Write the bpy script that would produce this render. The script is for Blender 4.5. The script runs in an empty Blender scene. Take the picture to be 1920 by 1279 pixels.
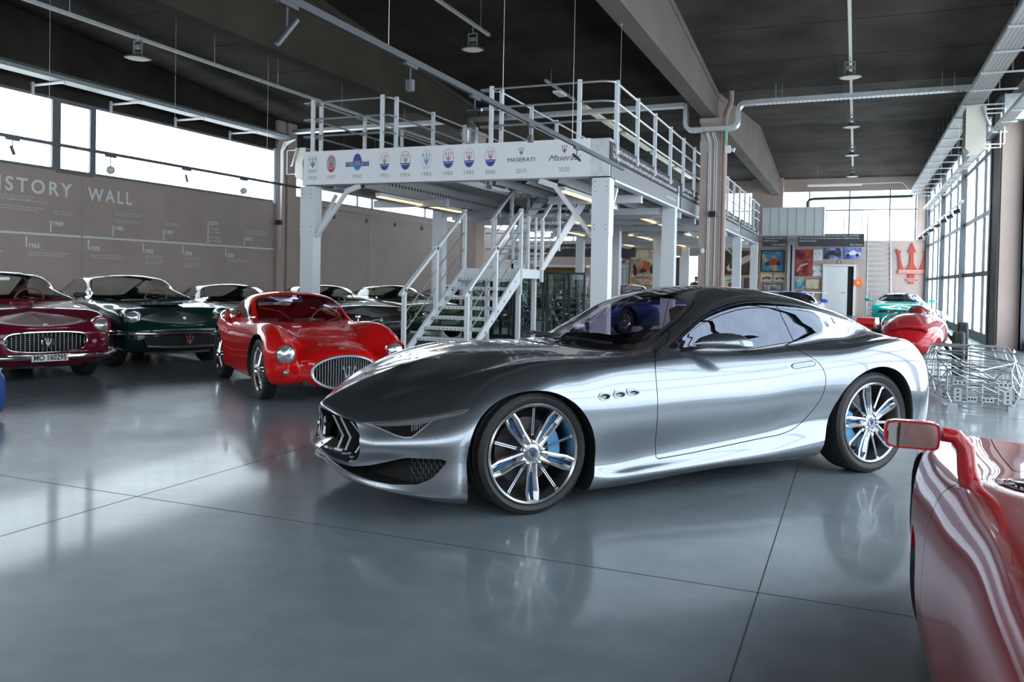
import bpy, bmesh, math, random
import numpy as np
from mathutils import Vector, Matrix
random.seed(4)
SC = bpy.context.scene
COL = SC.collection
PI = math.pi

# ---------------------------------------------------------------- camera, sky, exposure
CAM_H = 1.31
F_PX, PP_Y = 1563.5, 556.0
YAW, PITCH, ROLL = [math.radians(a) for a in (22.35, -1.12, 1.115)]
cd = bpy.data.cameras.new('camera')
cd.sensor_fit = 'HORIZONTAL'; cd.sensor_width = 36.0
cd.lens = F_PX / 1920 * 36.0
cd.shift_y = -(639.5 - PP_Y) / 1920
cd.clip_start = 0.05; cd.clip_end = 300
cam = bpy.data.objects.new('camera', cd); COL.objects.link(cam)
fw = Vector((-math.sin(YAW)*math.cos(PITCH), math.cos(YAW)*math.cos(PITCH), math.sin(PITCH)))
r0 = Vector((math.cos(YAW), math.sin(YAW), 0)); u0 = r0.cross(fw)
rr = r0*math.cos(ROLL) + u0*math.sin(ROLL); uu = u0*math.cos(ROLL) - r0*math.sin(ROLL)
m = Matrix((rr, uu, -fw)).transposed().to_4x4(); m.translation = (0, 0, CAM_H)
cam.matrix_world = m
SC.camera = cam
cd.dof.use_dof = True; cd.dof.focus_distance = 5.3; cd.dof.aperture_fstop = 5.6

world = bpy.data.worlds.new('sky'); SC.world = world; world.use_nodes = True
bg = world.node_tree.nodes['Background']
bg.inputs[0].default_value = (0.80, 0.90, 1.0, 1); bg.inputs[1].default_value = 1.6
SC.view_settings.view_transform = 'Standard'
SC.view_settings.look = 'None'
SC.view_settings.exposure = 0.0
SC.view_settings.gamma = 1.0
SC.view_settings.use_curve_mapping = False
SC.cycles.max_bounces = 8
SC.cycles.diffuse_bounces = 3
SC.cycles.glossy_bounces = 4
SC.cycles.transparent_max_bounces = 12
SC.cycles.transmission_bounces = 4
SC.cycles.caustics_reflective = False
SC.cycles.caustics_refractive = False
SC.cycles.sample_clamp_indirect = 4.0
PANE_E = 5.5

# ---------------------------------------------------------------- materials
def _mat(name):
    m = bpy.data.materials.new(name); m.use_nodes = True
    return m, m.node_tree, m.node_tree.nodes['Principled BSDF']
def P(name, col, rough=.5, metal=0., coat=0., spec=.5, emis=None, estr=0., noise=None, bump=None, alpha=None):
    """plain procedural material; noise=(scale, amount) varies the colour, bump=(scale, strength, distance)"""
    m, nt, b = _mat(name)
    b.inputs['Base Color'].default_value = (*col, 1)
    b.inputs['Roughness'].default_value = rough
    b.inputs['Metallic'].default_value = metal
    b.inputs['Specular IOR Level'].default_value = spec
    b.inputs['Coat Weight'].default_value = coat
    b.inputs['Coat Roughness'].default_value = .02
    if emis: b.inputs['Emission Color'].default_value = (*emis, 1); b.inputs['Emission Strength'].default_value = estr
    if noise or bump:
        tc = nt.nodes.new('ShaderNodeTexCoord')
    if noise:
        n = nt.nodes.new('ShaderNodeTexNoise'); n.inputs['Scale'].default_value = noise[0]; n.inputs['Detail'].default_value = 5
        nt.links.new(tc.outputs['Object'], n.inputs['Vector'])
        r = nt.nodes.new('ShaderNodeMapRange'); r.inputs['From Min'].default_value = .3; r.inputs['From Max'].default_value = .7
        r.inputs['To Min'].default_value = 1-noise[1]; r.inputs['To Max'].default_value = 1+noise[1]
        nt.links.new(n.outputs['Fac'], r.inputs['Value'])
        mx = nt.nodes.new('ShaderNodeVectorMath'); mx.operation = 'SCALE'; mx.inputs[0].default_value = col
        nt.links.new(r.outputs[0], mx.inputs['Scale']); nt.links.new(mx.outputs[0], b.inputs['Base Color'])
    if bump:
        n = nt.nodes.new('ShaderNodeTexNoise'); n.inputs['Scale'].default_value = bump[0]
        nt.links.new(tc.outputs['Object'], n.inputs['Vector'])
        bp = nt.nodes.new('ShaderNodeBump'); bp.inputs['Strength'].default_value = bump[1]; bp.inputs['Distance'].default_value = bump[2]
        nt.links.new(n.outputs['Fac'], bp.inputs['Height']); nt.links.new(bp.outputs[0], b.inputs['Normal'])
    return m
def GLASS(name, tint, gloss=.9, rough=.0, fmin=.06):
    """thin pane: tinted see-through plus fresnel mirror"""
    m = bpy.data.materials.new(name); m.use_nodes = True; nt = m.node_tree; nt.nodes.clear()
    out = nt.nodes.new('ShaderNodeOutputMaterial'); mix = nt.nodes.new('ShaderNodeMixShader')
    tr = nt.nodes.new('ShaderNodeBsdfTransparent'); tr.inputs[0].default_value = (*tint, 1)
    gl = nt.nodes.new('ShaderNodeBsdfGlossy'); gl.inputs[0].default_value = (*(gloss if hasattr(gloss, '__len__') else (gloss,)*3), 1); gl.inputs['Roughness'].default_value = rough
    lw = nt.nodes.new('ShaderNodeLayerWeight'); lw.inputs[0].default_value = .5
    pw = nt.nodes.new('ShaderNodeMath'); pw.operation = 'POWER'; pw.inputs[1].default_value = 5; nt.links.new(lw.outputs['Facing'], pw.inputs[0])
    mp = nt.nodes.new('ShaderNodeMapRange'); mp.inputs['To Min'].default_value = fmin; nt.links.new(pw.outputs[0], mp.inputs['Value'])
    nt.links.new(mp.outputs[0], mix.inputs[0]); nt.links.new(tr.outputs[0], mix.inputs[1]); nt.links.new(gl.outputs[0], mix.inputs[2])
    nt.links.new(mix.outputs[0], out.inputs[0])
    return m
def PAINT(name, col, metal=.0, rough=.3, flake=False, spec=.5):
    m = P(name, col, rough, metal, coat=1.0 if metal > .5 else .85, spec=spec if metal > .5 else .12)
    return m

# ---------------------------------------------------------------- mesh builder
FRAME = {}
def thing(name, label, cat, loc=(0, 0, 0), rotz=0., group=None):
    o = bpy.data.objects.new(name, None); COL.objects.link(o)
    o.empty_display_size = .2
    o.location = loc; o.rotation_euler = (0, 0, rotz)
    o['label'] = label; o['category'] = cat
    if group: o['group'] = group
    FRAME[o.name] = np.array(loc, float)
    return o
def tag(o, label=None, cat=None, group=None, kind=None):
    if label: o['label'] = label
    if cat: o['category'] = cat
    if group: o['group'] = group
    if kind: o['kind'] = kind
    return o
def link_mesh(name, verts, faces, mat, parent=None, local=False, smooth=False, normals=None, mats=None, midx=None, sharp=None):
    me = bpy.data.meshes.new(name)
    verts = np.asarray(verts, float)
    off = FRAME.get(parent.name, np.zeros(3)) if parent is not None else np.zeros(3)
    if parent is not None and not local and len(verts): verts = verts - off
    me.from_pydata(verts.tolist(), [], [list(map(int, f)) for f in faces]); me.update()
    o = bpy.data.objects.new(name, me); COL.objects.link(o)
    for mm in (mats or [mat]): me.materials.append(mm)
    if midx is not None: me.polygons.foreach_set('material_index', midx)
    if parent is not None:
        o.parent = parent; FRAME[o.name] = off
    if smooth:
        me.polygons.foreach_set('use_smooth', [True]*len(me.polygons))
        if normals is not None: me.normals_split_custom_set_from_vertices([tuple(n) for n in normals])
        elif sharp: me.set_sharp_from_angle(angle=math.radians(sharp))
    return o
def unit(v):
    v = np.asarray(v, float); n = np.linalg.norm(v); return v/n if n > 1e-12 else v
class MB:
    def __init__(s): s.v = []; s.f = []; s.m = []; s.cur = 0
    def add(s, vs, fs):
        b = len(s.v); s.v += [tuple(map(float, p)) for p in vs]; s.f += [[b+i for i in f] for f in fs]; s.m += [s.cur]*len(fs)
        return s
    def box(s, x0, x1, y0, y1, z0, z1):
        return s.add([(x0,y0,z0),(x1,y0,z0),(x1,y1,z0),(x0,y1,z0),(x0,y0,z1),(x1,y0,z1),(x1,y1,z1),(x0,y1,z1)],
                     [(0,3,2,1),(4,5,6,7),(0,1,5,4),(1,2,6,5),(2,3,7,6),(3,0,4,7)])
    def obox(s, c, ax, ay, az):
        """oriented box: centre and three half-axis vectors"""
        c, ax, ay, az = [np.asarray(a, float) for a in (c, ax, ay, az)]
        vs = [c+i*ax+j*ay+k*az for k in (-1, 1) for i, j in ((-1,-1),(1,-1),(1,1),(-1,1))]
        return s.add(vs, [(0,3,2,1),(4,5,6,7),(0,1,5,4),(1,2,6,5),(2,3,7,6),(3,0,4,7)])
    def bar(s, p, q, w, h, up=(0, 0, 1)):
        p, q = np.asarray(p, float), np.asarray(q, float); d = unit(q-p)
        side = unit(np.cross(d, up))
        if np.linalg.norm(side) < .5: side = np.array([1., 0, 0])
        u2 = np.cross(side, d)
        return s.obox((p+q)/2, (q-p)/2, side*w/2, u2*h/2)
    def tube(s, p, q, r, n=8, r2=None, cap=True):
        p, q = np.asarray(p, float), np.asarray(q, float); d = unit(q-p)
        a = np.array([0, 0, 1.]) if abs(d[2]) < .9 else np.array([1., 0, 0])
        x = unit(np.cross(d, a)); y = np.cross(d, x); r2 = r if r2 is None else r2
        vs = [p+(x*math.cos(t)+y*math.sin(t))*r for t in [2*PI*i/n for i in range(n)]] + [q+(x*math.cos(t)+y*math.sin(t))*r2 for t in [2*PI*i/n for i in range(n)]]
        fs = [(i, (i+1) % n, n+(i+1) % n, n+i) for i in range(n)]
        if cap: fs += [tuple(range(n-1, -1, -1)), tuple(range(n, 2*n))]
        return s.add(vs, fs)
    def path(s, pts, r, n=8, closed=False):
        pts = [np.asarray(p, float) for p in pts]; k = len(pts); ring = []; x = None
        for i, p in enumerate(pts):
            a = pts[(i-1) % k] if closed or i > 0 else p; b = pts[(i+1) % k] if closed or i < k-1 else p
            d = unit(b-a)
            if x is None:
                t0 = np.array([0, 0, 1.]) if abs(d[2]) < .9 else np.array([1., 0, 0]); x = unit(np.cross(d, t0))
            x = unit(x - d*(x@d)); y = np.cross(d, x)
            rad = r[i] if hasattr(r, '__len__') else r
            ring += [p+(x*math.cos(2*PI*j/n)+y*math.sin(2*PI*j/n))*rad for j in range(n)]
        fs = []
        for i in range(k if closed else k-1):
            i2 = (i+1) % k
            fs += [(i*n+j, i*n+(j+1) % n, i2*n+(j+1) % n, i2*n+j) for j in range(n)]
        if not closed: fs += [tuple(range(n-1, -1, -1)), tuple(range((k-1)*n, k*n))]
        return s.add(ring, fs)
    def lathe(s, prof, n=32, c=(0, 0, 0), axis='z', cap=False, a0=0., a1=2*PI):
        """prof: (radius, height) pairs turned about axis through c"""
        full = abs(a1-a0-2*PI) < 1e-6; m_ = n if full else n+1; vs = []
        for r, h in prof:
            for i in range(m_):
                t = a0+(a1-a0)*i/n; a, b = r*math.cos(t), r*math.sin(t)
                p = {'z': (a, b, h), 'y': (b, h, a), 'x': (h, a, b)}[axis]
                vs.append((p[0]+c[0], p[1]+c[1], p[2]+c[2]))
        fs = []
        for k in range(len(prof)-1):
            for i in range(n if full else n):
                j = (i+1) % m_
                fs.append((k*m_+i, k*m_+j, (k+1)*m_+j, (k+1)*m_+i))
        if cap: fs += [tuple(range(m_-1, -1, -1)), tuple(range((len(prof)-1)*m_, len(prof)*m_))]
        return s.add(vs, fs)
    def prism(s, pts, a, b, axis='y'):
        """extrude a 2-D outline from a to b; axis y: pts are (x, z); x: (y, z); z: (x, y)"""
        f = {'y': lambda p, h: (p[0], h, p[1]), 'x': lambda p, h: (h, p[0], p[1]), 'z': lambda p, h: (p[0], p[1], h)}[axis]
        n = len(pts)
        return s.add([f(p, a) for p in pts]+[f(p, b) for p in pts],
                     [tuple(range(n-1, -1, -1)), tuple(range(n, 2*n))]+[(i, (i+1) % n, n+(i+1) % n, n+i) for i in range(n)])
    def ball(s, c, r, n=12, m_=8, sc=(1, 1, 1)):
        vs = [(c[0], c[1], c[2]-r*sc[2])]
        for j in range(1, m_):
            ph = -PI/2+PI*j/m_
            vs += [(c[0]+r*sc[0]*math.cos(ph)*math.cos(2*PI*i/n), c[1]+r*sc[1]*math.cos(ph)*math.sin(2*PI*i/n), c[2]+r*sc[2]*math.sin(ph)) for i in range(n)]
        vs.append((c[0], c[1], c[2]+r*sc[2])); fs = [(0, 1+(i+1) % n, 1+i) for i in range(n)]
        for j in range(m_-2):
            fs += [(1+j*n+i, 1+j*n+(i+1) % n, 1+(j+1)*n+(i+1) % n, 1+(j+1)*n+i) for i in range(n)]
        t = len(vs)-1; fs += [(t, 1+(m_-2)*n+i, 1+(m_-2)*n+(i+1) % n) for i in range(n)]
        return s.add(vs, fs)
    def xf(s, fn, start=0):
        s.v = s.v[:start]+[tuple(fn(p)) for p in s.v[start:]]; return s
    def build(s, name, mat, parent=None, local=False, smooth=False, mats=None, sharp=35):
        return link_mesh(name, s.v, s.f, mat, parent, local, smooth, mats=mats, midx=s.m if mats else None, sharp=sharp)
def copy_tree(o, parent=None):
    c = o.copy(); COL.objects.link(c)
    if parent is not None: c.parent = parent
    for k in list(o.children): copy_tree(k, c)
    return c
def text_mesh(txt, size, shear=0., ext=.0, space=1., bold=0.):
    cu = bpy.data.curves.new('t', 'FONT'); cu.body = txt; cu.size = size; cu.shear = shear; cu.extrude = ext
    cu.align_x = 'CENTER'; cu.align_y = 'CENTER'; cu.space_character = space; cu.offset = bold; cu.resolution_u = 3
    o = bpy.data.objects.new('t', cu); COL.objects.link(o)
    dg = bpy.context.evaluated_depsgraph_get(); me = bpy.data.meshes.new_from_object(o.evaluated_get(dg))
    v = np.array([p.co[:] for p in me.vertices]).reshape(-1, 3); f = [list(p.vertices) for p in me.polygons]
    bpy.data.objects.remove(o); bpy.data.curves.remove(cu); bpy.data.meshes.remove(me)
    return v, f
def put_text(mb, txt, size, org, ex, ey, width=None, align='c', **k):
    """letters flat in the plane org + a*ex + b*ey"""
    v, f = text_mesh(txt, size, **k)
    if not len(v): return
    w = v[:, 0].max()-v[:, 0].min(); sx = 1. if width is None else width/w
    x = (v[:, 0]-(v[:, 0].max()+v[:, 0].min())/2)*sx
    if align == 'l': x = x+(w*sx)/2
    if align == 'r': x = x-(w*sx)/2
    org, ex, ey = [np.asarray(a, float) for a in (org, ex, ey)]
    ez = np.cross(ex, ey)
    pts = org+x[:, None]*ex+v[:, 1:2]*ey+v[:, 2:3]*ez
    mb.add(pts, f)
TRI = [  # trident emblem, half outline (x, y), unit height
 (0, 1.0), (.09, .80), (.035, .80), (.045, .45), (.10, .28), (.16, .26), (.235, .40), (.31, .74), (.25, .72), (.40, .90), (.43, .68), (.375, .72),
 (.32, .42), (.27, .24), (.27, .08), (.06, .08), (.06, -.06), (.10, -.06), (.10, -.14), (0, -.16)]
def trident(mb, org, ex, ey, h, th=.0, wide=1.):
    """flat or raised trident; org is its base centre"""
    org, ex, ey = [np.asarray(a, float) for a in (org, ex, ey)]; ez = unit(np.cross(ex, ey))
    pieces = []
    for s_ in (1, -1):
        pieces += [[(0, 1), (.09*s_, .80), (0, .80)],
                   [(0, .82), (.033*s_, .82), (.042*s_, .45), (.09*s_, .26), (0, .26)],
                   [(.12*s_, .26), (.27*s_, .26), (.31*s_, .44), (.25*s_, .44)], [(.25*s_, .44), (.31*s_, .44), (.375*s_, .76), (.325*s_, .76)],
                   [(.255*s_, .74), (.44*s_, .70), (.42*s_, .93)],
                   [(0, .24), (.28*s_, .24), (.28*s_, .18), (0, .18)], [(0, .16), (.28*s_, .16), (.26*s_, .08), (0, .08)],
                   [(0, .08), (.06*s_, .08), (.06*s_, -.05), (0, -.05)], [(0, -.05), (.11*s_, -.05), (.10*s_, -.11), (0, -.14)]]
    for pc in pieces:
        n = len(pc); a = [org+ex*(x*h*wide)+ey*(y*h)+ez*th for x, y in pc]
        if th > 0:
            b = [org+ex*(x*h*wide)+ey*(y*h) for x, y in pc]
            mb.add(a+b, [tuple(range(n)), tuple(range(2*n-1, n-1, -1))]+[(i, n+i, n+(i+1) % n, (i+1) % n) for i in range(n)])
        else: mb.add(a, [tuple(range(n))])

# ---------------------------------------------------------------- smooth car skins
def dense(Pt, nper, crease=()):
    """Pt (B, m, 3): smooth curve through the m points, nper[i] samples in span i"""
    Pt = np.asarray(Pt, float); B, m_, _ = Pt.shape
    d = np.linalg.norm(np.diff(Pt, axis=1), axis=2)**.5+1e-6   # centripetal knots
    sl = np.diff(Pt, axis=1)/d[..., None]
    T = np.zeros_like(Pt)
    T[:, 1:-1] = (sl[:, :-1]*d[:, 1:, None]+sl[:, 1:]*d[:, :-1, None])/(d[:, :-1, None]+d[:, 1:, None])
    if m_ > 2:
        T[:, 0] = 1.5*sl[:, 0]-.5*T[:, 1]; T[:, -1] = 1.5*sl[:, -1]-.5*T[:, -2]
    else: T[:, 0] = T[:, -1] = sl[:, 0]
    out = []
    for i in range(m_-1):
        a, b = Pt[:, i], Pt[:, i+1]
        ta = sl[:, i] if i in crease else T[:, i]; tb = sl[:, i] if (i+1) in crease else T[:, i+1]
        n = nper[i]; s = np.arange(n)/n
        h00, h10, h01, h11 = 2*s**3-3*s**2+1, s**3-2*s**2+s, -2*s**3+3*s**2, s**3-s**2
        D = d[:, i][:, None]
        out.append(h00[None, :, None]*a[:, None]+h10[None, :, None]*(ta*D)[:, None]+h01[None, :, None]*b[:, None]+h11[None, :, None]*(tb*D)[:, None])
    out.append(Pt[:, -1:])
    return np.concatenate(out, 1)
def curve2(pts, n=6, closed=True):
    """smooth 2-D outline"""
    p = np.array([(a, b, 0) for a, b in pts], float)
    if closed:
        q = np.concatenate([p[-3:], p, p[:3]]); r = dense(q[None], [n]*(len(q)-1))[0]
        return r[3*n:3*n+len(p)*n, :2]
    return dense(p[None], [n]*(len(p)-1))[0][:, :2]
def sd_poly(poly, Q):
    """signed distance of points Q (n,2) to a closed polygon, positive inside"""
    poly = np.asarray(poly, float); a = poly; b = np.roll(poly, -1, 0)
    best = np.full(len(Q), 1e9); ins = np.zeros(len(Q), bool)
    for p, q in zip(a, b):
        e = q-p; l = e@e
        if l < 1e-14: continue
        w = Q-p; t = np.clip(w@e/l, 0, 1); dd = w-t[:, None]*e
        best = np.minimum(best, (dd**2).sum(1))
        c = (p[1] > Q[:, 1]) != (q[1] > Q[:, 1])
        with np.errstate(divide='ignore', invalid='ignore'):
            xi = p[0]+(Q[:, 1]-p[1])*e[0]/(e[1] if abs(e[1]) > 1e-12 else 1e-12)
        ins ^= c & (Q[:, 0] < xi)
    s = np.sqrt(best); return np.where(ins, s, -s)
AX = {'side': (0, 2), 'front': (1, 2), 'top': (0, 1)}
class Skin:
    """half of a car body as one parametric sheet that can be cut into panels"""
    def __init__(s, net, nu, nv, creaseu=(), creasev=()):
        """net[k][j] -> 3-D control points of line k at station j"""
        net = np.asarray(net, float); K, J, _ = net.shape
        if creaseu:
            lo, cr = creaseu   # lines >= lo have a crease at stations cr
            A = dense(net[:lo], nu); Bq = dense(net[lo:], nu, cr); G = np.concatenate([A, Bq])
        else: G = dense(net, nu)
        G = dense(G.transpose(1, 0, 2), nv, creasev)    # (Nu, Nv, 3)
        s.G = G; s.Nu, s.Nv = G.shape[:2]
        gu = np.gradient(G, axis=0); gv = np.gradient(G, axis=1)
        N = np.cross(gv, gu); ln = np.linalg.norm(N, axis=2)
        N = N/np.maximum(ln, 1e-9)[..., None]; N[0, :, 1] = 0; N[-1, :, 1] = 0; N[:, -1, 1] = 0
        N /= np.maximum(np.linalg.norm(N, axis=2), 1e-9)[..., None]
        if N[s.Nu//2, s.Nv//3, 1] < 0: N = -N; s.flip = True
        else: s.flip = False
        s.N = N
        u, v = np.meshgrid(np.arange(s.Nu), np.arange(s.Nv), indexing='ij')
        s.uv = [tuple(x) for x in np.stack([u.ravel(), v.ravel()], 1).astype(float)]
        s.pos = [p for p in G.reshape(-1, 3)]; s.nrm = [n for n in N.reshape(-1, 3)]
        idx = np.arange(s.Nu*s.Nv).reshape(s.Nu, s.Nv)
        f = np.stack([idx[:-1, :-1], idx[1:, :-1], idx[1:, 1:], idx[:-1, 1:]], -1).reshape(-1, 4)
        if not s.flip: f = f[:, ::-1]
        s.faces = [tuple(x) for x in f.tolist()]
        # orientation: make the face normal agree with N
        a, b, c = [G.reshape(-1, 3)[f[len(f)//2]][i] for i in (0, 1, 2)]
        mid = f[len(f)//2][0]
        if np.cross(b-a, c-b)@N.reshape(-1, 3)[mid] < 0: s.faces = [x[::-1] for x in s.faces]
        s.cache = {}
    def _new(s, i, j, t, key):
        a, b = s.uv[i], s.uv[j]; u = a[0]+(b[0]-a[0])*t; v = a[1]+(b[1]-a[1])*t
        iu, iv = min(int(u), s.Nu-2), min(int(v), s.Nv-2); fu, fv = u-iu, v-iv
        w = ((1-fu)*(1-fv), fu*(1-fv), (1-fu)*fv, fu*fv)
        q = ((iu, iv), (iu+1, iv), (iu, iv+1), (iu+1, iv+1))
        s.uv.append((u, v)); s.pos.append(s.pos[i]*(1-t)+s.pos[j]*t); s.nrm.append(unit(sum(wk*s.N[p] for wk, p in zip(w, q))))
        s.cache[key] = len(s.pos)-1
        return len(s.pos)-1
    def split(s, faces, F, off=0.):
        """(inside, outside) of the face list, cut exactly along F(points) = off"""
        ids = sorted({i for f in faces for i in f}); Q = np.array([s.pos[i] for i in ids])
        if not len(ids): return [], []
        val = dict(zip(ids, (F(Q)-off))); tag_ = (id(F), off)
        ins, outs = [], []
        eps = 2e-5
        for f in faces:
            vs = [val[i] for i in f]
            if min(vs) >= -eps: ins.append(f); continue
            if max(vs) <= eps: outs.append(f); continue
            A, Bq = [], []; n = len(f)
            for k in range(n):
                i, j = f[k], f[(k+1) % n]; vi, vj = vs[k], vs[(k+1) % n]
                if vi >= -eps: A.append(i)
                if vi <= eps: Bq.append(i)
                if (vi > eps and vj < -eps) or (vi < -eps and vj > eps):
                    key = (min(i, j), max(i, j), tag_)
                    c = s.cache.get(key)
                    if c is None:
                        t = vi/(vi-vj); c = s._new(i, j, t, key)
                    A.append(c); Bq.append(c)
            if len(A) > 2: ins.append(tuple(A))
            if len(Bq) > 2: outs.append(tuple(Bq))
        s._keep = getattr(s, '_keep', []); s._keep.append(F)
        return ins, outs
    def poly(s, pts, view, cond=None, smooth=0, closed=True):
        pp = curve2(pts, smooth, closed) if smooth else np.asarray(pts, float)
        a, b = AX[view]
        def F(Q):
            d = sd_poly(pp, Q[:, [a, b]])
            if cond is not None: d = np.where(cond(Q), d, -np.abs(d)-.02)
            return d
        return F
    def gap(s, faces, F, w=.003):
        """cut along F = 0 leaving a shut line: (inside, gap, outside)"""
        ins, rest = s.split(faces, F, w); g, outs = s.split(rest, F, -w)
        return ins, g, outs
    def emit(s, name, faces, mat, parent, mirror=True, push=0., sides=(1,), mats=None):
        """build a mesh part from faces; mirror=True makes one mesh of both halves, sides=(1,-1) one object per side"""
        if not faces: return []
        ids = sorted({i for f in faces for i in f}); mp = {i: k for k, i in enumerate(ids)}
        V = np.array([s.pos[i] for i in ids]); N = np.array([s.nrm[i] for i in ids]); V = V+N*push
        Fc = [[mp[i] for i in f] for f in faces]; M_ = np.array([1, -1, 1.])
        res = []
        if mirror:
            n = len(V); V2 = np.concatenate([V, V*M_]); N2 = np.concatenate([N, N*M_])
            F2 = Fc+[[n+i for i in reversed(f)] for f in Fc]
            # weld centreline
            onc = [i for i in range(n) if abs(V[i, 1]) < 1e-5]; remap = list(range(2*n))
            for i in onc: remap[n+i] = i
            used = [i for i in range(2*n) if remap[i] == i]; nu_ = {i: k for k, i in enumerate(used)}
            F2 = [[nu_[remap[i]] for i in f] for f in F2]
            res.append(link_mesh(name, V2[used], F2, mat, parent, True, True, N2[used]))
        else:
            for sd in sides:
                if sd == 1: res.append(link_mesh(name, V, Fc, mat, parent, True, True, N))
                else: res.append(link_mesh(name, V*M_, [f[::-1] for f in Fc], mat, parent, True, True, N*M_))
        return res
    def rim(s, name, faces, F, depth, mat, parent, dirv=None, scale=None, tol=1e-3, mirror=True):
        """wall that turns inward from the cut edge F = 0 of faces"""
        cnt = {}
        for f in faces:
            for k in range(len(f)):
                i, j = f[k], f[(k+1) % len(f)]; cnt.setdefault((min(i, j), max(i, j)), []).append((i, j))
        ed = [v[0] for v in cnt.values() if len(v) == 1]
        ids = sorted({i for e in ed for i in e})
        if not ids: return None
        val = dict(zip(ids, F(np.array([s.pos[i] for i in ids]))))
        ed = [e for e in ed if abs(val[e[0]]) < tol and abs(val[e[1]]) < tol]
        if not ed: return None
        ids = sorted({i for e in ed for i in e}); mp = {i: k for k, i in enumerate(ids)}; n = len(ids)
        V = np.array([s.pos[i] for i in ids]); d = np.array(dirv if dirv is not None else (0, -1, 0), float)
        if scale is not None: c, sc = scale; W_ = c+(V-c)*np.array(sc)+d*depth
        else: W_ = V+d*depth
        A = np.concatenate([V, W_]); Fc = [(mp[e[1]], mp[e[0]], n+mp[e[0]], n+mp[e[1]]) for e in ed]
        if mirror:
            A2 = A*np.array([1, -1, 1.]); m_ = len(A); Fc = Fc+[tuple(m_+i for i in reversed(f)) for f in Fc]; A = np.concatenate([A, A2])
        return link_mesh(name, A, Fc, mat, parent, True, False)
gap_black = P('shut_line_black', (.004, .004, .004), .8)
dark_gloss = P('gloss_black', (.008, .008, .01), .08, 0, coat=1)
black_trim = P('black_plastic', (.012, .012, .013), .5)
# ================================================================ the hall
def smat_concrete():
    m, nt, b = _mat('polished_concrete'); N = nt.nodes; L = nt.links
    tc = N.new('ShaderNodeTexCoord')
    def noise(sc_, det, dist=0.):
        n = N.new('ShaderNodeTexNoise'); n.inputs['Scale'].default_value = sc_; n.inputs['Detail'].default_value = det; n.inputs['Distortion'].default_value = dist
        L.new(tc.outputs['Object'], n.inputs['Vector']); return n
    n1, n2 = noise(.45, 6, .3), noise(6, 3, .0); n3 = noise(1.3, 2, .0)
    r = N.new('ShaderNodeValToRGB'); r.color_ramp.elements[0].position = .22; r.color_ramp.elements[0].color = (.105, .140, .160, 1)
    r.color_ramp.elements[1].position = .80; r.color_ramp.elements[1].color = (.250, .272, .300, 1)
    mx = N.new('ShaderNodeMix'); mx.inputs['Factor'].default_value = .45
    L.new(n1.outputs['Fac'], mx.inputs['A']); L.new(n2.outputs['Fac'], mx.inputs['B']); L.new(mx.outputs['Result'], r.inputs['Fac'])
    L.new(r.outputs['Color'], b.inputs['Base Color'])
    mr = N.new('ShaderNodeMapRange'); mr.inputs['From Min'].default_value = .15; mr.inputs['From Max'].default_value = .85
    mr.inputs['To Min'].default_value = .22; mr.inputs['To Max'].default_value = .42; L.new(n3.outputs['Fac'], mr.inputs['Value']); L.new(mr.outputs[0], b.inputs['Roughness'])
    bp = N.new('ShaderNodeBump'); bp.inputs['Strength'].default_value = .03; bp.inputs['Distance'].default_value = .003
    L.new(n2.outputs['Fac'], bp.inputs['Height']); L.new(bp.outputs[0], b.inputs['Normal'])
    b.inputs['Specular IOR Level'].default_value = .35; b.inputs['Coat Weight'].default_value = .30; b.inputs['Coat Roughness'].default_value = .085; L.new(bp.outputs[0], b.inputs['Coat Normal'])
    return m
concrete = smat_concrete()
joint_m = P('joint_sealant', (.03, .03, .035), .6)
taupe = P('taupe_paint', (.48, .385, .345), .75, noise=(1.5, .06), bump=(40, .1, .002))
pink = P('pinkish_plaster', (.45, .36, .32), .7, noise=(1.2, .06), bump=(30, .15, .002))
blackp = P('black_ceiling_paint', (.046, .040, .035), .95, spec=.08, noise=(.8, .35), bump=(12, .3, .004))
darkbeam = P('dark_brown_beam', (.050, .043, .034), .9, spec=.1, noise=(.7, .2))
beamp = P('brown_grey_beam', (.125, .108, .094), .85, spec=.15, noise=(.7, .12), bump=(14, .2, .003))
frame_m = P('dark_window_frame', (.055, .065, .075), .45, .2)
lfrm = P('grey_window_frame', (.16, .17, .18), .5)
galv = P('galvanised_steel', (.52, .55, .56), .38, .75, noise=(9, .12))
lgrey = P('light_grey_paint', (.70, .73, .76), .4, 0, spec=.5)
dgrey = P('dark_grey_panel', (.07, .07, .075), .9, spec=.15)
white_m = P('white_paint', (.80, .81, .82), .5)
cream = P('cream_casing', (.55, .53, .46), .5)
letter = P('wall_lettering', (.85, .87, .87), .7)
white_txt = P('white_lettering', (.85, .85, .85), .6)
blackm = P('black_metal', (.015, .015, .017), .4, .2)
def pane_mat(name, vertical=True):
    m, nt, b = _mat(name); N = nt.nodes; L = nt.links
    tc = N.new('ShaderNodeTexCoord'); mp = N.new('ShaderNodeMapping'); mp.inputs['Scale'].default_value = (1, 14, .08)
    L.new(tc.outputs['Object'], mp.inputs['Vector'])
    n = N.new('ShaderNodeTexNoise'); n.inputs['Scale'].default_value = .9; n.inputs['Detail'].default_value = 3; L.new(mp.outputs[0], n.inputs['Vector'])
    r = N.new('ShaderNodeValToRGB'); r.color_ramp.elements[0].position = .3; r.color_ramp.elements[0].color = (.66, .81, .97, 1)
    r.color_ramp.elements[1].position = .6; r.color_ramp.elements[1].color = (.86, .95, 1.0, 1); L.new(n.outputs['Fac'], r.inputs['Fac'])
    L.new(r.outputs['Color'], b.inputs['Emission Color']); b.inputs['Emission Strength'].default_value = PANE_E
    b.inputs['Base Color'].default_value = (.6, .62, .63, 1); b.inputs['Roughness'].default_value = .35
    return m
pane_l = pane_mat('polycarbonate_daylight')
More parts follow.
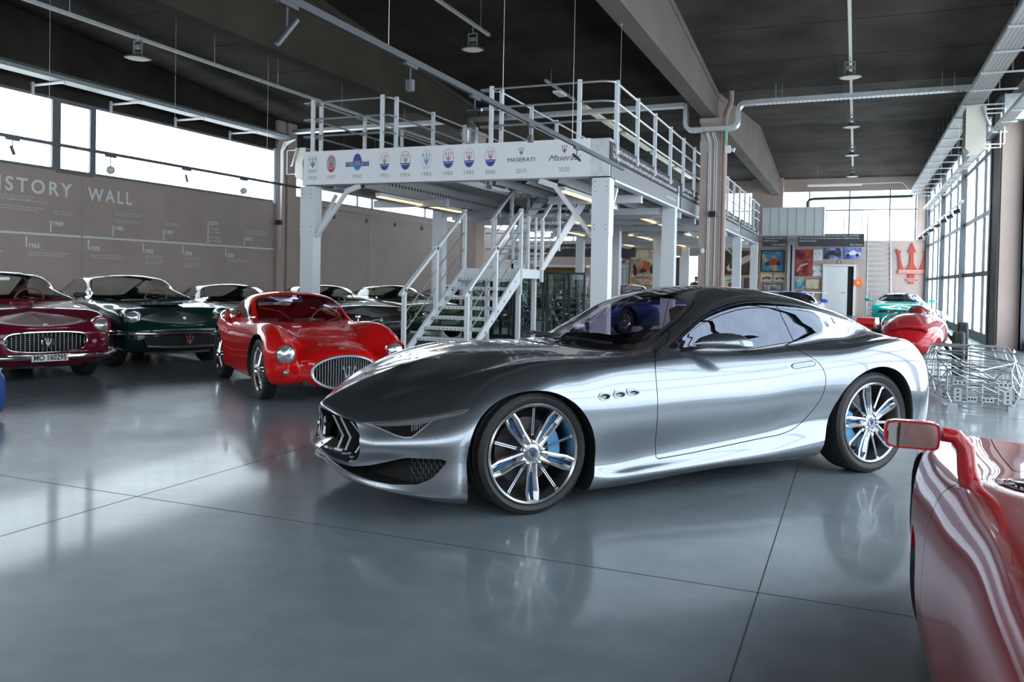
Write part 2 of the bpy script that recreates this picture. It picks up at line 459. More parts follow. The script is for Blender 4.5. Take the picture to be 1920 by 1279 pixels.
def S(mb, name, mat, parent=None, **k):
    o = mb.build(name, mat, parent, **k)
    if parent is None: o['kind'] = 'structure'
    return o
def V3(*a): return np.array(a, float)

# floor with saw-cut joints
b = MB(); b.box(-17, 3.5, -8, 41.4, -.12, 0); floor = S(b, 'floor', concrete)
for y in (-2.4, 3.67, 9.75, 15.8, 21.9, 28, 34): b = MB(); b.box(-17, 3.45, y-.003, y+.003, .0, .0006); b.build('floor_joint', joint_m, floor)
for x in (-14.9, -11.4, -7.9, -3.86, -.35): b = MB(); b.box(x-.003, x+.003, -8, 41, .0, .0006); b.build('floor_joint', joint_m, floor)

# roof: planks from valley to ridge, ridges half way between the column rows
ZV, ZR = 6.2, 7.1
def roofz(y):
    t = ((y-1.75) % 20.)/10.; return ZV+(ZR-ZV)*(t if t < 1 else 2-t)
b = MB(); b.box(-17.3, 3.6, -8.3, 41.6, 7.6, 7.7); ceil_ = S(b, 'ceiling', blackp)
y = -8.25
while y < 41.4:
    y1 = y+1.97; z0, z1 = roofz(y), roofz(y1); b = MB()
    b.add([(-17, y, z0), (3.45, y, z0), (3.45, y1, z1), (-17, y1, z1), (-17, y, z0+.2), (3.45, y, z0+.2), (3.45, y1, z1+.2), (-17, y1, z1+.2)],
          [(0, 3, 2, 1), (4, 5, 6, 7), (0, 1, 5, 4), (1, 2, 6, 5), (2, 3, 7, 6), (3, 0, 4, 7)])
    b.build('ceiling_panel', blackp, ceil_); y += 2.0
# tapered main beams
def beam(x0, x1, ya, yb, name, zb=5.5):
    ym = (ya+yb)/2; b = MB()
    b.prism([(ya+.01, zb+.08), (yb-.01, zb+.08), (yb-.01, ZV-.02), (ym, ZR-.02), (ya+.01, ZV-.02)], x0+.03, x1-.03, 'x')
    b.prism([(ya, zb), (yb, zb), (yb, zb+.16), (ya, zb+.16)], x0, x1, 'x')
    b.prism([(ya, ZV-.14), (ya, ZV), (ym, ZR), (yb, ZV), (yb, ZV-.14), (ym, ZR-.14)], x0, x1, 'x')
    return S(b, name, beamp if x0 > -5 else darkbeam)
k = 0
for x0, x1 in ((-3.68, -3.34), (-10.40, -10.06)):
    for ya, yb in ((-8.25, 1.72), (1.78, 21.72), (21.78, 41.2)):
        k += 1
        if ya < -8: b = MB(); b.box(x0, x1, ya, yb, 5.5, 6.4); S(b, 'trim_%d' % k, beamp)
        else: beam(x0, x1, ya, yb, 'trim_%d' % k)
# columns
for i, (x, y, w, d) in enumerate(((-3.72, 21.45, .52, .55), (-10.45, 21.45, .5, .55), (-3.72, 1.45, .5, .5))):
    if i == 2: continue
    b = MB(); b.box(x, x+w, y, y+d, 0, 5.5); b.box(x-.03, x+w+.03, y-.03, y+d+.03, 5.38, 5.5); S(b, 'trim_%d' % (10+i), pink)
# ---- left wall
WL = 'wall_left'
b = MB(); b.box(-17.3, -17, -8, 14.41, 0, 3.62); b.box(-17.3, -17, 14.44, 21.5, 0, 3.62); b.box(-17.3, -17.01, 14.41, 14.44, 0, 3.62)
b.box(-17.3, -17, 22.4, 27.0, 0, 3.87); b.box(-17.3, -17, 27.03, 41.2, 0, 3.87); b.box(-17.3, -17.01, 27.0, 27.03, 0, 3.87); wl = S(b, WL, taupe)
b = MB(); b.box(-17.3, -17, -8, 41.2, 5.28, 7.3); S(b, 'wall_left_upper', blackp)
b = MB(); b.box(-17.3, -16.88, 21.5, 21.88, 0, 6.2); b.box(-17.3, -16.86, 21.97, 22.42, 0, 6.2); b.box(-17.3, -16.95, 21.88, 21.97, 0, 6.2); S(b, 'trim_20', taupe)
def window(n, x, ya, yb, za, zb, mulls, frame, side=1, fw_=.06, rails=()):
    b = MB(); b.box(x-.05, x-.03, ya, yb, za, zb) if side > 0 else b.box(x+.03, x+.05, ya, yb, za, zb)
    w = S(b, 'window_%d' % n, pane_l)
    for a, c in ((ya, ya+fw_), (yb-fw_, yb)): b = MB(); b.box(x-.04, x+.03, a, c, za, zb); b.build('window_frame', frame, w)
    for a, c in ((za, za+fw_), (zb-fw_, zb)): b = MB(); b.box(x-.04, x+.03, ya+fw_, yb-fw_, a, c); b.build('window_frame', frame, w)
    for y, wd in mulls: b = MB(); b.box(x-.04, x+.035, y-wd/2, y+wd/2, za+fw_, zb-fw_); b.build('mullion', frame, w)
    for z, wd in rails: b = MB(); b.box(x-.035, x+.025, ya+fw_, yb-fw_, z-wd/2, z+wd/2); b.build('glazing_rail', frame, w)
    return w
def wmull(w, x, ya, yb, za, zb, frame, step):
    y = ya+step
    while y < yb-.1:
        b = MB(); b.box(x-.028, x-.018, y-.006, y+.006, za, zb); b.build('pane_joint', frame, w); y += step
pj = P('pane_joint_grey', (.55, .6, .62), .5)
w1 = window(1, -17, -8, 13.72, 3.62, 5.28, ((13.65, .1),), lfrm); wmull(w1, -17, -7, 13.6, 3.68, 5.22, pj, .55)
w2 = window(2, -17, 13.72, 14.72, 3.58, 5.28, (), lfrm, fw_=.10); wmull(w2, -17, 13.72, 14.7, 3.68, 5.2, pj, .5)
w3 = window(3, -17, 14.72, 21.45, 3.62, 5.28, (), lfrm); wmull(w3, -17, 14.8, 21.4, 3.68, 5.22, pj, .55)
b = MB(); b.box(-17.0, -16.93, 21.36, 21.5, 3.58, 5.3); b.build('window_frame', P('aluminium_edge', (.62, .68, .74), .4, .4), w3)
w4 = window(4, -17, 22.45, 41, 3.87, 5.28, ((26.2, .08), (27.2, .1), (31.4, .08), (32.5, .1)), lfrm, fw_=.05)
# history wall lettering, painted on (thin vinyl)
tl = MB()
EX, EY = V3(0, 1, 0), V3(0, 0, 1)
def wt(txt, size, y, z, align='l', width=None, **k): put_text(tl, txt, size, (-16.994, y, z), EX, EY, width, align, **k)
wt('HISTORY', .43, 11.93, 3.18, width=2.22, bold=.009, space=1.3); wt('WALL', .43, 14.58, 3.16, width=1.32, bold=.009, space=1.3)
tl.build('wall_title', letter, wl)
tl = MB(); tl.box(-16.998, -16.992, 2, 14.40, 2.12, 2.165); tl.box(-16.998, -16.992, 14.45, 21.6, 2.12, 2.165)
for yr, y, up in (('1957', 11.2, 1), ('1963', 13.0, 0), ('1969', 13.6, 1), ('1975', 14.62, 0), ('1981', 15.33, 1), ('1993', 16.28, 0), ('1997', 16.96, 1), ('2006', 17.65, 0), ('2014', 18.6, 2), ('2020', 19.32, 0), ('2022', 20.12, 1)):
    if up == 1: tl.box(-16.998, -16.992, y-.02, y+.015, 2.2, 2.47); wt(yr, .145, y+.06, 2.40, bold=.005)
    if up == 2:
        tl.box(-16.998, -16.992, y-.02, y+.015, 2.2, 2.82); wt(yr, .16, y+.06, 2.76, bold=.004)
        wt('100 ANNI', .09, y+.06, 2.60); wt('DI STORIA', .09, y+.06, 2.50); wt('100 YEARS', .09, y+.06, 2.36); wt('OF HISTORY', .09, y+.06, 2.26)
    if up == 0: tl.box(-16.998, -16.992, y-.02, y+.015, 1.84, 2.08); wt(yr, .145, y+.06, 1.87, bold=.005)
tl.build('timeline', letter, wl)
tl = MB(); rnd = random.Random(3)
caps = ['Modifiche e migliorie alla vettura', 'New plant and new sports saloon', 'Presentazione del nuovo modello', 'The first front-wheel drive car', 'Nasce il motore a sei cilindri']
def para(y, z, n, w, gap_=.055):
    for i in range(n): wt(caps[(i+int(y*3)) % 5], .05, y, z-i*gap_, width=w*(1-.12*((i*7) % 3)))
for y, z, n, w in ((13.06, 1.72, 2, 1.0), (14.68, 1.72, 2, 1.0), (16.34, 1.76, 2, .62), (16.34, 1.62, 2, .6), (17.7, 1.76, 2, .66), (17.7, 1.60, 3, .7), (19.4, 1.76, 2, .9), (13.66, 2.68, 2, .55), (15.39, 2.80, 2, .85), (15.39, 2.62, 2, .8), (17.0, 2.66, 2, .6), (20.18, 2.66, 3, 1.1), (12.3, 2.95, 2, .9), (11.9, 2.86, 1, 1.6), (12.3, 2.72, 2, 1.1), (11.5, 1.72, 2, .95)):
    para(y, z, n, w)
tl.build('timeline_caption', letter, wl)['kind'] = 'stuff'
# ---- right wall: far bay, column, near bays
def bigwindow(n, x, ya, yb, thick, thin):
    b = MB(); b.box(x+.03, x+.05, ya, yb, .22, 5.45); w = S(b, 'window_%d' % n, pane_l)
    for y in thick: b = MB(); b.box(x-.12, x+.06, y-.12, y+.12, 0, 5.5); b.build('post', frame_m, w)
    for y in thin: b = MB(); b.box(x-.03, x+.03, y-.045, y+.045, .22, 5.45); b.build('mullion', frame_m, w)
    for z in (1.70, 3.17, 4.62): b = MB(); b.box(x-.025, x+.03, ya, yb, z-.06, z+.06); b.build('glazing_rail', lfrm, w)
    b = MB(); b.box(x-.03, x+.06, ya, yb, 0, .22); b.build('kick_plate', P('teal_grey_plate', (.06, .09, .095), .4), w)
    b = MB(); b.box(x-.06, x+.06, ya, yb, 5.40, 5.52); b.build('head_frame', frame_m, w)
    return w
bigwindow(5, 2.95, 22.0, 41.0, (22.1, 27.9, 34.2, 40.9), (23.8, 25.5, 30.0, 32.1, 36.4, 38.6))
bigwindow(6, 3.42, 1.9, 20.9, (2.1, 8.4, 14.6, 20.8), (4.2, 6.3, 10.5, 12.6, 16.7, 18.8))
bigwindow(7, 3.42, -8, 1.3, (-7.9, -4.0, 1.2), (-6, -2.2, -.5))
b = MB(); b.box(2.90, 3.6, 20.95, 22.0, 0, 5.6); S(b, 'trim_21', pink)
b = MB(); b.box(2.86, 2.94, 20.99, 22.02, 0, 5.6); S(b, 'trim_22', P('shaded_side_brown', (.10, .075, .07), .6))  # column's shaded side face, its shade painted in as dark brown
b = MB(); b.box(3.05, 3.6, 1.3, 1.9, 0, 5.6); S(b, 'trim_23', pink)
b = MB(); b.box(2.98, 3.6, -8, 41.2, 5.5, 7.3); S(b, 'wall_right', blackp)
b = MB(); b.box(2.86, 3.5, 20.55, 20.95, 4.95, 5.5); S(b, 'trim_24', galv)
b = MB(); b.box(3.30, 3.36, 20.7, 20.88, 0, 5.2); S(b, 'trim_25', P('blue_door_frame', (.02, .06, .22), .5))
# ---- far wall
b = MB(); b.box(-17, -8.98, 41, 41.3, 0, 3.42); b.box(-6.97, 3.0, 41, 41.3, 0, 3.42); b.box(-8.98, -6.97, 41, 41.3, 2.66, 3.42); b.box(-17, 3.0, 41, 41.3, 5.66, 7.2); b.box(2.45, 3.0, 40.9, 41.3, 3.42, 5.7); wf = S(b, 'wall_far', pink)
b = MB(); b.box(-17, 2.45, 41.05, 41.07, 3.42, 5.66); w8 = S(b, 'window_8', pane_l)
for x in (-16, -13.5, -11, -8.6, -6.2, -4.0, -2.06, -.33, 1.35, 2.4): b = MB(); b.box(x-.03, x+.03, 40.98, 41.04, 3.42, 5.66); b.build('mullion', frame_m, w8)
b = MB(); b.box(-17, 2.45, 40.99, 41.03, 4.78, 4.83); b.build('glazing_rail', frame_m, w8)
b = MB(); b.box(-4.6, -3.2, 40.6, 41.0, 3.4, 6.3); S(b, 'trim_26', pink)
b = MB(); b.box(-17, 3.4, -8.4, -8.1, 0, 3.4); b.box(-17, 3.4, -8.4, -8.1, 5.6, 7.2); S(b, 'wall_back', taupe)
b = MB(); b.box(-17, 3.4, -8.3, -8.28, 3.4, 5.6); w9 = S(b, 'window_9', pane_l)  # window strip out of view, added to brighten the banner and hall
for x in range(-17, 4, 2): b = MB(); b.box(x-.03, x+.03, -8.28, -8.2, 3.4, 5.6); b.build('mullion', frame_m, w9)
# open doorway with garden light, and closed brown leaf
gm, nt, bb = _mat('garden_light'); n = nt.nodes.new('ShaderNodeTexNoise'); n.inputs['Scale'].default_value = 3.5; n.inputs['Detail'].default_value = 6
tc = nt.nodes.new('ShaderNodeTexCoord'); nt.links.new(tc.outputs['Object'], n.inputs['Vector'])
cr = nt.nodes.new('ShaderNodeValToRGB'); cr.color_ramp.elements[0].position = .40; cr.color_ramp.elements[0].color = (.45, .70, .25, 1); cr.color_ramp.elements[1].position = .58; cr.color_ramp.elements[1].color = (1, 1, .95, 1)
nt.links.new(n.outputs['Fac'], cr.inputs['Fac']); nt.links.new(cr.outputs[0], bb.inputs['Emission Color']); bb.inputs['Emission Strength'].default_value = 1.5
b = MB(); b.box(-10.5, -5.2, 43.5, 43.55, -.1, 4.5); S(b, 'trim_27', gm)
b = MB(); b.box(-10.5, -5.2, 41.2, 43.6, -.12, 0); S(b, 'floor_outside', concrete)
b = MB(); b.box(-8.95, -7.92, 41.05, 41.12, 0, 2.6); d1 = S(b, 'door_1', P('brown_door', (.12, .07, .05), .5))
b = MB(); b.box(-8.0, -7.86, 40.97, 41.2, 0, 2.68); b.build('door_frame', white_m, d1); b = MB(); b.box(-9.03, -8.93, 40.97, 41.2, 0, 2.68); b.build('door_frame', white_m, d1)
b = MB(); b.box(-8.35, -8.28, 40.98, 41.05, 1.05, 1.1); b.build('door_handle', galv, d1)
b = MB(); b.box(-1.31, -.33, 40.93, 40.98, 0, 2.22); d2 = S(b, 'door_2', white_m)
b = MB(); b.box(-1.40, -1.31, 40.9, 41.0, 0, 2.32); b.box(-.08, 0.02, 40.9, 41.0, 0, 2.32); b.box(-1.31, -.08, 40.9, 41.0, 2.24, 2.32); b.build('door_frame', white_m, d2)
b = MB(); b.box(-.33, -.08, 40.97, 40.99, 0, 2.24); b.build('dark_gap', gap_black, d2)
b = MB(); b.tube((-.45, 40.93, 1.05), (-.45, 40.86, 1.05), .02); b.tube((-.45, 40.87, 1.05), (-.58, 40.87, 1.05), .012); b.build('door_handle', galv, d2)
# ================================================================ the silver concept coupe
ORG_S = np.array([-1.418, 5.961, 0.]); ROT_S = math.radians(-130.72)
silver = PAINT('silver_paint', (.18, .202, .232), .90, .25)


chrome = P('chrome', (.78, .79, .8), .08, 1.)
satin = P('satin_alloy', (.48, .49, .51), .30, 1.)
rubber = P('tyre_rubber', (.016, .017, .018), .62, bump=(60, .15, .004))
blue_an = P('blue_anodised', (.04, .16, .36), .35, .5)
blue_cal = P('caliper_blue', (.12, .36, .62), .4, .1)

tint_glass = GLASS('tinted_glass', (.50, .47, .56), (.72, .80, 1.0), 0, .09)
screen_glass = GLASS('windscreen_glass', (.80, .74, .82), .85, 0, .05)
clear_glass = GLASS('clear_glass', (.86, .9, .88), .9, 0, .05)
disc_iron = P('brake_iron', (.10, .09, .09), .4, .8)
seat_dark = P('dark_leather', (.03, .028, .032), .55)

T = {  # control lines, nose centre to tail centre: (x, y, z)
0: [(2.22,0,.16),(2.20,.2,.16),(2.17,.42,.155),(2.05,.66,.14),(1.80,.87,.11),(1.6,.89,.115),(1.35,.89,.115),(1.1,.88,.105),(.85,.86,.10),(.6,.86,.11),(.3,.86,.13),(0,.86,.145),(-.35,.86,.15),(-.7,.87,.155),(-1.05,.88,.165),(-1.35,.90,.17),(-1.65,.88,.19),(-1.90,.82,.22),(-2.05,.65,.25),(-2.14,.33,.26),(-2.17,0,.26)],
1: [(2.32,0,.21),(2.31,.2,.19),(2.27,.42,.168),(2.13,.68,.148),(1.84,.915,.125),(1.6,.945,.13),(1.35,.95,.13),(1.1,.93,.12),(.85,.905,.115),(.6,.90,.125),(.3,.90,.145),(0,.90,.158),(-.35,.90,.165),(-.7,.90,.17),(-1.05,.925,.18),(-1.35,.94,.19),(-1.65,.925,.21),(-1.91,.86,.24),(-2.08,.68,.28),(-2.18,.35,.29),(-2.215,0,.29)],
2: [(2.31,0,.235),(2.30,.2,.222),(2.26,.42,.205),(2.12,.68,.19),(1.84,.92,.20),(1.6,.955,.22),(1.35,.96,.22),(1.1,.945,.19),(.85,.935,.17),(.6,.935,.178),(.3,.935,.188),(0,.935,.20),(-.35,.935,.215),(-.7,.94,.235),(-1.05,.95,.26),(-1.35,.96,.28),(-1.65,.95,.30),(-1.92,.885,.33),(-2.10,.7,.36),(-2.20,.36,.38),(-2.235,0,.38)],
3: [(2.345,0,.275),(2.335,.2,.268),(2.265,.42,.262),(2.11,.66,.30),(1.86,.89,.32),(1.6,.955,.35),(1.35,.97,.36),(1.1,.942,.29),(.85,.895,.235),(.6,.885,.25),(.3,.885,.275),(0,.885,.30),(-.35,.885,.335),(-.7,.90,.39),(-1.05,.942,.42),(-1.35,.965,.43),(-1.65,.96,.44),(-1.92,.90,.46),(-2.12,.7,.48),(-2.22,.36,.5),(-2.255,0,.5)],
4: [(2.345,0,.38),(2.335,.2,.378),(2.27,.42,.375),(2.12,.66,.39),(1.86,.878,.44),(1.6,.955,.50),(1.35,.975,.54),(1.1,.955,.50),(.85,.93,.48),(.6,.92,.50),(.3,.915,.52),(0,.912,.54),(-.35,.912,.56),(-.7,.92,.60),(-1.05,.955,.62),(-1.35,.975,.63),(-1.65,.963,.63),(-1.92,.895,.63),(-2.12,.7,.63),(-2.23,.36,.64),(-2.265,0,.64)],
5: [(2.335,0,.48),(2.315,.2,.475),(2.235,.42,.465),(2.09,.65,.475),(1.83,.855,.54),(1.6,.93,.62),(1.35,.955,.69),(1.1,.938,.675),(.85,.915,.68),(.6,.905,.69),(.3,.90,.70),(0,.895,.715),(-.35,.895,.73),(-.7,.905,.765),(-1.05,.940,.80),(-1.35,.955,.815),(-1.65,.935,.805),(-1.9,.865,.79),(-2.09,.67,.79),(-2.20,.35,.81),(-2.235,0,.82)],
6: [(2.35,0,.545),(2.30,.2,.525),(2.225,.40,.505),(2.06,.63,.545),(1.80,.82,.625),(1.6,.86,.735),(1.35,.86,.805),(1.1,.845,.81),(.85,.84,.815),(.6,.835,.82),(.3,.825,.83),(0,.82,.835),(-.35,.818,.845),(-.7,.825,.87),(-1.05,.86,.885),(-1.35,.865,.915),(-1.65,.82,.925),(-1.9,.74,.91),(-2.07,.58,.885),(-2.19,.32,.90),(-2.225,0,.92)],
7: [(2.29,0,.59),(2.23,.19,.58),(2.13,.38,.60),(1.98,.57,.655),(1.78,.69,.725),(1.6,.745,.785),(1.35,.765,.838),(1.1,.765,.848),(.85,.77,.848),(.5,.77,.860),(.25,.768,.885),(0,.768,.885),(-.35,.765,.882),(-.7,.755,.908),(-1.05,.715,.930),(-1.35,.68,.925),(-1.65,.64,.940),(-1.88,.56,.940),(-2.04,.42,.925),(-2.13,.24,.93),(-2.17,0,.94)],
8: [(2.20,0,.635),(2.15,.17,.635),(2.03,.35,.655),(1.90,.49,.70),(1.76,.58,.745),(1.6,.62,.79),(1.35,.645,.838),(1.1,.665,.855),(.8,.70,.858),(.47,.738,.870),(.23,.735,.935),(0,.712,1.0),(-.35,.688,1.045),(-.7,.672,1.055),(-1.05,.642,1.04),(-1.35,.59,1.01),(-1.65,.53,.985),(-1.85,.46,.965),(-1.98,.34,.95),(-2.07,.19,.95),(-2.12,0,.955)],
9: [(2.08,0,.685),(2.05,.13,.685),(1.96,.27,.70),(1.86,.38,.73),(1.74,.46,.762),(1.59,.50,.80),(1.35,.53,.843),(1.1,.56,.866),(.8,.62,.868),(.46,.70,.880),(.22,.69,.995),(-.02,.635,1.125),(-.36,.59,1.205),(-.7,.575,1.198),(-1.05,.555,1.155),(-1.35,.52,1.09),(-1.65,.46,1.035),(-1.85,.39,.995),(-1.95,.28,.975),(-2.02,.15,.972),(-2.06,0,.975)],
10:[(1.95,0,.73),(1.93,.09,.73),(1.87,.16,.74),(1.79,.21,.762),(1.70,.25,.787),(1.57,.28,.815),(1.35,.31,.862),(1.1,.34,.885),(.88,.38,.888),(.62,.39,.873),(.26,.38,1.055),(-.11,.34,1.222),(-.4,.32,1.276),(-.7,.31,1.275),(-1.05,.30,1.238),(-1.35,.29,1.178),(-1.65,.26,1.112),(-1.83,.21,1.06),(-1.90,.15,1.035),(-1.96,.08,1.015),(-2.0,0,1.005)],
11:[(1.84,0,.77),(1.82,0,.773),(1.77,0,.785),(1.71,0,.80),(1.64,0,.816),(1.54,0,.836),(1.35,0,.868),(1.1,0,.892),(.9,0,.895),(.70,0,.882),(.30,0,1.075),(-.13,0,1.240),(-.4,0,1.292),(-.7,0,1.292),(-1.05,0,1.255),(-1.35,0,1.198),(-1.65,0,1.132),(-1.8,0,1.09),(-1.86,0,1.07),(-1.90,0,1.055),(-1.94,0,1.035)]}
nu = [5, 6, 8, 10, 8, 9, 9, 9, 9, 10, 11, 13, 13, 13, 11, 11, 9, 8, 6, 5]
sk = Skin([T[k] for k in range(12)], nu, [2, 3, 4, 6, 6, 6, 5, 4, 5, 8, 7], creaseu=(8, (9,)))
sc = thing('silver_coupe', 'silver-grey metallic concept coupe with long bonnet and five-spoke alloys, largest car, front and centre', 'car', ORG_S, ROT_S)
fc = sk.faces
side_c = lambda Q: Q[:, 1] > .35
# wheel arches
archF = sk.poly(curve2([(1.785,.0),(1.79,.20),(1.785,.38),(1.735,.53),(1.65,.625),(1.54,.682),(1.38,.705),(1.25,.68),(1.12,.605),(1.03,.49),(.985,.36),(.985,.24),(1.03,.11),(1.06,.0)], 4, False).tolist(), 'side', side_c, 0)
archR = sk.poly(curve2([(-.77,.0),(-.80,.17),(-.85,.33),(-.92,.50),(-1.03,.64),(-1.19,.735),(-1.37,.758),(-1.53,.705),(-1.63,.60),(-1.68,.46),(-1.695,.3),(-1.68,.0)], 4, False).tolist(), 'side', side_c, 0)
_, fc = sk.split(fc, archF); _, fc = sk.split(fc, archR)
body_wo_arch = fc
# grille mouth and lower intake
grF = sk.poly([(-.3,.528),(0,.528),(.2,.512),(.385,.494),(.452,.43),(.483,.355),(.460,.298),(.385,.266),(.2,.272),(0,.285),(-.3,.285)], 'front', lambda Q: Q[:, 0] > 1.9)
gr, fc = sk.split(fc, grF)
inF = sk.poly([(-.3,.252),(0,.252),(.25,.244),(.42,.248),(.55,.278),(.64,.312),(.72,.342),(.878,.350),(.862,.30),(.838,.245),(.79,.208),(.68,.192),(.55,.195),(.42,.207),(.2,.225),(0,.24),(-.3,.24)], 'front', lambda Q: Q[:, 0] > 1.7)
it, fc = sk.split(fc, inF)
# headlamp
hlF = sk.poly([(2.215,.492),(2.14,.512),(1.98,.555),(1.755,.612),(1.785,.588),(1.93,.545),(2.03,.452),(2.06,.447),(2.10,.455),(2.17,.487)], 'side', lambda Q: Q[:, 1] > .3)
hl, hg, fc = sk.gap(fc, hlF, .003)
# bonnet
hoodF = sk.poly([(2.2,-.3),(2.165,0),(2.15,.25),(2.12,.45),(2.05,.56),(1.93,.625),(1.7,.665),(1.35,.70),(1.0,.725),(.75,.745),(.66,.74),(.60,.70),(.64,.45),(.72,.2),(.74,0),(.74,-.3)], 'top', lambda Q: (Q[:, 2] > .5) & (Q[:, 0] > .5), 4)
hood, hoodg, fc = sk.gap(fc, hoodF, .0022)
# windscreen
wsF = sk.poly([(.705,-.3),(.705,0),(.68,.22),(.605,.42),(.52,.58),(.455,.66),(.40,.655),(.13,.60),(-.03,.535),(-.075,.49),(-.11,.40),(-.135,.2),(-.145,0),(-.145,-.3)], 'top', lambda Q: Q[:, 2] > .84)
ws, fc = sk.split(fc, wsF); wsf_in, frit = sk.split(ws, wsF, .055)
# rear window
rwF = sk.poly([(-1.05,-.3),(-1.05,.34),(-1.12,.40),(-1.60,.33),(-1.68,.25),(-1.70,-.3)], 'top', lambda Q: Q[:, 2] > .95)
rw, fc = sk.split(fc, rwF)
# side glass
dlo = curve2([(.33,.905),(.16,1.01),(0,1.095),(-.17,1.155),(-.34,1.188),(-.50,1.197),(-.66,1.19),(-.82,1.175),(-.98,1.148),(-1.09,1.12),(-1.125,1.085),(-1.12,1.03),(-1.08,.985)], 3, False).tolist()+[(-1.02,.966),(-.85,.935),(-.68,.912),(-.49,.893),(-.30,.873),(-.25,.870),(-.19,.877),(-.09,.890),(.1,.893)]
dloF = sk.poly(dlo, 'side', lambda Q: (Q[:, 1] > .4) & (Q[:, 2] > .8))
dg, dtrim, fc = sk.gap(fc, dloF, .006)
bp = sk.poly([(-.668,1.3),(-.745,.85),(-2,.85),(-2,1.3)], 'side', lambda Q: Q[:, 1] > .3)
qg, bpg, sg = sk.gap(dg, bp, .004)
# door
door_o = curve2([(.52,.245),(.54,.42),(.545,.60),(.54,.72),(.50,.83),(.40,.90),(.34,.925)], 4, False).tolist() + [(.2,1.05),(-.5,1.22),(-.66,1.1),(-.58,.93)] + \
    curve2([(-.60,.925),(-.70,.87),(-.79,.80),(-.83,.72),(-.835,.65),(-.80,.55),(-.70,.43),(-.60,.365),(-.50,.335),(-.35,.318)], 4, False).tolist() + [(.0,.286),(.25,.263)]
doorF = sk.poly(door_o, 'side', lambda Q: Q[:, 1] > .4)
door, dgp, fc = sk.gap(fc, doorF, .0026)
# flush door handle, fuel of the fender: thin line
hdF = sk.poly([(-.562,.785),(-.565,.762),(-.572,.757),(-.765,.777),(-.772,.783),(-.770,.803),(-.762,.808),(-.57,.790)], 'side', lambda Q: Q[:, 1] > .5)
hd, hdg, door = sk.gap(door, hdF, .0018)
# sill seam ahead of the door
seamF = sk.poly([(1.2,.1),(1.2,.206),(.97,.213),(.53,.243),(.53,.1)], 'side', lambda Q: (Q[:, 1] > .4))
# side vents
vents = []
for cx, cz in ((.93, .648), (.825, .656), (.725, .664)):
    F = sk.poly(curve2([(cx+.052,cz+.010),(cx+.038,cz-.014),(cx-.012,cz-.026),(cx-.050,cz-.016),(cx-.046,cz+.010),(cx+.005,cz+.024),(cx+.035,cz+.024)], 4).tolist(), 'side', lambda Q: Q[:, 1] > .5)
    v, fc = sk.split(fc, F); F2 = F
    vi, vr = sk.split(v, F, .009)
    vents.append((vi, vr, F, cx, cz))
# fuel/rear light thin cut
sh = sk.emit('body_shell', fc, silver, sc)[0]
tag(sh, 'silver metallic body shell with swollen rear haunches')
sk.emit('door', door, silver, sc, False, sides=(1, -1))
sk.emit('bonnet', hood, silver, sc)
for nm, g in (('shut_line', dgp+bpg), ('handle_outline', hdg)): sk.emit(nm, g, gap_black, sc, push=-.004)
sk.emit('bonnet_edge', hoodg, satin, sc, push=-.001); sk.emit('headlamp_trim', hg, satin, sc, False, push=.001, sides=(1, -1))
dh = sk.emit('door_handle', hd, silver, sc, False, sides=(1, -1))
sk.emit('window_trim', dtrim, dark_gloss, sc)
for o in sk.emit('side_window', sg, tint_glass, sc, False, sides=(1, -1)): pass
for o in sk.emit('quarter_window', qg, tint_glass, sc, False, sides=(1, -1)): pass
sk.emit('windscreen', wsf_in, screen_glass, sc); sk.emit('windscreen_surround', frit, dark_gloss, sc)
sk.emit('rear_window', rw, tint_glass, sc)
for F in (archF, archR):
    for sd in (1, -1):
        for nm_, dp_, mt_ in (('arch_lip', .018, silver), ('arch_liner', .30, black_trim)):
            r_ = sk.rim(nm_, body_wo_arch, F, dp_, mt_, sc, (0, -1, 0), mirror=False)
            for v_ in r_.data.vertices:
                if nm_ == 'arch_liner': v_.co.y -= .017
                v_.co.y *= sd
vm = MB()
for vi, vr, F, cx, cz in vents:
    for o in sk.emit('side_vent', vr, P('vent_graphite', (.16, .17, .19), .15, 1.), sc, False, push=.004, sides=(1, -1)):
        pass
    for o in sk.emit('vent_opening', vi, dark_gloss, sc, False, push=-.012, sides=(1, -1)): pass
    for sd in (1,):
        pass
# headlamp: dark lens, bright strip on top
stripF = sk.poly([(2.3,.53),(2.23,.492),(2.14,.492),(2.0,.518),(1.90,.548),(1.70,.60),(1.70,.66)], 'side', lambda Q: Q[:, 1] > .3)
hs, hd2 = sk.split(hl, stripF)
lampglass = P('lamp_lens', (.30, .32, .34), .05, .6, coat=1)
for o in sk.emit('headlamp', hd2, dark_gloss, sc, False, push=-.006, sides=(1, -1)):
    tag(o, 'dark triangular headlamp lens')
    mb = MB(); sgn = 1 if o.data.vertices[0].co.y > 0 else -1
    for i in range(11):
        x = 1.90+i*.0125; mb.box(x, x+.004, sgn*(.765-.4*(x-1.9)), sgn*(.772-.4*(x-1.9)), .515-.25*(x-1.9), .543-.20*(x-1.9))
    mb.build('reflector_fin', satin, o, True)
sk.emit('daytime_light_strip', hs, lampglass, sc, False, push=-.003, sides=(1, -1))
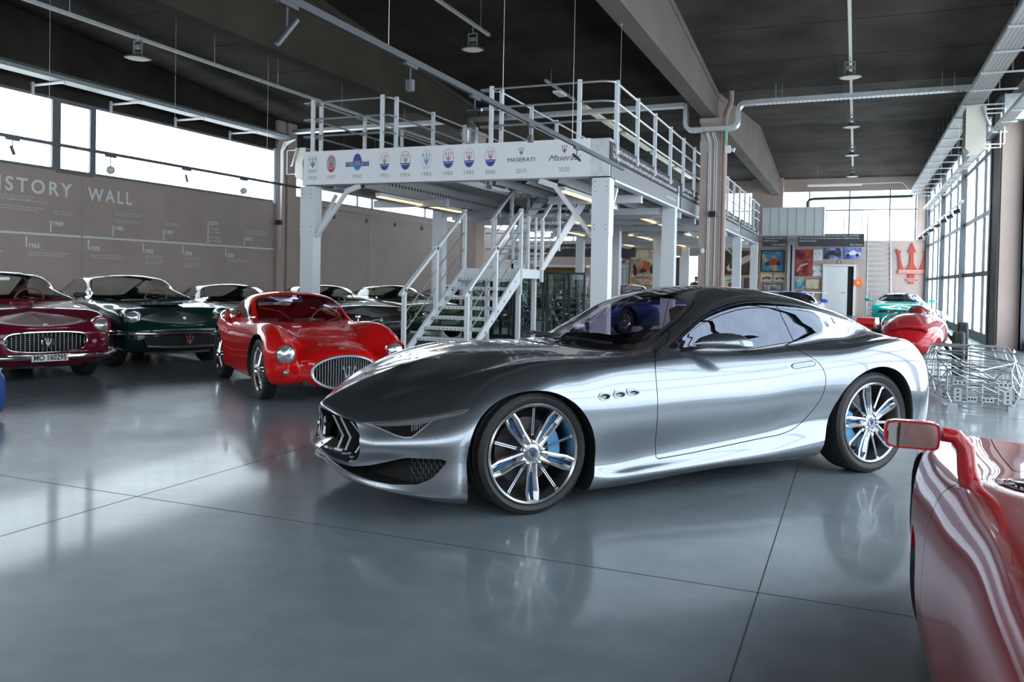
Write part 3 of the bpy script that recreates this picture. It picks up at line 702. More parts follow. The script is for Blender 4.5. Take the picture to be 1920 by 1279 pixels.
# grille tunnel
cnt = sk.rim('grille_tunnel', fc+hood+hoodg, grF, .085, P('tunnel_silver', (.13, .14, .155), .14, .9), sc, (-1, 0, .0), (np.array([2.3, 0, .50]), (1, .95, .74)))
fin_m = P('fin_alloy', (.75, .75, .75), .35, .6)
bl = MB(); bl.prism([(-.46,.30),(.46,.30),(.47,.40),(.38,.52),(-.38,.52),(-.47,.40)], 2.02, 2.05, 'x')
bl.build('grille_backing', gap_black, sc, True)
msh = MB()
for i in range(-11, 12):
    for j in range(4):
        y = i*.04+(j % 2)*.02; z = .345+j*.04
        if abs(y) < .43-.5*max(0, z-.4): msh.tube((2.08-.25*y*y-.0, y-.012, z), (2.08-.25*y*y, y+.014, z+.006), .0035, 5)
msh.build('grille_mesh', black_trim, sc, True)
for sd in (1, -1):
    for y0, tx in ((.16, 2.305), (.245, 2.285), (.335, 2.250)):
        f = MB(); pr = [(tx, y0*1.0, .500-.012*(y0 > .3)), (tx-.035-.02*(y0 > .3), y0+.085, .395), (tx-.012, y0+.065, .322)]
        for a, b in zip(pr[:-1], pr[1:]):
            a = np.array([a[0], sd*a[1], a[2]]); b = np.array([b[0], sd*b[1], b[2]])
            f.obox((a+b)/2+np.array([.004, 0, 0]), (b-a)/2*1.02, np.array([.005, 0, 0]), np.array([0, .0065, 0])); f.cur = 1; f.obox((a+b)/2-np.array([.032, 0, 0]), (b-a)/2*1.02, np.array([.030, 0, 0]), np.array([0, .004, 0])); f.cur = 0
        f.build('grille_fin', chrome, sc, True, mats=[fin_m, gap_black])
tm = MB(); trident(tm, (2.325, 0, .325), (0, 1, 0), (0, 0, 1), .17, .012, .85); tm.build('trident_emblem', chrome, sc, True)
# lower intake
sk.rim('intake_tunnel', fc, inF, .12, black_trim, sc, (-1, -.2, 0))
im = MB()
bk = curve2([(2.20,0),(2.17,.25),(2.06,.5),(1.88,.70),(1.74,.80)], 5, False)
bkf = []
for sd in (1, -1):
    pts = [(x, sd*y) for x, y in bk]
    vs = [(x, y, .16) for x, y in pts]+[(x, y, .40) for x, y in pts]; n = len(pts)
    im.add(vs, [(i, i+1, n+i+1, n+i) for i in range(n-1)])
im.build('intake_backing', gap_black, sc, True)
meshg = P('mesh_grey', (.16, .17, .18), .3, .5)
for sd in (1, -1):
    hx = MB()
    for i in range(9):
        for j in range(6):
            t = i*.026+(j % 2)*.013; x, y = 1.995-t*.95, .60+t*.82; z = .205+j*.027
            a = np.array([x, sd*y, z]); dx = np.array([-.012, sd*.0105, 0])
            hx.tube(a, a+dx, .0028, 4); hx.tube(a+dx, a+dx*1.1+np.array([0, 0, -.027]), .0028, 4)
    o_ = hx.build('intake_mesh', meshg, sc, True); o_['kind'] = 'stuff'
fl = MB()
fp = [(2.21,.0),(2.19,.3),(2.10,.55),(1.90,.80),(1.80,.86),(.95,.86),(-.75,.86),(-1.7,.84),(-2.0,.6),(-2.12,0)]
full = fp+[(x, -y) for x, y in fp[-2:0:-1]]
# floor pan, tucked between the wheels
fpan = [(2.2,.0),(2.17,.3),(2.05,.6),(1.8,.62),(1.0,.62),(.92,.84),(-.75,.84),(-.95,.6),(-1.75,.6),(-1.9,.6),(-2.1,0)]
fl.prism(fpan+[(x, -y) for x, y in fpan[-2:0:-1]], .14, .17, 'z')
fl.build('underbody', black_trim, sc, True)
# interior: dash, seats, wheel
it_ = MB()
it_.prism([(.62,.80),(.55,.87),(.30,.845),(.22,.74),(.3,.60),(.7,.6)], -.66, .66, 'y'); it_.build('dashboard', seat_dark, sc, True)
for sd in (.36, -.36):
    s_ = MB(); s_.prism([(.02,.35),(.02,.46),(-.42,.42),(-.60,.85),(-.66,.98),(-.74,.98),(-.70,.80),(-.55,.35)], sd-.22, sd+.22, 'y')
    s_.prism([(-.63,.92),(-.60,1.10),(-.68,1.13),(-.75,.94)], sd-.12, sd+.12, 'y'); s_.build('seat', seat_dark, sc, True)
s_ = MB(); s_.path([(.10+.07*math.sin(a), .36+.175*math.cos(a), .80+.165*math.sin(a)) for a in [2*PI*i/20 for i in range(20)]], .014, 6, True)
s_.bar((.10,.20,.80), (.10,.52,.80), .03, .02); s_.build('steering_wheel', seat_dark, sc, True)
s_ = MB(); s_.box(-1.3, -.9, -.6, .6, .3, .72); s_.build('rear_bench', seat_dark, sc, True)
# wipers
w = MB(); w.path([(.66,-.12,.905),(.60,.10,.915),(.53,.38,.895)], .008, 6); w.path([(.655,-.42,.905),(.64,-.25,.915),(.66,-.12,.905)], .012, 6)
w.bar((.615,-.05,.918), (.535,.40,.905), .012, .022); w.build('wiper', black_trim, sc, True)
w = MB(); w.path([(.58,-.62,.91),(.64,-.52,.92),(.66,-.45,.93)], .016, 6); w.bar((.645,-.55,.925), (.665,-.05,.935), .012, .02); w.build('wiper', black_trim, sc, True)
# door mirrors
for sd in (1, -1):
    mm = MB(); prof = [(.0, .012), (.05, .05), (.12, .075), (.20, .08), (.27, .07), (.32, .045), (.345, .012)]
    n = 14; vs = []
    for d_, r_ in prof:
        # d_ runs from the stalk backwards/outwards
        cx, cy = .175-d_*.86, .80+d_*.52
        for i in range(n):
            a = 2*PI*i/n; zz = math.sin(a); zz = zz if zz > 0 else zz*.32
            vs.append((cx-.30*r_*math.cos(a), sd*(cy+.95*r_*math.cos(a)), .925+r_*1.0*zz))
    k = len(prof); fs = [(j*n+i, j*n+(i+1) % n, (j+1)*n+(i+1) % n, (j+1)*n+i) for j in range(k-1) for i in range(n)]+[tuple(range(n-1, -1, -1)), tuple(range((k-1)*n, k*n))]
    if sd < 0: fs = [f[::-1] for f in fs]
    mm.add(vs, fs); mo = mm.build('door_mirror', silver, sc, True, True)
    st = MB(); st.bar((.245, sd*.76, .893), (.12, sd*.84, .915), .045, .02); st.bar((.13, sd*.835, .913), (-.10, sd*.965, .905), .035, .008)
    st.build('mirror_stalk', dark_gloss, mo, True)
# C-pillar badge
bd = MB()
tmq = np.array([-1.235, .61, 1.055]); ex_ = unit((-1, -.28, -.20)); nn = unit((-.12, .72, .62)); ey_ = unit(np.cross(nn, ex_)); ey_ = ey_ if ey_[2] > 0 else -ey_
for q in [2*PI*i/22 for i in range(22)]:
    a = tmq+nn*.012+ex_*.021*math.cos(q)+ey_*.036*math.sin(q); b = tmq+nn*.012+ex_*.021*math.cos(q+.3)+ey_*.036*math.sin(q+.3)
    bd.tube(a, b, .0018, 5)
trident(bd, tmq+nn*.010-ey_*.018, ex_, ey_, .045, .004); bd.build('pillar_badge', dark_gloss, sc, True)

def tyre_rim(parent, R_, Wd, rr_, side, name='tyre', seg=64, sipes=False):
    """tyre lathe about local y; side=+1: outer face towards +y"""
    mb = MB(); h = Wd/2
    pr = [(rr_, -h*.80), (rr_+.012, -h*.92), ((R_+rr_)/2, -h*1.0), (R_-.025, -h*.97), (R_-.006, -h*.84)]
    for g in (-.5, 0, .5): pr += [(R_, h*(g-.14)), (R_-.008, h*(g-.12)), (R_-.008, h*(g-.04)), (R_, h*(g-.02))] if g else [(R_, -h*.10), (R_-.008, -h*.08), (R_-.008, h*.02), (R_, h*.04)]
    pr += [(R_-.006, h*.84), (R_-.025, h*.97), ((R_+rr_)/2, h*1.0), (rr_+.012, h*.92), (rr_, h*.80)]
    if sipes: pr.insert(4, (R_-.004, -h*.80)); pr.insert(5, (R_, -h*.72))
    mb.lathe(pr, seg, axis='y')
    if sipes:
        nv = []
        for i, p in enumerate(mb.v):
            r_ = math.hypot(p[0], p[2]); k = (i % seg+int(6*abs(p[1])/h)) % 5
            if k == 0 and r_ > R_-.03 and abs(p[1]) > h*.45: f_ = (r_-.0035)/r_; p = (p[0]*f_, p[1], p[2]*f_)
            nv.append(p)
        mb.v = nv
    o = mb.build(name, rubber, parent, True, True, sharp=25); return o
def lug_ring(mb, r, n, y, s, ph=0):
    for i in range(n):
        a = ph+2*PI*i/n; mb.tube((r*math.sin(a), y, r*math.cos(a)), (r*math.sin(a), y+s, r*math.cos(a)), .011, 8); mb.ball((r*math.sin(a), y+s, r*math.cos(a)), .011, 8, 5)
def silver_wheel(parent, x, y, R_, side, rot, steer=0.):
    e = bpy.data.objects.new('wheel', None); COL.objects.link(e); e.parent = parent; e.location = (x, y, R_)
    FRAME[e.name] = np.zeros(3); e.rotation_euler = (0, 0, steer + (0 if side > 0 else PI))
    tyre_rim(e, R_, .255, .278, side, seg=180, sipes=True)
    mb = MB(); mb.lathe([(.278,.100),(.284,.118),(.276,.124),(.266,.115),(.258,.085),(.250,.02),(.245,-.08),(.262,-.10)], 64, axis='y')
    mb.build('rim_barrel', satin, e, True, True, sharp=30)
    sp = MB()
    # one spoke: two blades each side of a slot, widening outward, raised edges
    for s_ in (1, -1):
        A = [(.030*s_, .102, .052), (.034*s_, .098, .13), (.043*s_, .104, .215), (.036*s_, .114, .274)]
        Bi = [(.001*s_, .098, .055), (.006*s_, .082, .11), (.014*s_, .084, .215), (.008*s_, .108, .272)]
        vs = []
        for q in A: vs += [q, (q[0]*1.03, q[1]-.035, q[2])]
        for q in Bi: vs += [q, (q[0], q[1]-.035, q[2])]
        mid = [((A[i][0]*.62+Bi[i][0]*.38), max(A[i][1], Bi[i][1])+.003, A[i][2]) for i in range(4)]
        b0 = 16; vs += mid; fs = []
        for i in range(3):
            fs += [(2*i, 2*i+2, b0+i+1, b0+i), (b0+i, b0+i+1, 8+2*i+2, 8+2*i), (2*i+1, 2*i+3, 2*i+2, 2*i), (8+2*i, 8+2*i+2, 8+2*i+3, 8+2*i+1), (8+2*i+1, 8+2*i+3, 2*i+3, 2*i+1)]
        fs += [(0, b0, 8, 9, 1)]
        if s_ < 0: fs = [f[::-1] for f in fs]
        sp.add(vs, fs)
    sp.obox((0, .098, .268), (.026, 0, 0), (0, .012, 0), (0, 0, .010)); sp.obox((0, .085, .085), (.010, 0, 0), (0, .012, 0), (0, 0, .02))
    rd = MB()
    for q in (-.0055, .0055): rd.tube((q, .09, .085), (q, .104, .268), .0022, 6)
    rd.obox((0, .104, .266), (.011, 0, 0), (0, .007, 0), (0, 0, .012)); rd.obox((0, .09, .088), (.011, 0, 0), (0, .007, 0), (0, 0, .014))
    bi = MB(); bi.tube((0, .088, .09), (0, .102, .262), .0030, 6)
    bs = MB()
    for q in (-.005, .005): bs.tube((q, .070, .11), (q*1.3, .082, .255), .0035, 6)
    protos = [sp.build('spoke', satin, e, True), rd.build('spoke_rod', chrome, e, True, True), bi.build('blue_insert', blue_an, e, True, True), bs.build('blue_insert', blue_an, e, True, True)]
    for k in range(5):
        for o_, ph in zip(protos, (0, PI/5, PI/5, 0)):
            c_ = o_ if k == 0 else o_.copy()
            if k: COL.objects.link(c_); c_.parent = e
            c_.rotation_euler = (0, rot+2*PI*k/5+ph, 0)
    hb = MB(); hb.lathe([(.001,.108),(.030,.108),(.034,.100),(.060,.094),(.066,.075),(.066,.03)], 40, axis='y'); hb.build('wheel_hub', satin, e, True, True)
    lg = MB(); lug_ring(lg, .052+.012, 5, .088, .018, rot+PI/5); lg.build('wheel_bolt', chrome, e, True, True)
    cp = MB(); trident(cp, (0, .1095, -.016), (-1, 0, 0), (0, 0, 1), .040, .002); cp.build('cap_trident', P('cap_blue', (.02, .09, .3), .3, .5), e, True)
    ds = MB(); ds.lathe([(.09,.0),(.19,.0),(.19,-.03),(.09,-.03)], 48, axis='y'); ds.lathe([(.05,.03),(.095,.02),(.095,-.03)], 32, axis='y')
    for k in range(36):
        for r_ in (.115, .14, .165): ds.tube((r_*math.cos(k*.1745+r_*9), .0, r_*math.sin(k*.1745+r_*9)), (r_*math.cos(k*.1745+r_*9), .0015, r_*math.sin(k*.1745+r_*9)), .003, 5)
    ds.build('brake_disc', disc_iron, e, True)
    ca_ = MB(); ca_.lathe([(.125,.025),(.13,.045),(.205,.045),(.215,.02),(.215,-.05),(.12,-.05),(.125,.025)], 14, axis='y', a0=PI/2+.15-.62+0, a1=PI/2+.15+.62)
    co = ca_.build('brake_caliper', blue_cal, e, True, False)
    if parent is sc: co.rotation_euler = (0, (PI if side > 0 else 0)*(1 if x > 0 else 0), 0)
    bk = MB(); bk.lathe([(.001,-.11),(.255,-.11)], 32, axis='y'); bk.lathe([(.03,-.11),(.03,-.02)], 12, axis='y'); bk.build('wheel_back', black_trim, e, True)
    return e
silver_wheel(sc, 1.372, .785, .345, 1, math.radians(0)+PI, 0.)
silver_wheel(sc, -1.335, .790, .358, 1, .25)
silver_wheel(sc, 1.372, -.785, .345, -1, .3, 0.)
silver_wheel(sc, -1.335, -.790, .358, -1, .6)
ax = MB(); ax.tube((1.372,-.66,.345), (1.372,.66,.345), .03); ax.tube((-1.335,-.66,.358), (-1.335,.66,.358), .03); ax.build('axle', black_trim, sc, True)
# ================================================================ steel mezzanine
perf = None
def perf_mat(name, col, zrow, hole=.35, scale=8.):
    """steel with a row of punched holes (object space, along y)"""
    m, nt, b = _mat(name); N = nt.nodes; L = nt.links
    tc = N.new('ShaderNodeTexCoord'); sp = N.new('ShaderNodeSeparateXYZ'); L.new(tc.outputs['Object'], sp.inputs[0])
    def math_(op, a, b_=None):
        n = N.new('ShaderNodeMath'); n.operation = op
        for i, v in enumerate((a, b_)):
            if v is None: continue
            if isinstance(v, (int, float)): n.inputs[i].default_value = v
            else: L.new(v, n.inputs[i])
        return n.outputs[0]
    fy = math_('SUBTRACT', math_('FRACT', math_('MULTIPLY', sp.outputs[1], scale)), .5)
    fz = math_('MULTIPLY', math_('SUBTRACT', sp.outputs[2], zrow), scale)
    d = math_('SQRT', math_('ADD', math_('MULTIPLY', fy, fy), math_('MULTIPLY', fz, fz)))
    h = math_('LESS_THAN', d, hole)
    mx = N.new('ShaderNodeMix'); mx.data_type = 'RGBA'; mx.inputs['A'].default_value = (*col, 1); mx.inputs['B'].default_value = (.01, .01, .01, 1)
    L.new(h, mx.inputs['Factor']); L.new(mx.outputs['Result'], b.inputs['Base Color']); b.inputs['Roughness'].default_value = .45; b.inputs['Metallic'].default_value = .3
    return m
mz = thing('mezzanine', 'light grey steel mezzanine on posts with railings and a white banner along its front edge', 'mezzanine', (-7, 13.66, 0))
def pt(mb, name, mat, lab=None, **k):
    o = mb.build(name, mat, mz, **k)
    if lab: o['label'] = lab
    return o
YF, YB = 13.66, 37.0
XL, XR = -10.17, -3.88
# posts with cap plates
ZD = 3.60
for y in (13.66, 19.2, 25.2, 31.2, 36.8):
    for x in (XL, -7.1, XR-.30):
        if x == -7.1 and y < 20: continue
        b = MB(); b.box(x, x+.30, y+.01, y+.27, 0, 3.08); b.box(x-.006, x+.306, y, y+.28, 2.10, 3.06) if y < 14 else None
        b.box(x-.05, x+.35, y-.03, y+.31, 0, .015)
        pt(b, 'post', lgrey)
        if y < 14:
            b = MB()
            for zz in (2.2, 2.28, 2.85, 2.93, 3.01):
                for dx in (.05, .25): b.tube((x+dx, y-.004, zz), (x+dx, y+.01, zz), .009, 6)
            pt(b, 'bolt', black_trim)
# knee braces
for x, d in ((XL+.3, 1), (XR-.3, -1)):
    b = MB(); b.bar((x+d*.02, YF+.10, 2.10), (x+d*.72, YF+.10, 2.98), .07, .07, (0, 1, 0)); b.bar((x+d*.68, YF+.10, 2.96), (x+d*1.0, YF+.10, 3.07), .10, .05, (0, 1, 0)); pt(b, 'knee_brace', lgrey)
    b = MB(); b.bar((x-d*.15, YF+.3, 2.15), (x-d*.15, YF+1.0, 3.0), .06, .06); pt(b, 'knee_brace', lgrey)
for y in (25.5, 31.4):
    b = MB(); b.bar((XR-.2, y-.05, 2.3), (XR-.9, y-.05, 3.0), .06, .06, (0, 1, 0)); pt(b, 'knee_brace', lgrey)
# girders
b = MB(); b.box(XL, XR-.02, YF+.05, YF+.25, 3.10, 3.62); pt(b, 'front_girder', lgrey)
b = MB(); b.box(XR-.36, XR, YF-.02, YF+.34, 3.10, 3.74); pt(b, 'corner_box', galv, 'bare galvanised box at the front right corner')
b = MB(); b.box(XR-.10, XR-.02, YF+.34, YB, 3.08, 3.40); b.box(XR-.16, XR+.02, YF+.3, YB, 3.04, 3.08); b.box(XR-.12, XR+.0, YF+.3, YB, 3.40, 3.44); pt(b, 'side_girder', lgrey)
b = MB(); b.box(XL, XL+.08, YF+.3, YB, 3.08, 3.6); pt(b, 'side_girder', lgrey)
pm = perf_mat('perforated_joist', (.42, .43, .44), 3.22-.0, .26, 7.5)
pm2 = perf_mat('perforated_beam', (.40, .41, .42), 3.2, .30, 4.)
for x in (-9.55, -8.85, -6.05, -5.45, -4.85):
    b = MB(); b.box(x-.02, x+.02, YF+.25, YB, 3.06, 3.42); b.box(x-.04, x+.05, YF+.25, YB, 3.04, 3.06); pt(b, 'joist', pm)
for x in (-8.2, -7.5, -6.75):
    b = MB(); b.box(x-.02, x+.02, 20.4, YB, 3.06, 3.42); b.box(x-.04, x+.05, 20.4, YB, 3.04, 3.06); pt(b, 'joist', pm)
for y in (16.4, 19.3, 20.4, 22.4, 25.3, 28.3, 31.3, 34.3, 36.9):
    x0, x1 = (XL, XR-.1)
    segs = ((x0, -8.3), (-5.95, x1)) if y < 20 else ((x0, x1),)
    for a, c in segs: b = MB(); b.box(a, c, y-.05, y+.05, 2.92, 3.06); b.box(a, c, y-.08, y+.08, 2.90, 2.92); pt(b, 'cross_beam', lgrey)
# deck with stair opening
b = MB(); b.box(XL, -8.25, YF+.05, YB, 3.46, ZD); pt(b, 'deck', galv)
b = MB(); b.box(-6.0, XR, YF+.05, YB, 3.46, ZD); pt(b, 'deck', galv)
b = MB(); b.box(-8.25, -6.0, 20.2, YB, 3.46, ZD); b.box(-8.25, -6.0, YF+.05, YF+.6, 3.46, ZD); pt(b, 'deck', galv)
# white banner with the row of historic emblems
b = MB(); b.box(XL+.08, XR-.34, YF-.03, YF, 3.10, 3.75); ban = pt(b, 'banner', P('banner_white', (.84, .86, .89), .45), 'white banner printed with a row of dated emblems')
red_ = P('emblem_red', (.50, .05, .05), .6); blu_ = P('emblem_blue', (.03, .07, .32), .6); lbl_ = P('emblem_light_blue', (.03, .25, .60), .6); blk_ = P('emblem_black', (.03, .03, .035), .6); gry_ = P('emblem_grey', (.42, .42, .45), .6); wht_ = P('emblem_white', (.85, .86, .88), .5); yellow_ = P('year_grey', (.30, .30, .32), .6)
EX2, EZ2 = V3(1, 0, 0), V3(0, 0, 1); yb_ = YF-.031
def ell(mb, cx, cz, rx, rz, y, n=28, a0=0, a1=2*PI, point=0.):
    pts = [(cx+rx*math.cos(a0+(a1-a0)*i/n)*(1-point*abs(math.sin(a0+(a1-a0)*i/n))**3), y, cz+rz*math.sin(a0+(a1-a0)*i/n)) for i in range(n if a1-a0 > 6.2 else n+1)]
    mb.add(pts, [tuple(range(len(pts)))])
def ring(mb, cx, cz, rx, rz, t, y, n=30):
    a = [(cx+rx*math.cos(2*PI*i/n), y, cz+rz*math.sin(2*PI*i/n)) for i in range(n)]; c = [(cx+(rx-t)*math.cos(2*PI*i/n), y, cz+(rz-t)*math.sin(2*PI*i/n)) for i in range(n)]
    mb.add(a+c, [(i, (i+1) % n, n+(i+1) % n, n+i) for i in range(n)])
def em(x, yr, kind):
    z = 3.50; lay = {}
    def L_(m): return lay.setdefault(m.name, (m, MB()))[1]
    y1, y2, y3 = yb_-.001, yb_-.002, yb_-.003
    if kind == 'sq':
        f = L_(gry_)
        for a in ((x-.10, x+.10, z+.155, z+.160), (x-.10, x+.10, z-.175, z-.170), (x-.10, x-.095, z-.17, z+.16), (x+.095, x+.10, z-.17, z+.16)): f.box(a[0], a[1], y1-.001, y1, a[2], a[3])
        trident(L_(blk_), (x, y2, z-.04), EX2, EZ2, .18, 0, .95); put_text(L_(blk_), 'MASERATI', .05, (x, y2, z-.13), EX2, EZ2, .17)
    elif kind == 'oval37':
        ell(L_(gry_), x, z, .105, .17, y1); ell(L_(red_), x, z, .104, .169, y2, a0=PI+.45, a1=2*PI-.45); trident(L_(red_), (x, y3, z-.06), EX2, EZ2, .2, 0, .8); put_text(L_(wht_), 'MASERATI', .04, (x, y3-.001, z-.10), EX2, EZ2, .13)
    elif kind == 'band':
        ell(L_(lbl_), x, z+.01, .10, .16, y1); L_(blu_).box(x-.26, x+.26, y2-.001, y2, z-.075, z+.015); ell(L_(blu_), x, z+.03, .085, .13, y2, a0=0, a1=PI)
        trident(L_(red_), (x, y3, z+.0), EX2, EZ2, .12, 0, .9); put_text(L_(gry_), 'MASERATI', .105, (x, y3-.001, z-.03), EX2, EZ2, .47, bold=.002)
    elif kind in ('plain', 'blue'):
        put_text(L_(blk_), 'MASERATI', .10, (x, y2, z-.075), EX2, EZ2, .52) if kind == 'plain' else None
        trident(L_(blk_), (x, y2, z+.03), EX2, EZ2, .12, 0, .9)
    elif kind == 'script':
        trident(L_(blk_), (x, y2, z+.03), EX2, EZ2, .13, 0, .9); put_text(L_(blk_), 'Maserati', .14, (x, y2, z-.07), EX2, EZ2, .58, shear=.5)
    elif kind == 'lb':
        ring(L_(gry_), x, z, .11, .175, .006, y1); trident(L_(lbl_), (x, y2, z-.07), EX2, EZ2, .2, 0, .85); put_text(L_(gry_), 'MASERATI', .035, (x, y2, z-.14), EX2, EZ2, .11)
    else:
        ring(L_(gry_ if kind != 'd' else blk_), x, z, .108, .175, .007, y1); ell(L_(wht_), x, z, .100, .166, y1)
        ell(L_(blu_), x, z, .100, .166, y2, a0=PI+.28, a1=2*PI-.28); trident(L_(red_), (x, y2-.0005, z-.03), EX2, EZ2, .16, 0, .85); put_text(L_(wht_), 'MASERATI', .035, (x, y3, z-.075), EX2, EZ2, .15)
    put_text(L_(yellow_), yr, .105, (x, y1, 3.23), EX2, EZ2, .20)
    for m_, mb in lay.values(): mb.build('emblem_print', m_, ban)
for x, yr, kd in ((-9.87, '1926', 'sq'), (-9.44, '1937', 'oval37'), (-8.85, '1943', 'band'), (-8.25, '1951', 'a'), (-7.80, '1954', 'd'), (-7.36, '1983', 'lb'), (-6.91, '1985', 'd'), (-6.49, '1985', 'a'), (-6.07, '2006', 'a'), (-5.48, '2015', 'plain'), (-4.68, '2020', 'script')): em(x, yr, kd)
# dark text panels along the right side
EX3 = V3(0, 1, 0)
segs = [(13.62, 19.45, "'La Maserati è un'auto che ti parla. Ti dice quando spingere, ti parla nella curva, anzi ti conduce nella sfida'", "'The Maserati is a car that speaks to you. It tells you when to push, it guides you through the race, and makes you feel invincible'", 'Juan Manuel Fangio'),
        (19.72, 25.0, "'Dovevo guidare come un dannato per tenere il passo'", "'I was always on the limit with the strongest engine of them all'", ''),
        (25.3, 30.6, "'Costruire una vettura da corsa è un atto di amore'", "'Building a racing car is an act of love and courage'", 'Stirling Moss'),
        (30.9, 36.6, "'Ogni nuova vettura nasce dalla precedente'", "'Every new car is born out of the one before'", '')]
for y0, y1, a, c, s_ in segs:
    b = MB(); b.box(XR, XR+.02, y0, y1, 3.38, 3.68); p = pt(b, 'text_panel', dgrey)
    b = MB(); put_text(b, a, .11, (XR+.022, y0+.15, 3.59), EX3, EZ2, (y1-y0)*.86, 'l'); put_text(b, c, .11, (XR+.022, y0+.15, 3.46), EX3, EZ2, (y1-y0)*.94, 'l'); b.build('panel_text', white_txt, p)
    b = MB(); b.box(XR+.0, XR+.012, y0+.1, y1, 3.09, 3.37); p2 = pt(b, 'fascia', P('fascia_grey', (.16, .16, .18), .5))
    if s_: b = MB(); put_text(b, s_, .09, (XR+.014, y1-.25, 3.22), EX3, EZ2, 1.0, 'r'); b.build('panel_text', white_txt, p2)
# railings
def rail_run(ax, fixed, a, b_, posts, zt=4.72, name='railing', ends=(0, 0)):
    """posts and three rails along one line; ax = 'x' or 'y'"""
    f = (lambda t, z: (t, fixed, z)) if ax == 'x' else (lambda t, z: (fixed, t, z))
    for p in posts:
        m_ = MB(); q = f(p, 0); m_.box(q[0]-.035, q[0]+.035, q[1]-.025, q[1]+.025, ZD-.1, zt+.05); pt(m_, 'railing_post', lgrey)
    for z in (zt, zt-.33, zt-.66):
        m_ = MB(); m_.tube(f(a, z), f(b_, z), .02, 8); pt(m_, 'rail', galv, smooth=True)
rail_run('x', YF+.04, -9.93, -8.34, (-9.93, -8.36))
rail_run('x', YF+.04, -6.10, -4.43, (-6.10, -4.45))
rail_run('y', XL+.22, 13.95, YB, (14.0, 15.6, 17.2, 18.8, 20.4, 22.0, 23.6))
rail_run('y', -8.2, 13.95, 20.2, (13.95, 15.45, 16.95, 18.45))
rail_run('y', -6.03, 13.95, 20.2, (14.0, 15.5, 17.0, 18.5))
ysd = [13.95, 15.43, 16.91, 18.45, 19.95, 21.4, 22.9, 24.4, 25.9, 27.4, 28.9, 30.4, 31.9, 33.4, 34.9, 36.4]
rail_run('y', XR+.02, 13.95, YB, ysd)
for z in (4.72, 4.39, 4.06):
    for (x0, x1) in ((-8.34, -8.2), (-4.43, XR+.02)):
        m_ = MB(); m_.path([(x0, YF+.04, z), (x0+(x1-x0)*.7, YF+.06, z), (x1-(x1-x0)*.05, YF+.14, z), (x1, YF+.3, z)], .02, 8); pt(m_, 'rail', galv, smooth=True)
    for (x0, x1) in ((-6.10, -6.03), (-9.93, XL+.22)):
        m_ = MB(); m_.path([(x0, YF+.04, z), (x0-.22, YF+.06, z), (x0-.24, YF+.14, z), (x1-.02, YF+.25, z), (x1, YF+.35, z)], .02, 8); pt(m_, 'rail', galv, smooth=True)
# strip lights under the deck
warm = P('warm_tube', (.9, .8, .6), .5, emis=(1, .62, .26), estr=2.2)
for i, (x, ya, yb2) in enumerate(((-8.98, 14.6, 18.4), (-4.98, 14.4, 18.0), (-5.08, 20.7, 24.6), (-5.2, 27.6, 30.6), (-7.2, 21.4, 24.4), (-7.2, 28.0, 32.3), (-8.95, 26.6, 29.6), (-9.3, 34.5, 36.8), (-7.0, 33.8, 36.8), (-5.3, 33.8, 36.8))):
    t = thing('strip_light', ['strip light under the mezzanine front left, above the parked dark coupes', 'strip light just behind the mezzanine front right post', 'strip light beyond the second side post, near the right edge', 'strip light far back along the right edge of the mezzanine', 'strip light under the middle of the deck behind the stair top', 'longer strip light in the far middle under the deck', 'strip light deep under the left part of the deck', 'furthest left strip light under the deck', 'furthest middle strip light near the back wall', 'furthest right strip light near the back wall'][i], 'light', (x, ya, 3.0), 0, 'strip lights under the mezzanine')
    b = MB(); b.box(x-.06, x+.06, ya, yb2, 2.955, 3.03); b.build('housing', white_m, t)
    b = MB(); b.box(x-.045, x+.063, ya+.02, yb2-.02, 2.935, 2.956); b.build('tube', warm, t)
    b = MB(); b.path([(x, yb2, 2.99), (x, yb2+.12, 2.93), (x+.02, yb2+.22, 2.93), (x+.02, yb2+.3, 3.06)], .008, 5); b.build('cable', white_m, t)
# ---------------- stair: lower flight, landing, upper flight
st = thing('staircase', 'grey steel staircase with perforated treads rising in two flights to the mezzanine', 'stairs', (-6.6, 13.2, 0))
def sp_(mb, name, mat, **k): return mb.build(name, mat, st, **k)
X0, X1 = -7.18, -5.98
YS, RUN, RISE = 12.75, .27, .18
zl = 1.53; nlow = 8
def tread(x0, x1, y, z):
    b = MB(); b.box(x0, x1, y, y+.26, z-.012, z); b.box(x0, x1, y-.006, y+.006, z-.055, z); t = sp_(b, 'tread', lgrey)
    c = MB()
    n = 14
    for i in range(n):
        x = x0+(i+.5)*(x1-x0)/n; c.box(x-.022, x+.018, y-.009, y-.006, z-.036, z-.024)
    c.build('tread_slots', black_trim, t)
for i in range(nlow): tread(X0+.04, X1-.04, YS+i*RUN, (i+1)*RISE-.09)
yl0 = YS+nlow*RUN; yl1 = yl0+1.05
b = MB(); b.box(X0, X1+.05, yl0, yl1, zl-.18, zl); sp_(b, 'landing', lgrey)
b = MB(); b.box(X0+.03, X0+1.0, yl1-.02, yl1, zl, zl+.20); sp_(b, 'kick_board', galv)
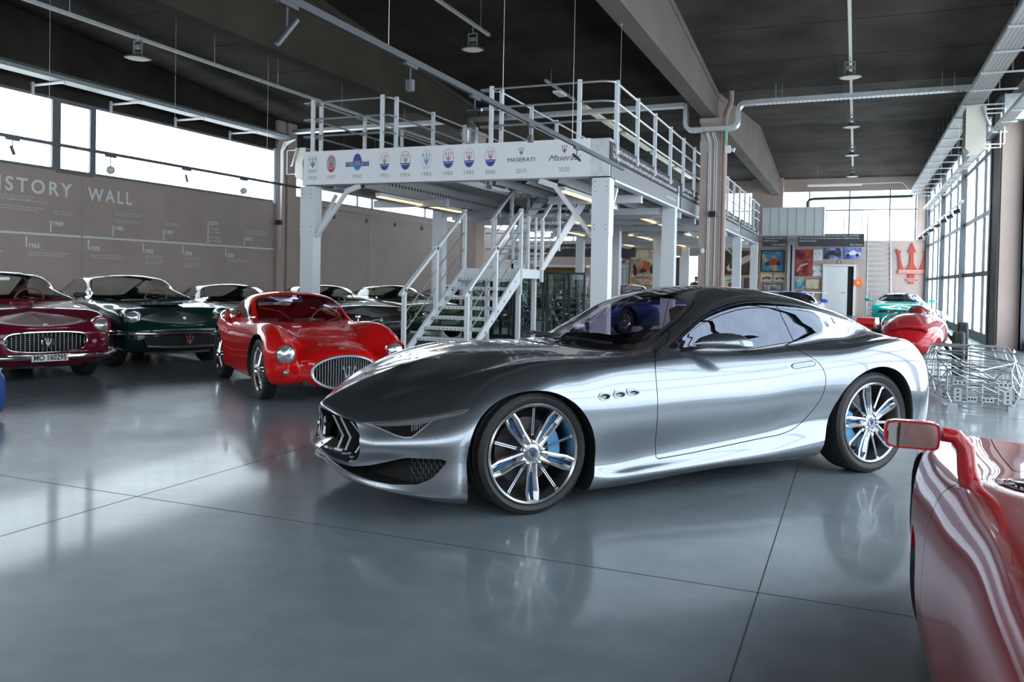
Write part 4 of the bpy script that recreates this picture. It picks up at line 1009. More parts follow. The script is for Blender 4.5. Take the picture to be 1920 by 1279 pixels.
for x in (X0, X1):
    b = MB(); b.prism([(YS-.22, 0), (YS-.22+.18, 0), (yl0+.12, zl-.20), (yl0+.12, zl+.02), (yl0-.02, zl+.02)], x-.02, x+.02, 'x')
    o = sp_(b, 'stringer', lgrey)
    c = MB()
    for i in range(nlow):
        c.tube((x+.022, YS+i*RUN+.02, (i+1)*RISE-.16), (x+.0201, YS+i*RUN+.02, (i+1)*RISE-.16), .022, 8); c.tube((x-.022, YS+i*RUN+.02, (i+1)*RISE-.16), (x-.0201, YS+i*RUN+.02, (i+1)*RISE-.16), .022, 8)
    c.build('stringer_hole', black_trim, o)
    # handrail and posts
    b = MB(); b.bar((x, YS-.30, 1.02), (x, yl0+.02, zl+1.12), .07, .05); sp_(b, 'handrail', lgrey)
    for off in (.38, .70): b = MB(); b.tube((x, YS-.12, 1.1-off), (x, yl0, zl+1.08-off), .012, 6); sp_(b, 'guard_rod', galv)
    for y, zb_, zt in ((YS-.17, .0, 1.12), (YS+1.0, .62, 1.92), (yl0+.02, zl-.5, zl+1.16)): b = MB(); b.box(x-.035, x+.035, y-.03, y+.03, zb_, zt); sp_(b, 'stair_post', lgrey)
# landing guard on the left
for y, xx in ((yl1, X0+.22), (yl1, X0+.62), (yl1, X0+.95)): b = MB(); b.box(xx-.025, xx+.025, y-.02, y+.02, zl, zl+1.1); sp_(b, 'stair_post', lgrey)
for zz in (.42, .75, 1.08): b = MB(); b.tube((X0, yl1, zl+zz), (X0+.98, yl1, zl+zz), .012, 6); sp_(b, 'guard_rod', galv)
for y in (yl0+.35, yl0+.75): b = MB(); b.box(X1+.01, X1+.05, y-.02, y+.02, zl, zl+1.05); sp_(b, 'stair_post', lgrey)
for zz in (.42, .75, 1.05): b = MB(); b.tube((X1+.03, yl0, zl+zz), (X1+.03, yl1, zl+zz), .012, 6); sp_(b, 'guard_rod', galv)
XU0, XU1 = -7.0, -5.9
yu = yl1-.05; nup = 11
for i in range(nup): tread(XU0+.04, XU1-.04, yu+i*RUN, zl+(i+1)*RISE)
yu1 = yu+nup*RUN; zu1 = zl+nup*RISE
for x in (XU0, XU1):
    b = MB(); b.prism([(yu-.15, zl), (yu+.12, zl), (yu1+.2, zu1-.22), (yu1+.2, zu1+.03), (yu1, zu1+.03)], x-.02, x+.02, 'x'); sp_(b, 'stringer', lgrey)
    b = MB(); b.bar((x, yu-.1, zl+1.0), (x, yu1, zu1+1.0), .06, .045); sp_(b, 'handrail', lgrey)
    for off in (.35, .68): b = MB(); b.tube((x, yu, zl+1.0-off), (x, yu1, zu1+1.0-off), .012, 6); sp_(b, 'guard_rod', galv)
    for k in (0, .34, .67, 1): y = yu+(yu1-yu)*k; z = zl+(zu1-zl)*k; b = MB(); b.box(x-.03, x+.03, y-.03, y+.03, z-.25, z+1.02); sp_(b, 'stair_post', lgrey)
for x, y in ((X0+.1, yl0+.1), (X1-.06, yl0+.1), (X0+.1, yl1-.1), (X1-.06, yl1-.1)): b = MB(); b.box(x-.04, x+.04, y-.04, y+.04, 0, zl-.16); sp_(b, 'landing_leg', lgrey)
# ---------------- glass display cabinets
gl_cab = GLASS('cabinet_glass', (.72, .80, .78), .9, 0, .12)
cabs = ((-6.70, 16.75, .55, 'tall dark-framed glass cabinet beside the stair, etched with a round emblem', 0), (-6.12, 16.8, .42, 'tall dark-framed glass cabinet in the middle of the row of three beside the stair', 0), (-5.66, 16.9, .38, 'tall dark-framed glass cabinet nearest the front right mezzanine post', 0),
        (-8.30, 17.2, .55, 'dark-framed glass cabinet seen through the stair treads, left one', 0), (-7.65, 17.4, .45, 'dark-framed glass cabinet seen through the stair treads, middle one', 0), (-7.12, 17.3, .36, 'dark-framed glass cabinet seen through the stair treads, right one', 0))
for i, (x, y, w, lab, _) in enumerate(cabs):
    t = thing('display_cabinet', lab, 'cabinet', (x+w/2, y+.3, 0), 0, 'glass display cabinets around the stair'); D_ = .5; Hh = 1.5
    f = .045; b = MB()
    for xx in (x, x+w-f):
        for yy in (y, y+D_-f): b.box(xx, xx+f, yy, yy+f, 0, Hh)
    b.box(x+f, x+w-f, y, y+f, 0, .08); b.box(x+f, x+w-f, y, y+f, Hh-f, Hh); b.box(x+f, x+w-f, y+D_-f, y+D_, Hh-f, Hh); b.box(x, x+f, y+f, y+D_-f, Hh-f, Hh); b.box(x+w-f, x+w, y+f, y+D_-f, Hh-f, Hh)
    b.box(x+f, x+w-f, y+f, y+D_-f, 0, .06); b.build('cabinet_frame', P('cabinet_charcoal', (.03, .03, .033), .4), t)
    for a in ((x+f, x+w-f, y+.02, y+.024), (x+f, x+w-f, y+D_-.024, y+D_-.02), (x+.02, x+.024, y+f, y+D_-f), (x+w-.024, x+w-.02, y+f, y+D_-f)):
        b = MB(); b.box(*a, .06, Hh-f); b.build('glass_pane', gl_cab, t)
    for z in (.45, .85, 1.2): b = MB(); b.box(x+f, x+w-f, y+.05, y+D_-.05, z, z+.008); b.build('glass_shelf', gl_cab, t)
    if i == 0:
        b = MB(); yy = y-.004
        for r_, t_ in ((.44, .008), (.30, .006), (.17, .006)): ring(b, x-.05, .60, r_, r_, t_, yy, 40)
        for q in range(48): a = 2*PI*q/48; b.obox((x-.05+.37*math.sin(a), yy, .60+.37*math.cos(a)), (.003*math.cos(a), 0, -.003*math.sin(a)), (0, .0005, 0), (.025*math.sin(a), 0, .025*math.cos(a)))
        trident(b, (x-.05, yy, .72), EX2, EZ2, .15, 0); put_text(b, '100', .16, (x+.0, yy, .42), EX2, EZ2)
        b.xf(lambda p: (min(max(p[0], x-.0), x+w), p[1], p[2])); b.build('etched_emblem', P('etching', (.30, .33, .34), .5), t)
# ================================================================ things hung from the roof
def rsweep(pts, w, h, wdir=(0, 1, 0)):
    """rectangular channel along a path; w across wdir, h the other way"""
    mb = MB(); pts = [V3(*p) for p in pts]; wd = V3(*wdir); vs = []; fs = []
    for i, p in enumerate(pts):
        d = unit((pts[min(i+1, len(pts)-1)]-pts[max(i-1, 0)])); n = unit(np.cross(d, wd))
        vs += [p-wd*w/2-n*h/2, p+wd*w/2-n*h/2, p+wd*w/2+n*h/2, p-wd*w/2+n*h/2]
    for i in range(len(pts)-1):
        for k in range(4): fs.append((4*i+k, 4*i+(k+1) % 4, 4*i+4+(k+1) % 4, 4*i+4+k))
    fs += [(3, 2, 1, 0), tuple(range(4*len(pts)-4, 4*len(pts)))]
    mb.add(vs, fs); return mb
def wire(x, y, z0, z1, parent, r=.003, n=4, name='suspension_wire', mat=None):
    b = MB(); b.tube((x, y, z0), (x, y, z1), r, n); b.tube((x, y, z1-.06), (x, y, z1), .012, 6); return b.build(name, mat or galv, parent)
graph = P('anthracite_track', (.055, .06, .07), .4, .3)
# front track over the silver car
XT, ZT = -3.6, 3.18
t = thing('lighting_track', 'dark grey lighting track hanging above the silver car and running to the mezzanine corner', 'track light', (XT, 11, ZT), 0)
b = MB(); b.box(XT-.022, XT+.022, 3.0, 13.4, ZT-.02, ZT+.035); b.box(XT-.022, XT+.022, 13.4, 13.5, ZT-.02, ZT+.035); b.build('track_rail', graph, t)
for y in (3.6, 5.98, 8.38, 10.8, 13.2): wire(XT, y, ZT+.03, 5.52, t)
def spot(x, y, zt, kind, lab, grp, yaw=0., tilt=0., L=.17, r=.035, stem=.13):
    s_ = thing('track_spotlight', lab, 'spotlight', (x, y, zt), 0, grp)
    b = MB(); b.box(x-.018, x+.018, y-.10, y+.10, zt-.03, zt); b.build('adaptor', graph, s_)
    b = MB(); b.tube((x, y, zt-.03), (x, y, zt-stem), .007, 6); b.build('stem', graph, s_)
    c = V3(x, y, zt-stem); d = unit((math.cos(tilt)*math.sin(yaw), math.cos(tilt)*math.cos(yaw), -math.sin(tilt)))
    b = MB()
    if kind == 'can': b.tube(c-V3(0, 0, .0), c-V3(0, 0, L), r, 20); a = c-V3(0, 0, L+.001)
    elif kind == 'tube': b.tube(c-d*L*.5, c+d*L*.5, r, 16); a = c+d*L*.501
    else: b.tube(c-V3(0, 0, r)-d*L*.5, c-V3(0, 0, r)+d*L*.5, r, 20); a = c-V3(0, 0, r)+d*L*.501; 
    h = b.build('lamp_head', graph, s_, smooth=True)
    dd = V3(0, 0, -1) if kind == 'can' else d
    b = MB(); b.tube(a, a+dd*.002, r*.8, 16); b.build('lens', P('spot_lens', (.32, .33, .33), .3), h)
G1 = 'spotlights on the track above the silver car'
spot(XT, 4.66, ZT-.02, 'tube', 'long tubular spotlight tilted downwards at the near end of the track', G1, PI+.5, .95, .24, .021, .20)
spot(XT, 6.35, ZT-.02, 'can', 'short upright cylinder spotlight, nearest one on the front track', G1, L=.09, r=.040, stem=.14)
spot(XT, 7.67, ZT-.02, 'tube', 'slim tubular spotlight pointing level, in the middle of the front track', G1, PI*.62, .1, .20, .017, .14)
spot(XT, 9.24, ZT-.02, 'can', 'small upright cylinder spotlight hanging before the emblem banner', G1, L=.08, r=.038, stem=.13)
spot(XT, 11.0, ZT-.02, 'tube', 'tubular spotlight in front of the newest emblem at the banner end', G1, -.9, -.55, .20, .018, .14)
XL2, ZL2 = -11., 3.19
t = thing('lighting_track', 'black lighting track hanging in front of the history wall windows', 'track light', (XL2, 9, ZL2), 0)
b = MB(); b.box(XL2-.02, XL2+.02, 1, 14.9, ZL2-.02, ZL2+.025); b.build('track_rail', graph, t)
for y in (6.3, 8.76, 11.2, 13.66): wire(XL2, y, ZL2+.02, roofz(y)-.02, t)
G2 = 'spotlights on the track before the history wall'
spot(XL2, 8.19, ZL2-.02, 'tube', 'leftmost slim spotlight before the window over the history wall', G2, .2, 1.2, .13, .022, .17)
spot(XL2, 9.86, ZL2-.02, 'disc', 'round-faced spotlight above the title lettering, second from left', G2, 2.3, .0, .05, .062, .17)
spot(XL2, 11.49, ZL2-.02, 'tube', 'slim spotlight third from left before the history wall window', G2, .2, 1.3, .13, .02, .17)
spot(XL2, 12.98, ZL2-.02, 'disc', 'round-faced spotlight fourth from left, near the window corner', G2, 2.3, .0, .05, .062, .17)
# track under the mezzanine along the back part of the left wall
t = thing('lighting_track', 'thin grey lighting track along the wall seen under the mezzanine', 'track light', (-16.2, 25, 3.6), 0)
b = MB(); b.box(-16.22, -16.18, 22.6, 34, 3.55, 3.58); b.build('track_rail', graph, t)
for i, y in enumerate((23.6, 25.6, 27.6, 29.7, 31.8)):
    wire(-16.2, y+.5, 3.57, 6.3, t); spot(-16.2, y, 3.555, 'can', ['small can spotlight first from the left under the mezzanine', 'small can spotlight second from the left under the mezzanine', 'small can spotlight third from the left under the mezzanine', 'small can spotlight fourth from the left under the mezzanine', 'small can spotlight fifth from the left, before the stair'][i], 'small spotlights on the rear left track', L=.14, r=.05, stem=.16)
# far right track
t = thing('lighting_track', 'pale lighting track hanging beside the tall right windows', 'track light', (2.2, 28, 3.3), 0)
b = MB(); b.box(2.18, 2.22, 21.3, 35.7, 3.27, 3.32); b.build('track_rail', lgrey, t)
for y in (22.5, 27, 31.5, 35): wire(2.2, y, 3.3, 5.5, t)
for i, y in enumerate((22.4, 24.0, 25.6, 27.4, 29.5, 31.8, 34.2)):
    spot(2.2, y, 3.27, 'tube', ['nearest', 'second nearest', 'third nearest', 'fourth nearest', 'fifth nearest', 'sixth nearest', 'furthest'][i]+' small black spotlight on the track by the right windows', 'spotlights beside the right windows', -1.2, .3, .15, .055, .12)
# perforated tray material
trm = perf_mat('perforated_tray', (.55, .56, .55), 0, .0, 8)
def dot_mat(name, col, sc_):
    m, nt, b = _mat(name); N = nt.nodes; L = nt.links
    tc = N.new('ShaderNodeTexCoord'); v = N.new('ShaderNodeTexVoronoi'); v.inputs['Scale'].default_value = sc_; v.inputs['Randomness'].default_value = 0
    L.new(tc.outputs['Object'], v.inputs['Vector']); r = N.new('ShaderNodeValToRGB'); r.color_ramp.elements[0].position = .22; r.color_ramp.elements[0].color = (.03, .03, .03, 1)
    r.color_ramp.elements[1].position = .30; r.color_ramp.elements[1].color = (*col, 1); L.new(v.outputs['Distance'], r.inputs['Fac']); L.new(r.outputs[0], b.inputs['Base Color']); b.inputs['Roughness'].default_value = .5; b.inputs['Metallic'].default_value = .2
    return m
dots = dot_mat('perforated_galvanised', (.24, .24, .225), 16)
def tray(name, x0, x1, y0, y1, z, lab, bracket=None, step=1.5, rod=True, side=-1):
    t = thing(name, lab, 'cable tray', ((x0+x1)/2, y0, z), 0)
    b = MB(); b.box(x0, x1, y0, y1, z, z+.004); b.build('tray_bottom', dots, t)
    for x in (x0, x1): b = MB(); b.box(x-.003, x+.003, y0, y1, z, z+.09); b.build('tray_side', galv, t)
    y = y0+.6
    while y < y1:
        if bracket: b = MB(); b.bar((x0-.02, y, z-.02), (x1+bracket, y, z-.02), .03, .03) if side > 0 else b.bar((x0-bracket, y, z-.02), (x1+.02, y, z-.02), .03, .03); b.build('bracket', galv, t)
        if rod: b = MB(); xx = x1+.1 if side > 0 else x0-.1; b.tube((xx, y, z), (xx, y, roofz(y)), .006, 5); b.build('hanger_rod', galv, t)
        y += step
    return t
tray('cable_tray', 2.06, 2.46, -4, 40.5, 5.32, 'wide perforated cable tray running high along the right windows', .42, 1.5, True, 1)
t = tray('cable_tray', 2.66, 2.86, 14, 40.5, 4.72, 'lower narrow cable tray just over the right windows carrying brown cables', .08, 1.2, False, 1)
cb = P('cable_brown', (.35, .22, .13), .6)
for i in range(4): b = MB(); b.path([(2.70+.035*i+.01*math.sin(k*1.3+i), 14+k*1.1, 4.742+.012*math.sin(k*.8+i*2)) for k in range(24)], .012, 5); b.build('cable', cb if i % 2 else white_m, t, smooth=True)
t = tray('cable_tray', -16.35, -16.0, -2, 20.9, 5.46, 'long pale cable tray above the left windows with bracket arms', None, 2.1, False, -1)
for y in (8.9, 11, 13.1, 15.2, 17.3, 19.4): b = MB(); b.bar((-16.98, y, 5.42), (-16.0, y, 5.42), .04, .04); b.box(-16.99, -16.95, y-.03, y+.03, 5.2, 5.5); b.build('bracket', lgrey, t)
b = MB(); b.box(-16.36, -15.99, -2, 20.9, 5.56, 5.60); b.build('tray_cover', P('tray_green_grey', (.08, .10, .09), .5), t)
# crosswise tray with the U-shaped loop round the column
def arc(c, r, a0, a1, n=6): return [(c[0]+r*math.cos(a0+(a1-a0)*i/n), 21.15, c[1]+r*math.sin(a0+(a1-a0)*i/n)) for i in range(n+1)]
t = thing('cable_tray', 'galvanised cable tray crossing the hall and looping below the beam around the column', 'cable tray', (-3.4, 21.15, 5.2), 0)
b = rsweep([(-16, 21.15, 5.72), (-4.08, 21.15, 5.80)], .24, .10); b.build('tray_section', galv, t)
b = rsweep([(-4.05, 21.15, 5.82)]+[(-4.05, 21.15, 5.5)]+arc((-3.87, 5.34), .18, PI, 1.5*PI)+arc((-2.95, 5.34), .18, -PI/2, 0)+arc((-2.59, 5.58), .18, PI, PI/2)+[(-2.4, 21.15, 5.76)], .24, .10); b.build('tray_loop', galv, t)
b = rsweep([(-2.4, 21.15, 5.77), (2.3, 21.15, 5.80)], .24, .10); o = b.build('tray_section', galv, t)
b = MB()
for i in range(46): x = -2.35+i*.1; b.box(x, x+.07, 21.04, 21.26, 5.712+.0065*i/10, 5.716+.0065*i/10)
b.build('cable_rung', white_m, t)['kind'] = 'stuff'
for x in (-1.9, -1.75, 1.7, 1.95): b = MB(); b.tube((x, 21.2, 5.75), (x, 21.2, 6.2), .006, 5); b.build('hanger_rod', galv, t)
# column services
cp_ = thing('column_services', 'white conduits and grey junction boxes running down the tall pink column', 'conduit', (-3.4, 21.44, 0), 0)
for i, (x, z0, z1) in enumerate(((-3.50, .1, 5.12), (-3.46, .1, 5.12), (-3.36, 3.0, 5.12), (-3.31, .1, 5.12))): b = MB(); b.path([(x-.06, 21.3, z1+.06), (x-.05, 21.36, z1-.05), (x, 21.42, z1-.22), (x, 21.425, z1-.4), (x, 21.425, z0)], .012, 6); b.build('conduit', white_m, cp_, smooth=True)
b = MB(); b.box(-3.73, -3.52, 21.40, 21.45, 4.66, 4.92); b.build('junction_box', P('box_grey', (.36, .37, .38), .4), cp_)
b = MB(); b.box(-3.46, -3.32, 21.34, 21.44, 3.0, 3.14); b.build('socket_box', black_trim, cp_); b = MB(); b.box(-3.30, -3.19, 21.34, 21.44, 3.02, 3.15); b.build('socket_box', P('box_grey2', (.30, .31, .31), .4), cp_)
b = MB(); b.ball((-3.62, 21.43, 2.15), .07, 12, 8, (.9, .5, 1.1)); b.build('alarm_sensor', white_m, cp_, smooth=True)
t = thing('downpipe', 'pinkish painted rain downpipe with an offset at the top of the column', 'pipe', (-3.15, 21.45, 0), 0)
b = MB(); b.path([(-2.99, 21.45, 6.15), (-2.99, 21.45, 5.9), (-3.03, 21.45, 5.78), (-3.10, 21.45, 5.62), (-3.12, 21.45, 5.5), (-3.12, 21.45, .02)], .065, 14); b.build('pipe', P('pipe_pink', (.42, .30, .25), .6), t, smooth=True)
t = thing('exit_sign', 'small green and white exit sign on the side of the tall column', 'sign', (-3.0, 21.3, 5.0), 0)
b = MB(); b.box(-3.09, -3.07, 21.2, 21.5, 4.85, 5.15); b.build('sign_board', P('exit_green', (.02, .35, .18), .5), t); b = MB(); b.box(-3.093, -3.091, 21.25, 21.45, 4.93, 5.07); b.build('sign_arrow', white_m, t)
t = thing('speaker_horn', 'small white loudspeaker on the right side of the tall column', 'speaker', (-2.95, 21.4, 4.7), 0)
b = MB(); b.box(-3.1, -2.97, 21.33, 21.45, 4.60, 4.78); b.tube((-2.97, 21.39, 4.69), (-2.87, 21.39, 4.66), .03, 10, .06); b.build('horn', white_m, t)
# high-bay lamps
lampf = P('lamp_diffuser', (.34, .34, .30), .4, emis=(1, .98, .9), estr=.10)
def highbay(x, y, z, ztop, lab, grp):
    t = thing('high_bay_lamp', lab, 'lamp', (x, y, z), 0, grp)
    b = MB(); b.lathe([(.0, .10), (.06, .10), (.07, .06), (.10, .05), (.20, .015), (.215, .0), (.19, -.012)], 28, (x, y, z)); b.build('reflector', P('lamp_grey', (.12, .12, .11), .4, .4), t, smooth=True)
    b = MB(); b.lathe([(.0, -.014), (.185, -.010), (.19, .0)], 24, (x, y, z)); b.build('diffuser', lampf, t, smooth=True)
    b = MB(); b.bar((x-.09, y, z+.05), (x-.09, y, z+.30), .025, .012, (0, 1, 0)); b.bar((x+.09, y, z+.05), (x+.09, y, z+.30), .025, .012, (0, 1, 0)); b.bar((x-.09, y, z+.30), (x+.09, y, z+.30), .02, .02); b.box(x-.07, x+.07, y-.04, y+.04, z+.16, z+.22); b.build('yoke', P('yoke_grey', (.15, .15, .14), .5), t)
    b = MB(); b.tube((x, y, z+.3), (x, y, ztop), .008, 6); b.build('drop_rod', galv, t)
for i, y in enumerate((17.7, 23.2, 28.2, 33.6)): highbay(-.2, y, 5.42, min(roofz(y-.3), roofz(y+.3))-.03, ['nearest high-bay lamp of the row over the right aisle', 'second high-bay lamp of the row over the right aisle', 'third high-bay lamp of the row over the right aisle', 'furthest high-bay lamp of the row over the right aisle'][i], 'high-bay lamps in a row')
highbay(-11.5, 10.85, 5.0, 5.4, 'high-bay lamp hanging over the left parked cars', 'high-bay lamps on the left rails')
highbay(-6.9, 14.55, 5.72, 6.2, 'high-bay lamp hanging at the end of the rail above the mezzanine railing', 'high-bay lamps on the left rails')
def rail(x, y0, y1, z, lab, rods, w=.06, mat=None):
    t = thing('conduit_rail', lab, 'conduit', (x, y0, z), 0); b = MB(); b.box(x-w/2, x+w/2, y0, y1, z-.02, z+.03); b.build('rail_channel', mat or galv, t)
    b = MB(); b.box(x-w/2+.005, x+w/2-.005, y0, y1, z-.025, z-.02); b.build('rail_face', cream, t)
    for y in rods: b = MB(); b.tube((x, y, z), (x, y, roofz(y)), .005, 5); b.build('hanger_rod', galv, t)
rail(-.2, 8, 33.8, 5.85, 'thin metal conduit rail over the right aisle carrying the high-bay lamps', (9, 12, 15, 18, 21, 24, 27, 30, 33))
rail(-11.5, 2, 24, 5.34, 'thin metal lamp rail high above the left parked cars', (4, 7, 9.5, 12.7, 14.6, 17, 20))
rail(-6.9, 4, 15.3, 6.2, 'short metal lamp rail in the roof above the mezzanine front', (6, 10, 14.9))
rail(-6.9, 18.6, 20.8, 6.05, 'short piece of lamp rail between the railings near the roof', (19, 20.4))
t = thing('led_floodlight', 'small flat floodlight on the short rail near the roof', 'lamp', (-6.9, 19.6, 5.95), 0); b = MB(); b.box(-7.0, -6.8, 19.4, 19.9, 5.93, 5.99); b.box(-6.92, -6.88, 19.6, 19.7, 5.99, 6.03); b.build('floodlight_body', white_m, t)
t = thing('linear_luminaire', 'long row of pale linear luminaires seen through the mezzanine side railing', 'light', (-6.9, 21.6, 6.0), 0)
for ya, yb2 in ((21.6, 25.3), (25.8, 29.4), (29.9, 33.5), (34, 37.6)): b = MB(); b.box(-7.0, -6.82, ya, yb2, 6.0, 6.07); b.build('luminaire_body', P('luminaire_cream', (.66, .66, .52), .5, emis=(.9, .95, .6), estr=.12), t)
b = MB(); b.box(-6.93, -6.89, 21.3, 38, 6.07, 6.12); b.build('rail_channel', galv, t)
for y in (22, 24.6, 27, 30, 33): b = MB(); b.tube((-6.91, y, 6.1), (-6.91, y, roofz(y)), .006, 5); b.build('hanger_rod', galv, t)
t = thing('linear_luminaire', 'pale tube light under the roof near the far wall on the right', 'light', (-.9, 38, 5.65), 0)
b = MB(); b.box(-2.0, .15, 37.95, 38.07, 5.58, 5.66); b.build('luminaire_body', white_m, t)
b = MB(); b.path([(.15, 38, 5.64), (1.3, 38, 5.66), (1.65, 38, 5.66), (1.8, 38, 5.55), (1.95, 38, 5.35), (2.15, 38, 5.33)], .018, 6); b.build('conduit', white_m, t, smooth=True)
for x in (-1.6, .9): b = MB(); b.tube((x, 38, 5.65), (x, 38, roofz(38)), .006, 5); b.build('hanger_rod', galv, t)
t = thing('black_pipe', 'dark insulated pipe crossing in front of the far windows and bending down', 'pipe', (-.2, 40, 5.2), 0)
b = MB(); b.path([(2.2, 40, 5.28), (-1.8, 40, 5.24), (-2.0, 40, 5.2), (-2.08, 40, 5.1), (-2.1, 40, 4.6)], .07, 10); b.build('pipe', P('pipe_green_black', (.03, .05, .045), .4), t, smooth=True)
# unit heaters
def heater(x, y, z, lab, s_):
    t = thing('unit_heater', lab, 'heater', (x, y, z), 0, 'wall-hung heaters')
    b = MB(); b.box(x-.20, x+.18, y-.28, y+.28, z, z+.86); b.prism([(x-.20, z), (x+.18, z), (x+.10, z-.10), (x-.12, z-.10)], y-.28, y+.28, 'y'); b.build('casing', cream, t)
    b = MB()
    for i in range(10): b.box(x-.215 if s_ > 0 else x+.18, x-.20 if s_ > 0 else x+.195, y-.25, y+.25, z+.06+i*.078, z+.10+i*.078)
    b.build('louvre', P('louvre_brown', (.07, .06, .05), .5), t)['kind'] = 'stuff'
    f = MB(); xe = x+s_*.52
    for yy in (y-.25, y+.25): f = MB(); f.path([(x+s_*.18, yy, z+.80), (xe, yy, z+.80), (xe, yy, z+.06), (x+s_*.18, yy, z+.06)], .018, 6); f.build('bracket_frame', white_m, t)
    b = MB(); b.path([(x+s_*.1, y-.3, z+.84), (x+s_*.16, y-.34, z+.65), (x+s_*.3, y-.3, z+.3), (x+s_*.36, y-.28, z+.32)], .025, 8); b.build('hose', galv, t, smooth=True)
heater(2.28, 20.3, 4.30, 'cream unit heater hung high by the right column', 1)
heater(-15.9, 21.6, 4.40, 'cream unit heater hung high at the pilaster left of the mezzanine', -1)
t = thing('wall_conduits', 'white conduits and a small box running down the pilaster left of the mezzanine', 'conduit', (-16.8, 21.4, 0), 0)
for i in range(3): b = MB(); b.path([(-16.0, 21.2, 5.5), (-16.5+.05*i, 21.3, 5.45-.04*i), (-16.7+.04*i, 21.4, 5.2), (-16.72+.04*i, 21.44, 4.8), (-16.72+.04*i, 21.44, 2.1+i)], .013, 6); b.build('conduit', white_m, t, smooth=True)
b = MB(); b.box(-16.85, -16.65, 21.36, 21.46, 2.9, 3.05); b.build('junction_box', black_trim, t)
t = thing('air_duct', 'silver spiral duct bend between the railings near the left rear column', 'duct', (-10.2, 21.2, 4.5), 0)
b = MB(); b.path([(-10.3, 21.1, 5.6), (-10.1, 21.1, 5.62), (-9.95, 21.1, 5.5), (-9.95, 21.1, 4.9), (-10.0, 21.1, 4.6), (-10.2, 21.1, 4.48), (-11.2, 21.1, 4.45)], .16, 16); b.build('duct', galv, t, smooth=True)
# ================================================================ far end of the hall
def pic_mat(name, ca, cb, cc, sc_=5., seed=0.):
    """loose printed picture: three inks in patches"""
    m, nt, b = _mat(name); N = nt.nodes; L = nt.links
    tc = N.new('ShaderNodeTexCoord'); mp = N.new('ShaderNodeMapping'); mp.inputs['Location'].default_value = (seed, seed*.7, seed*.3); L.new(tc.outputs['Object'], mp.inputs['Vector'])
    n = N.new('ShaderNodeTexNoise'); n.inputs['Scale'].default_value = sc_; n.inputs['Detail'].default_value = 4; L.new(mp.outputs[0], n.inputs['Vector'])
    r = N.new('ShaderNodeValToRGB'); e = r.color_ramp.elements; e[0].position = .40; e[0].color = (*ca, 1); e[1].position = .62; e[1].color = (*cc, 1); k = e.new(.50); k.color = (*cb, 1)
    L.new(n.outputs['Fac'], r.inputs['Fac']); L.new(r.outputs[0], b.inputs['Base Color']); b.inputs['Roughness'].default_value = .35
    return m
def poster(x0, x1, z0, z1, lab, frame, pm_, extra=None, fw_=.05, y=41.0, name='framed_poster'):
    t = thing(name, lab, 'picture', ((x0+x1)/2, y-.03, z0), 0)
    if frame:
        for a in ((x0, x1, z1-fw_, z1), (x0, x1, z0, z0+fw_), (x0, x0+fw_, z0+fw_, z1-fw_), (x1-fw_, x1, z0+fw_, z1-fw_)): b = MB(); b.box(a[0], a[1], y-.05, y-.004, a[2], a[3]); b.build('frame', frame, t)
    else: fw_ = 0
    b = MB(); b.box(x0+fw_, x1-fw_, y-.025, y-.01, z0+fw_, z1-fw_); pr = b.build('print', pm_, t)
    if extra: extra(t, x0+fw_, x1-fw_, z0+fw_, z1-fw_, y-.026)
    return t
def shp(t, pts, x0, x1, z0, z1, y, mat, name='printed_shape'):
    b = MB(); b.prism([(x0+(x1-x0)*u, z0+(z1-z0)*v) for u, v in pts], y-.003, y, 'y'); b.build(name, mat, t)
cm = lambda n, c: P(n, c, .5)
ink_red, ink_blk, ink_blu, ink_crm, ink_org = cm('ink_red', (.45, .05, .03)), cm('ink_black', (.03, .03, .03)), cm('ink_blue', (.05, .12, .45)), cm('ink_cream', (.72, .60, .42)), cm('ink_orange', (.60, .12, .03))
wood = P('frame_wood', (.32, .12, .05), .4); gold = P('frame_gold', (.55, .40, .16), .4); blkf = P('frame_black', (.02, .02, .02), .4)
CAR = [(.08, .38), (.14, .50), (.30, .56), (.42, .74), (.60, .78), (.74, .60), (.92, .54), (.95, .40), (.80, .36), (.20, .34)]
RACER = [(.05, .30), (.16, .44), (.36, .52), (.46, .66), (.58, .60), (.78, .56), (.95, .46), (.90, .34), (.5, .28)]
def ex_car(c, txt=None, tc_=None, pts=RACER, wheels=True):
    def f(t, x0, x1, z0, z1, y):
        shp(t, pts, x0, x1, z0, z1, y, c, 'printed_car')
        if wheels:
            for u in (.24, .76):
                b = MB(); r_ = (x1-x0)*.10; b.tube((x0+(x1-x0)*u, y, z0+(z1-z0)*.36), (x0+(x1-x0)*u, y-.005, z0+(z1-z0)*.36), r_, 12); b.build('printed_wheel', ink_blk, t)
        if txt: b = MB(); put_text(b, txt[0], .22, ((x0+x1)/2, y-.004, z0+.30), EX2, EZ2, (x1-x0)*.62, bold=.006); put_text(b, txt[1], .07, ((x0+x1)/2, y-.004, z0+.13), EX2, EZ2, (x1-x0)*.85); b.build('poster_lettering', tc_, t)
    return f
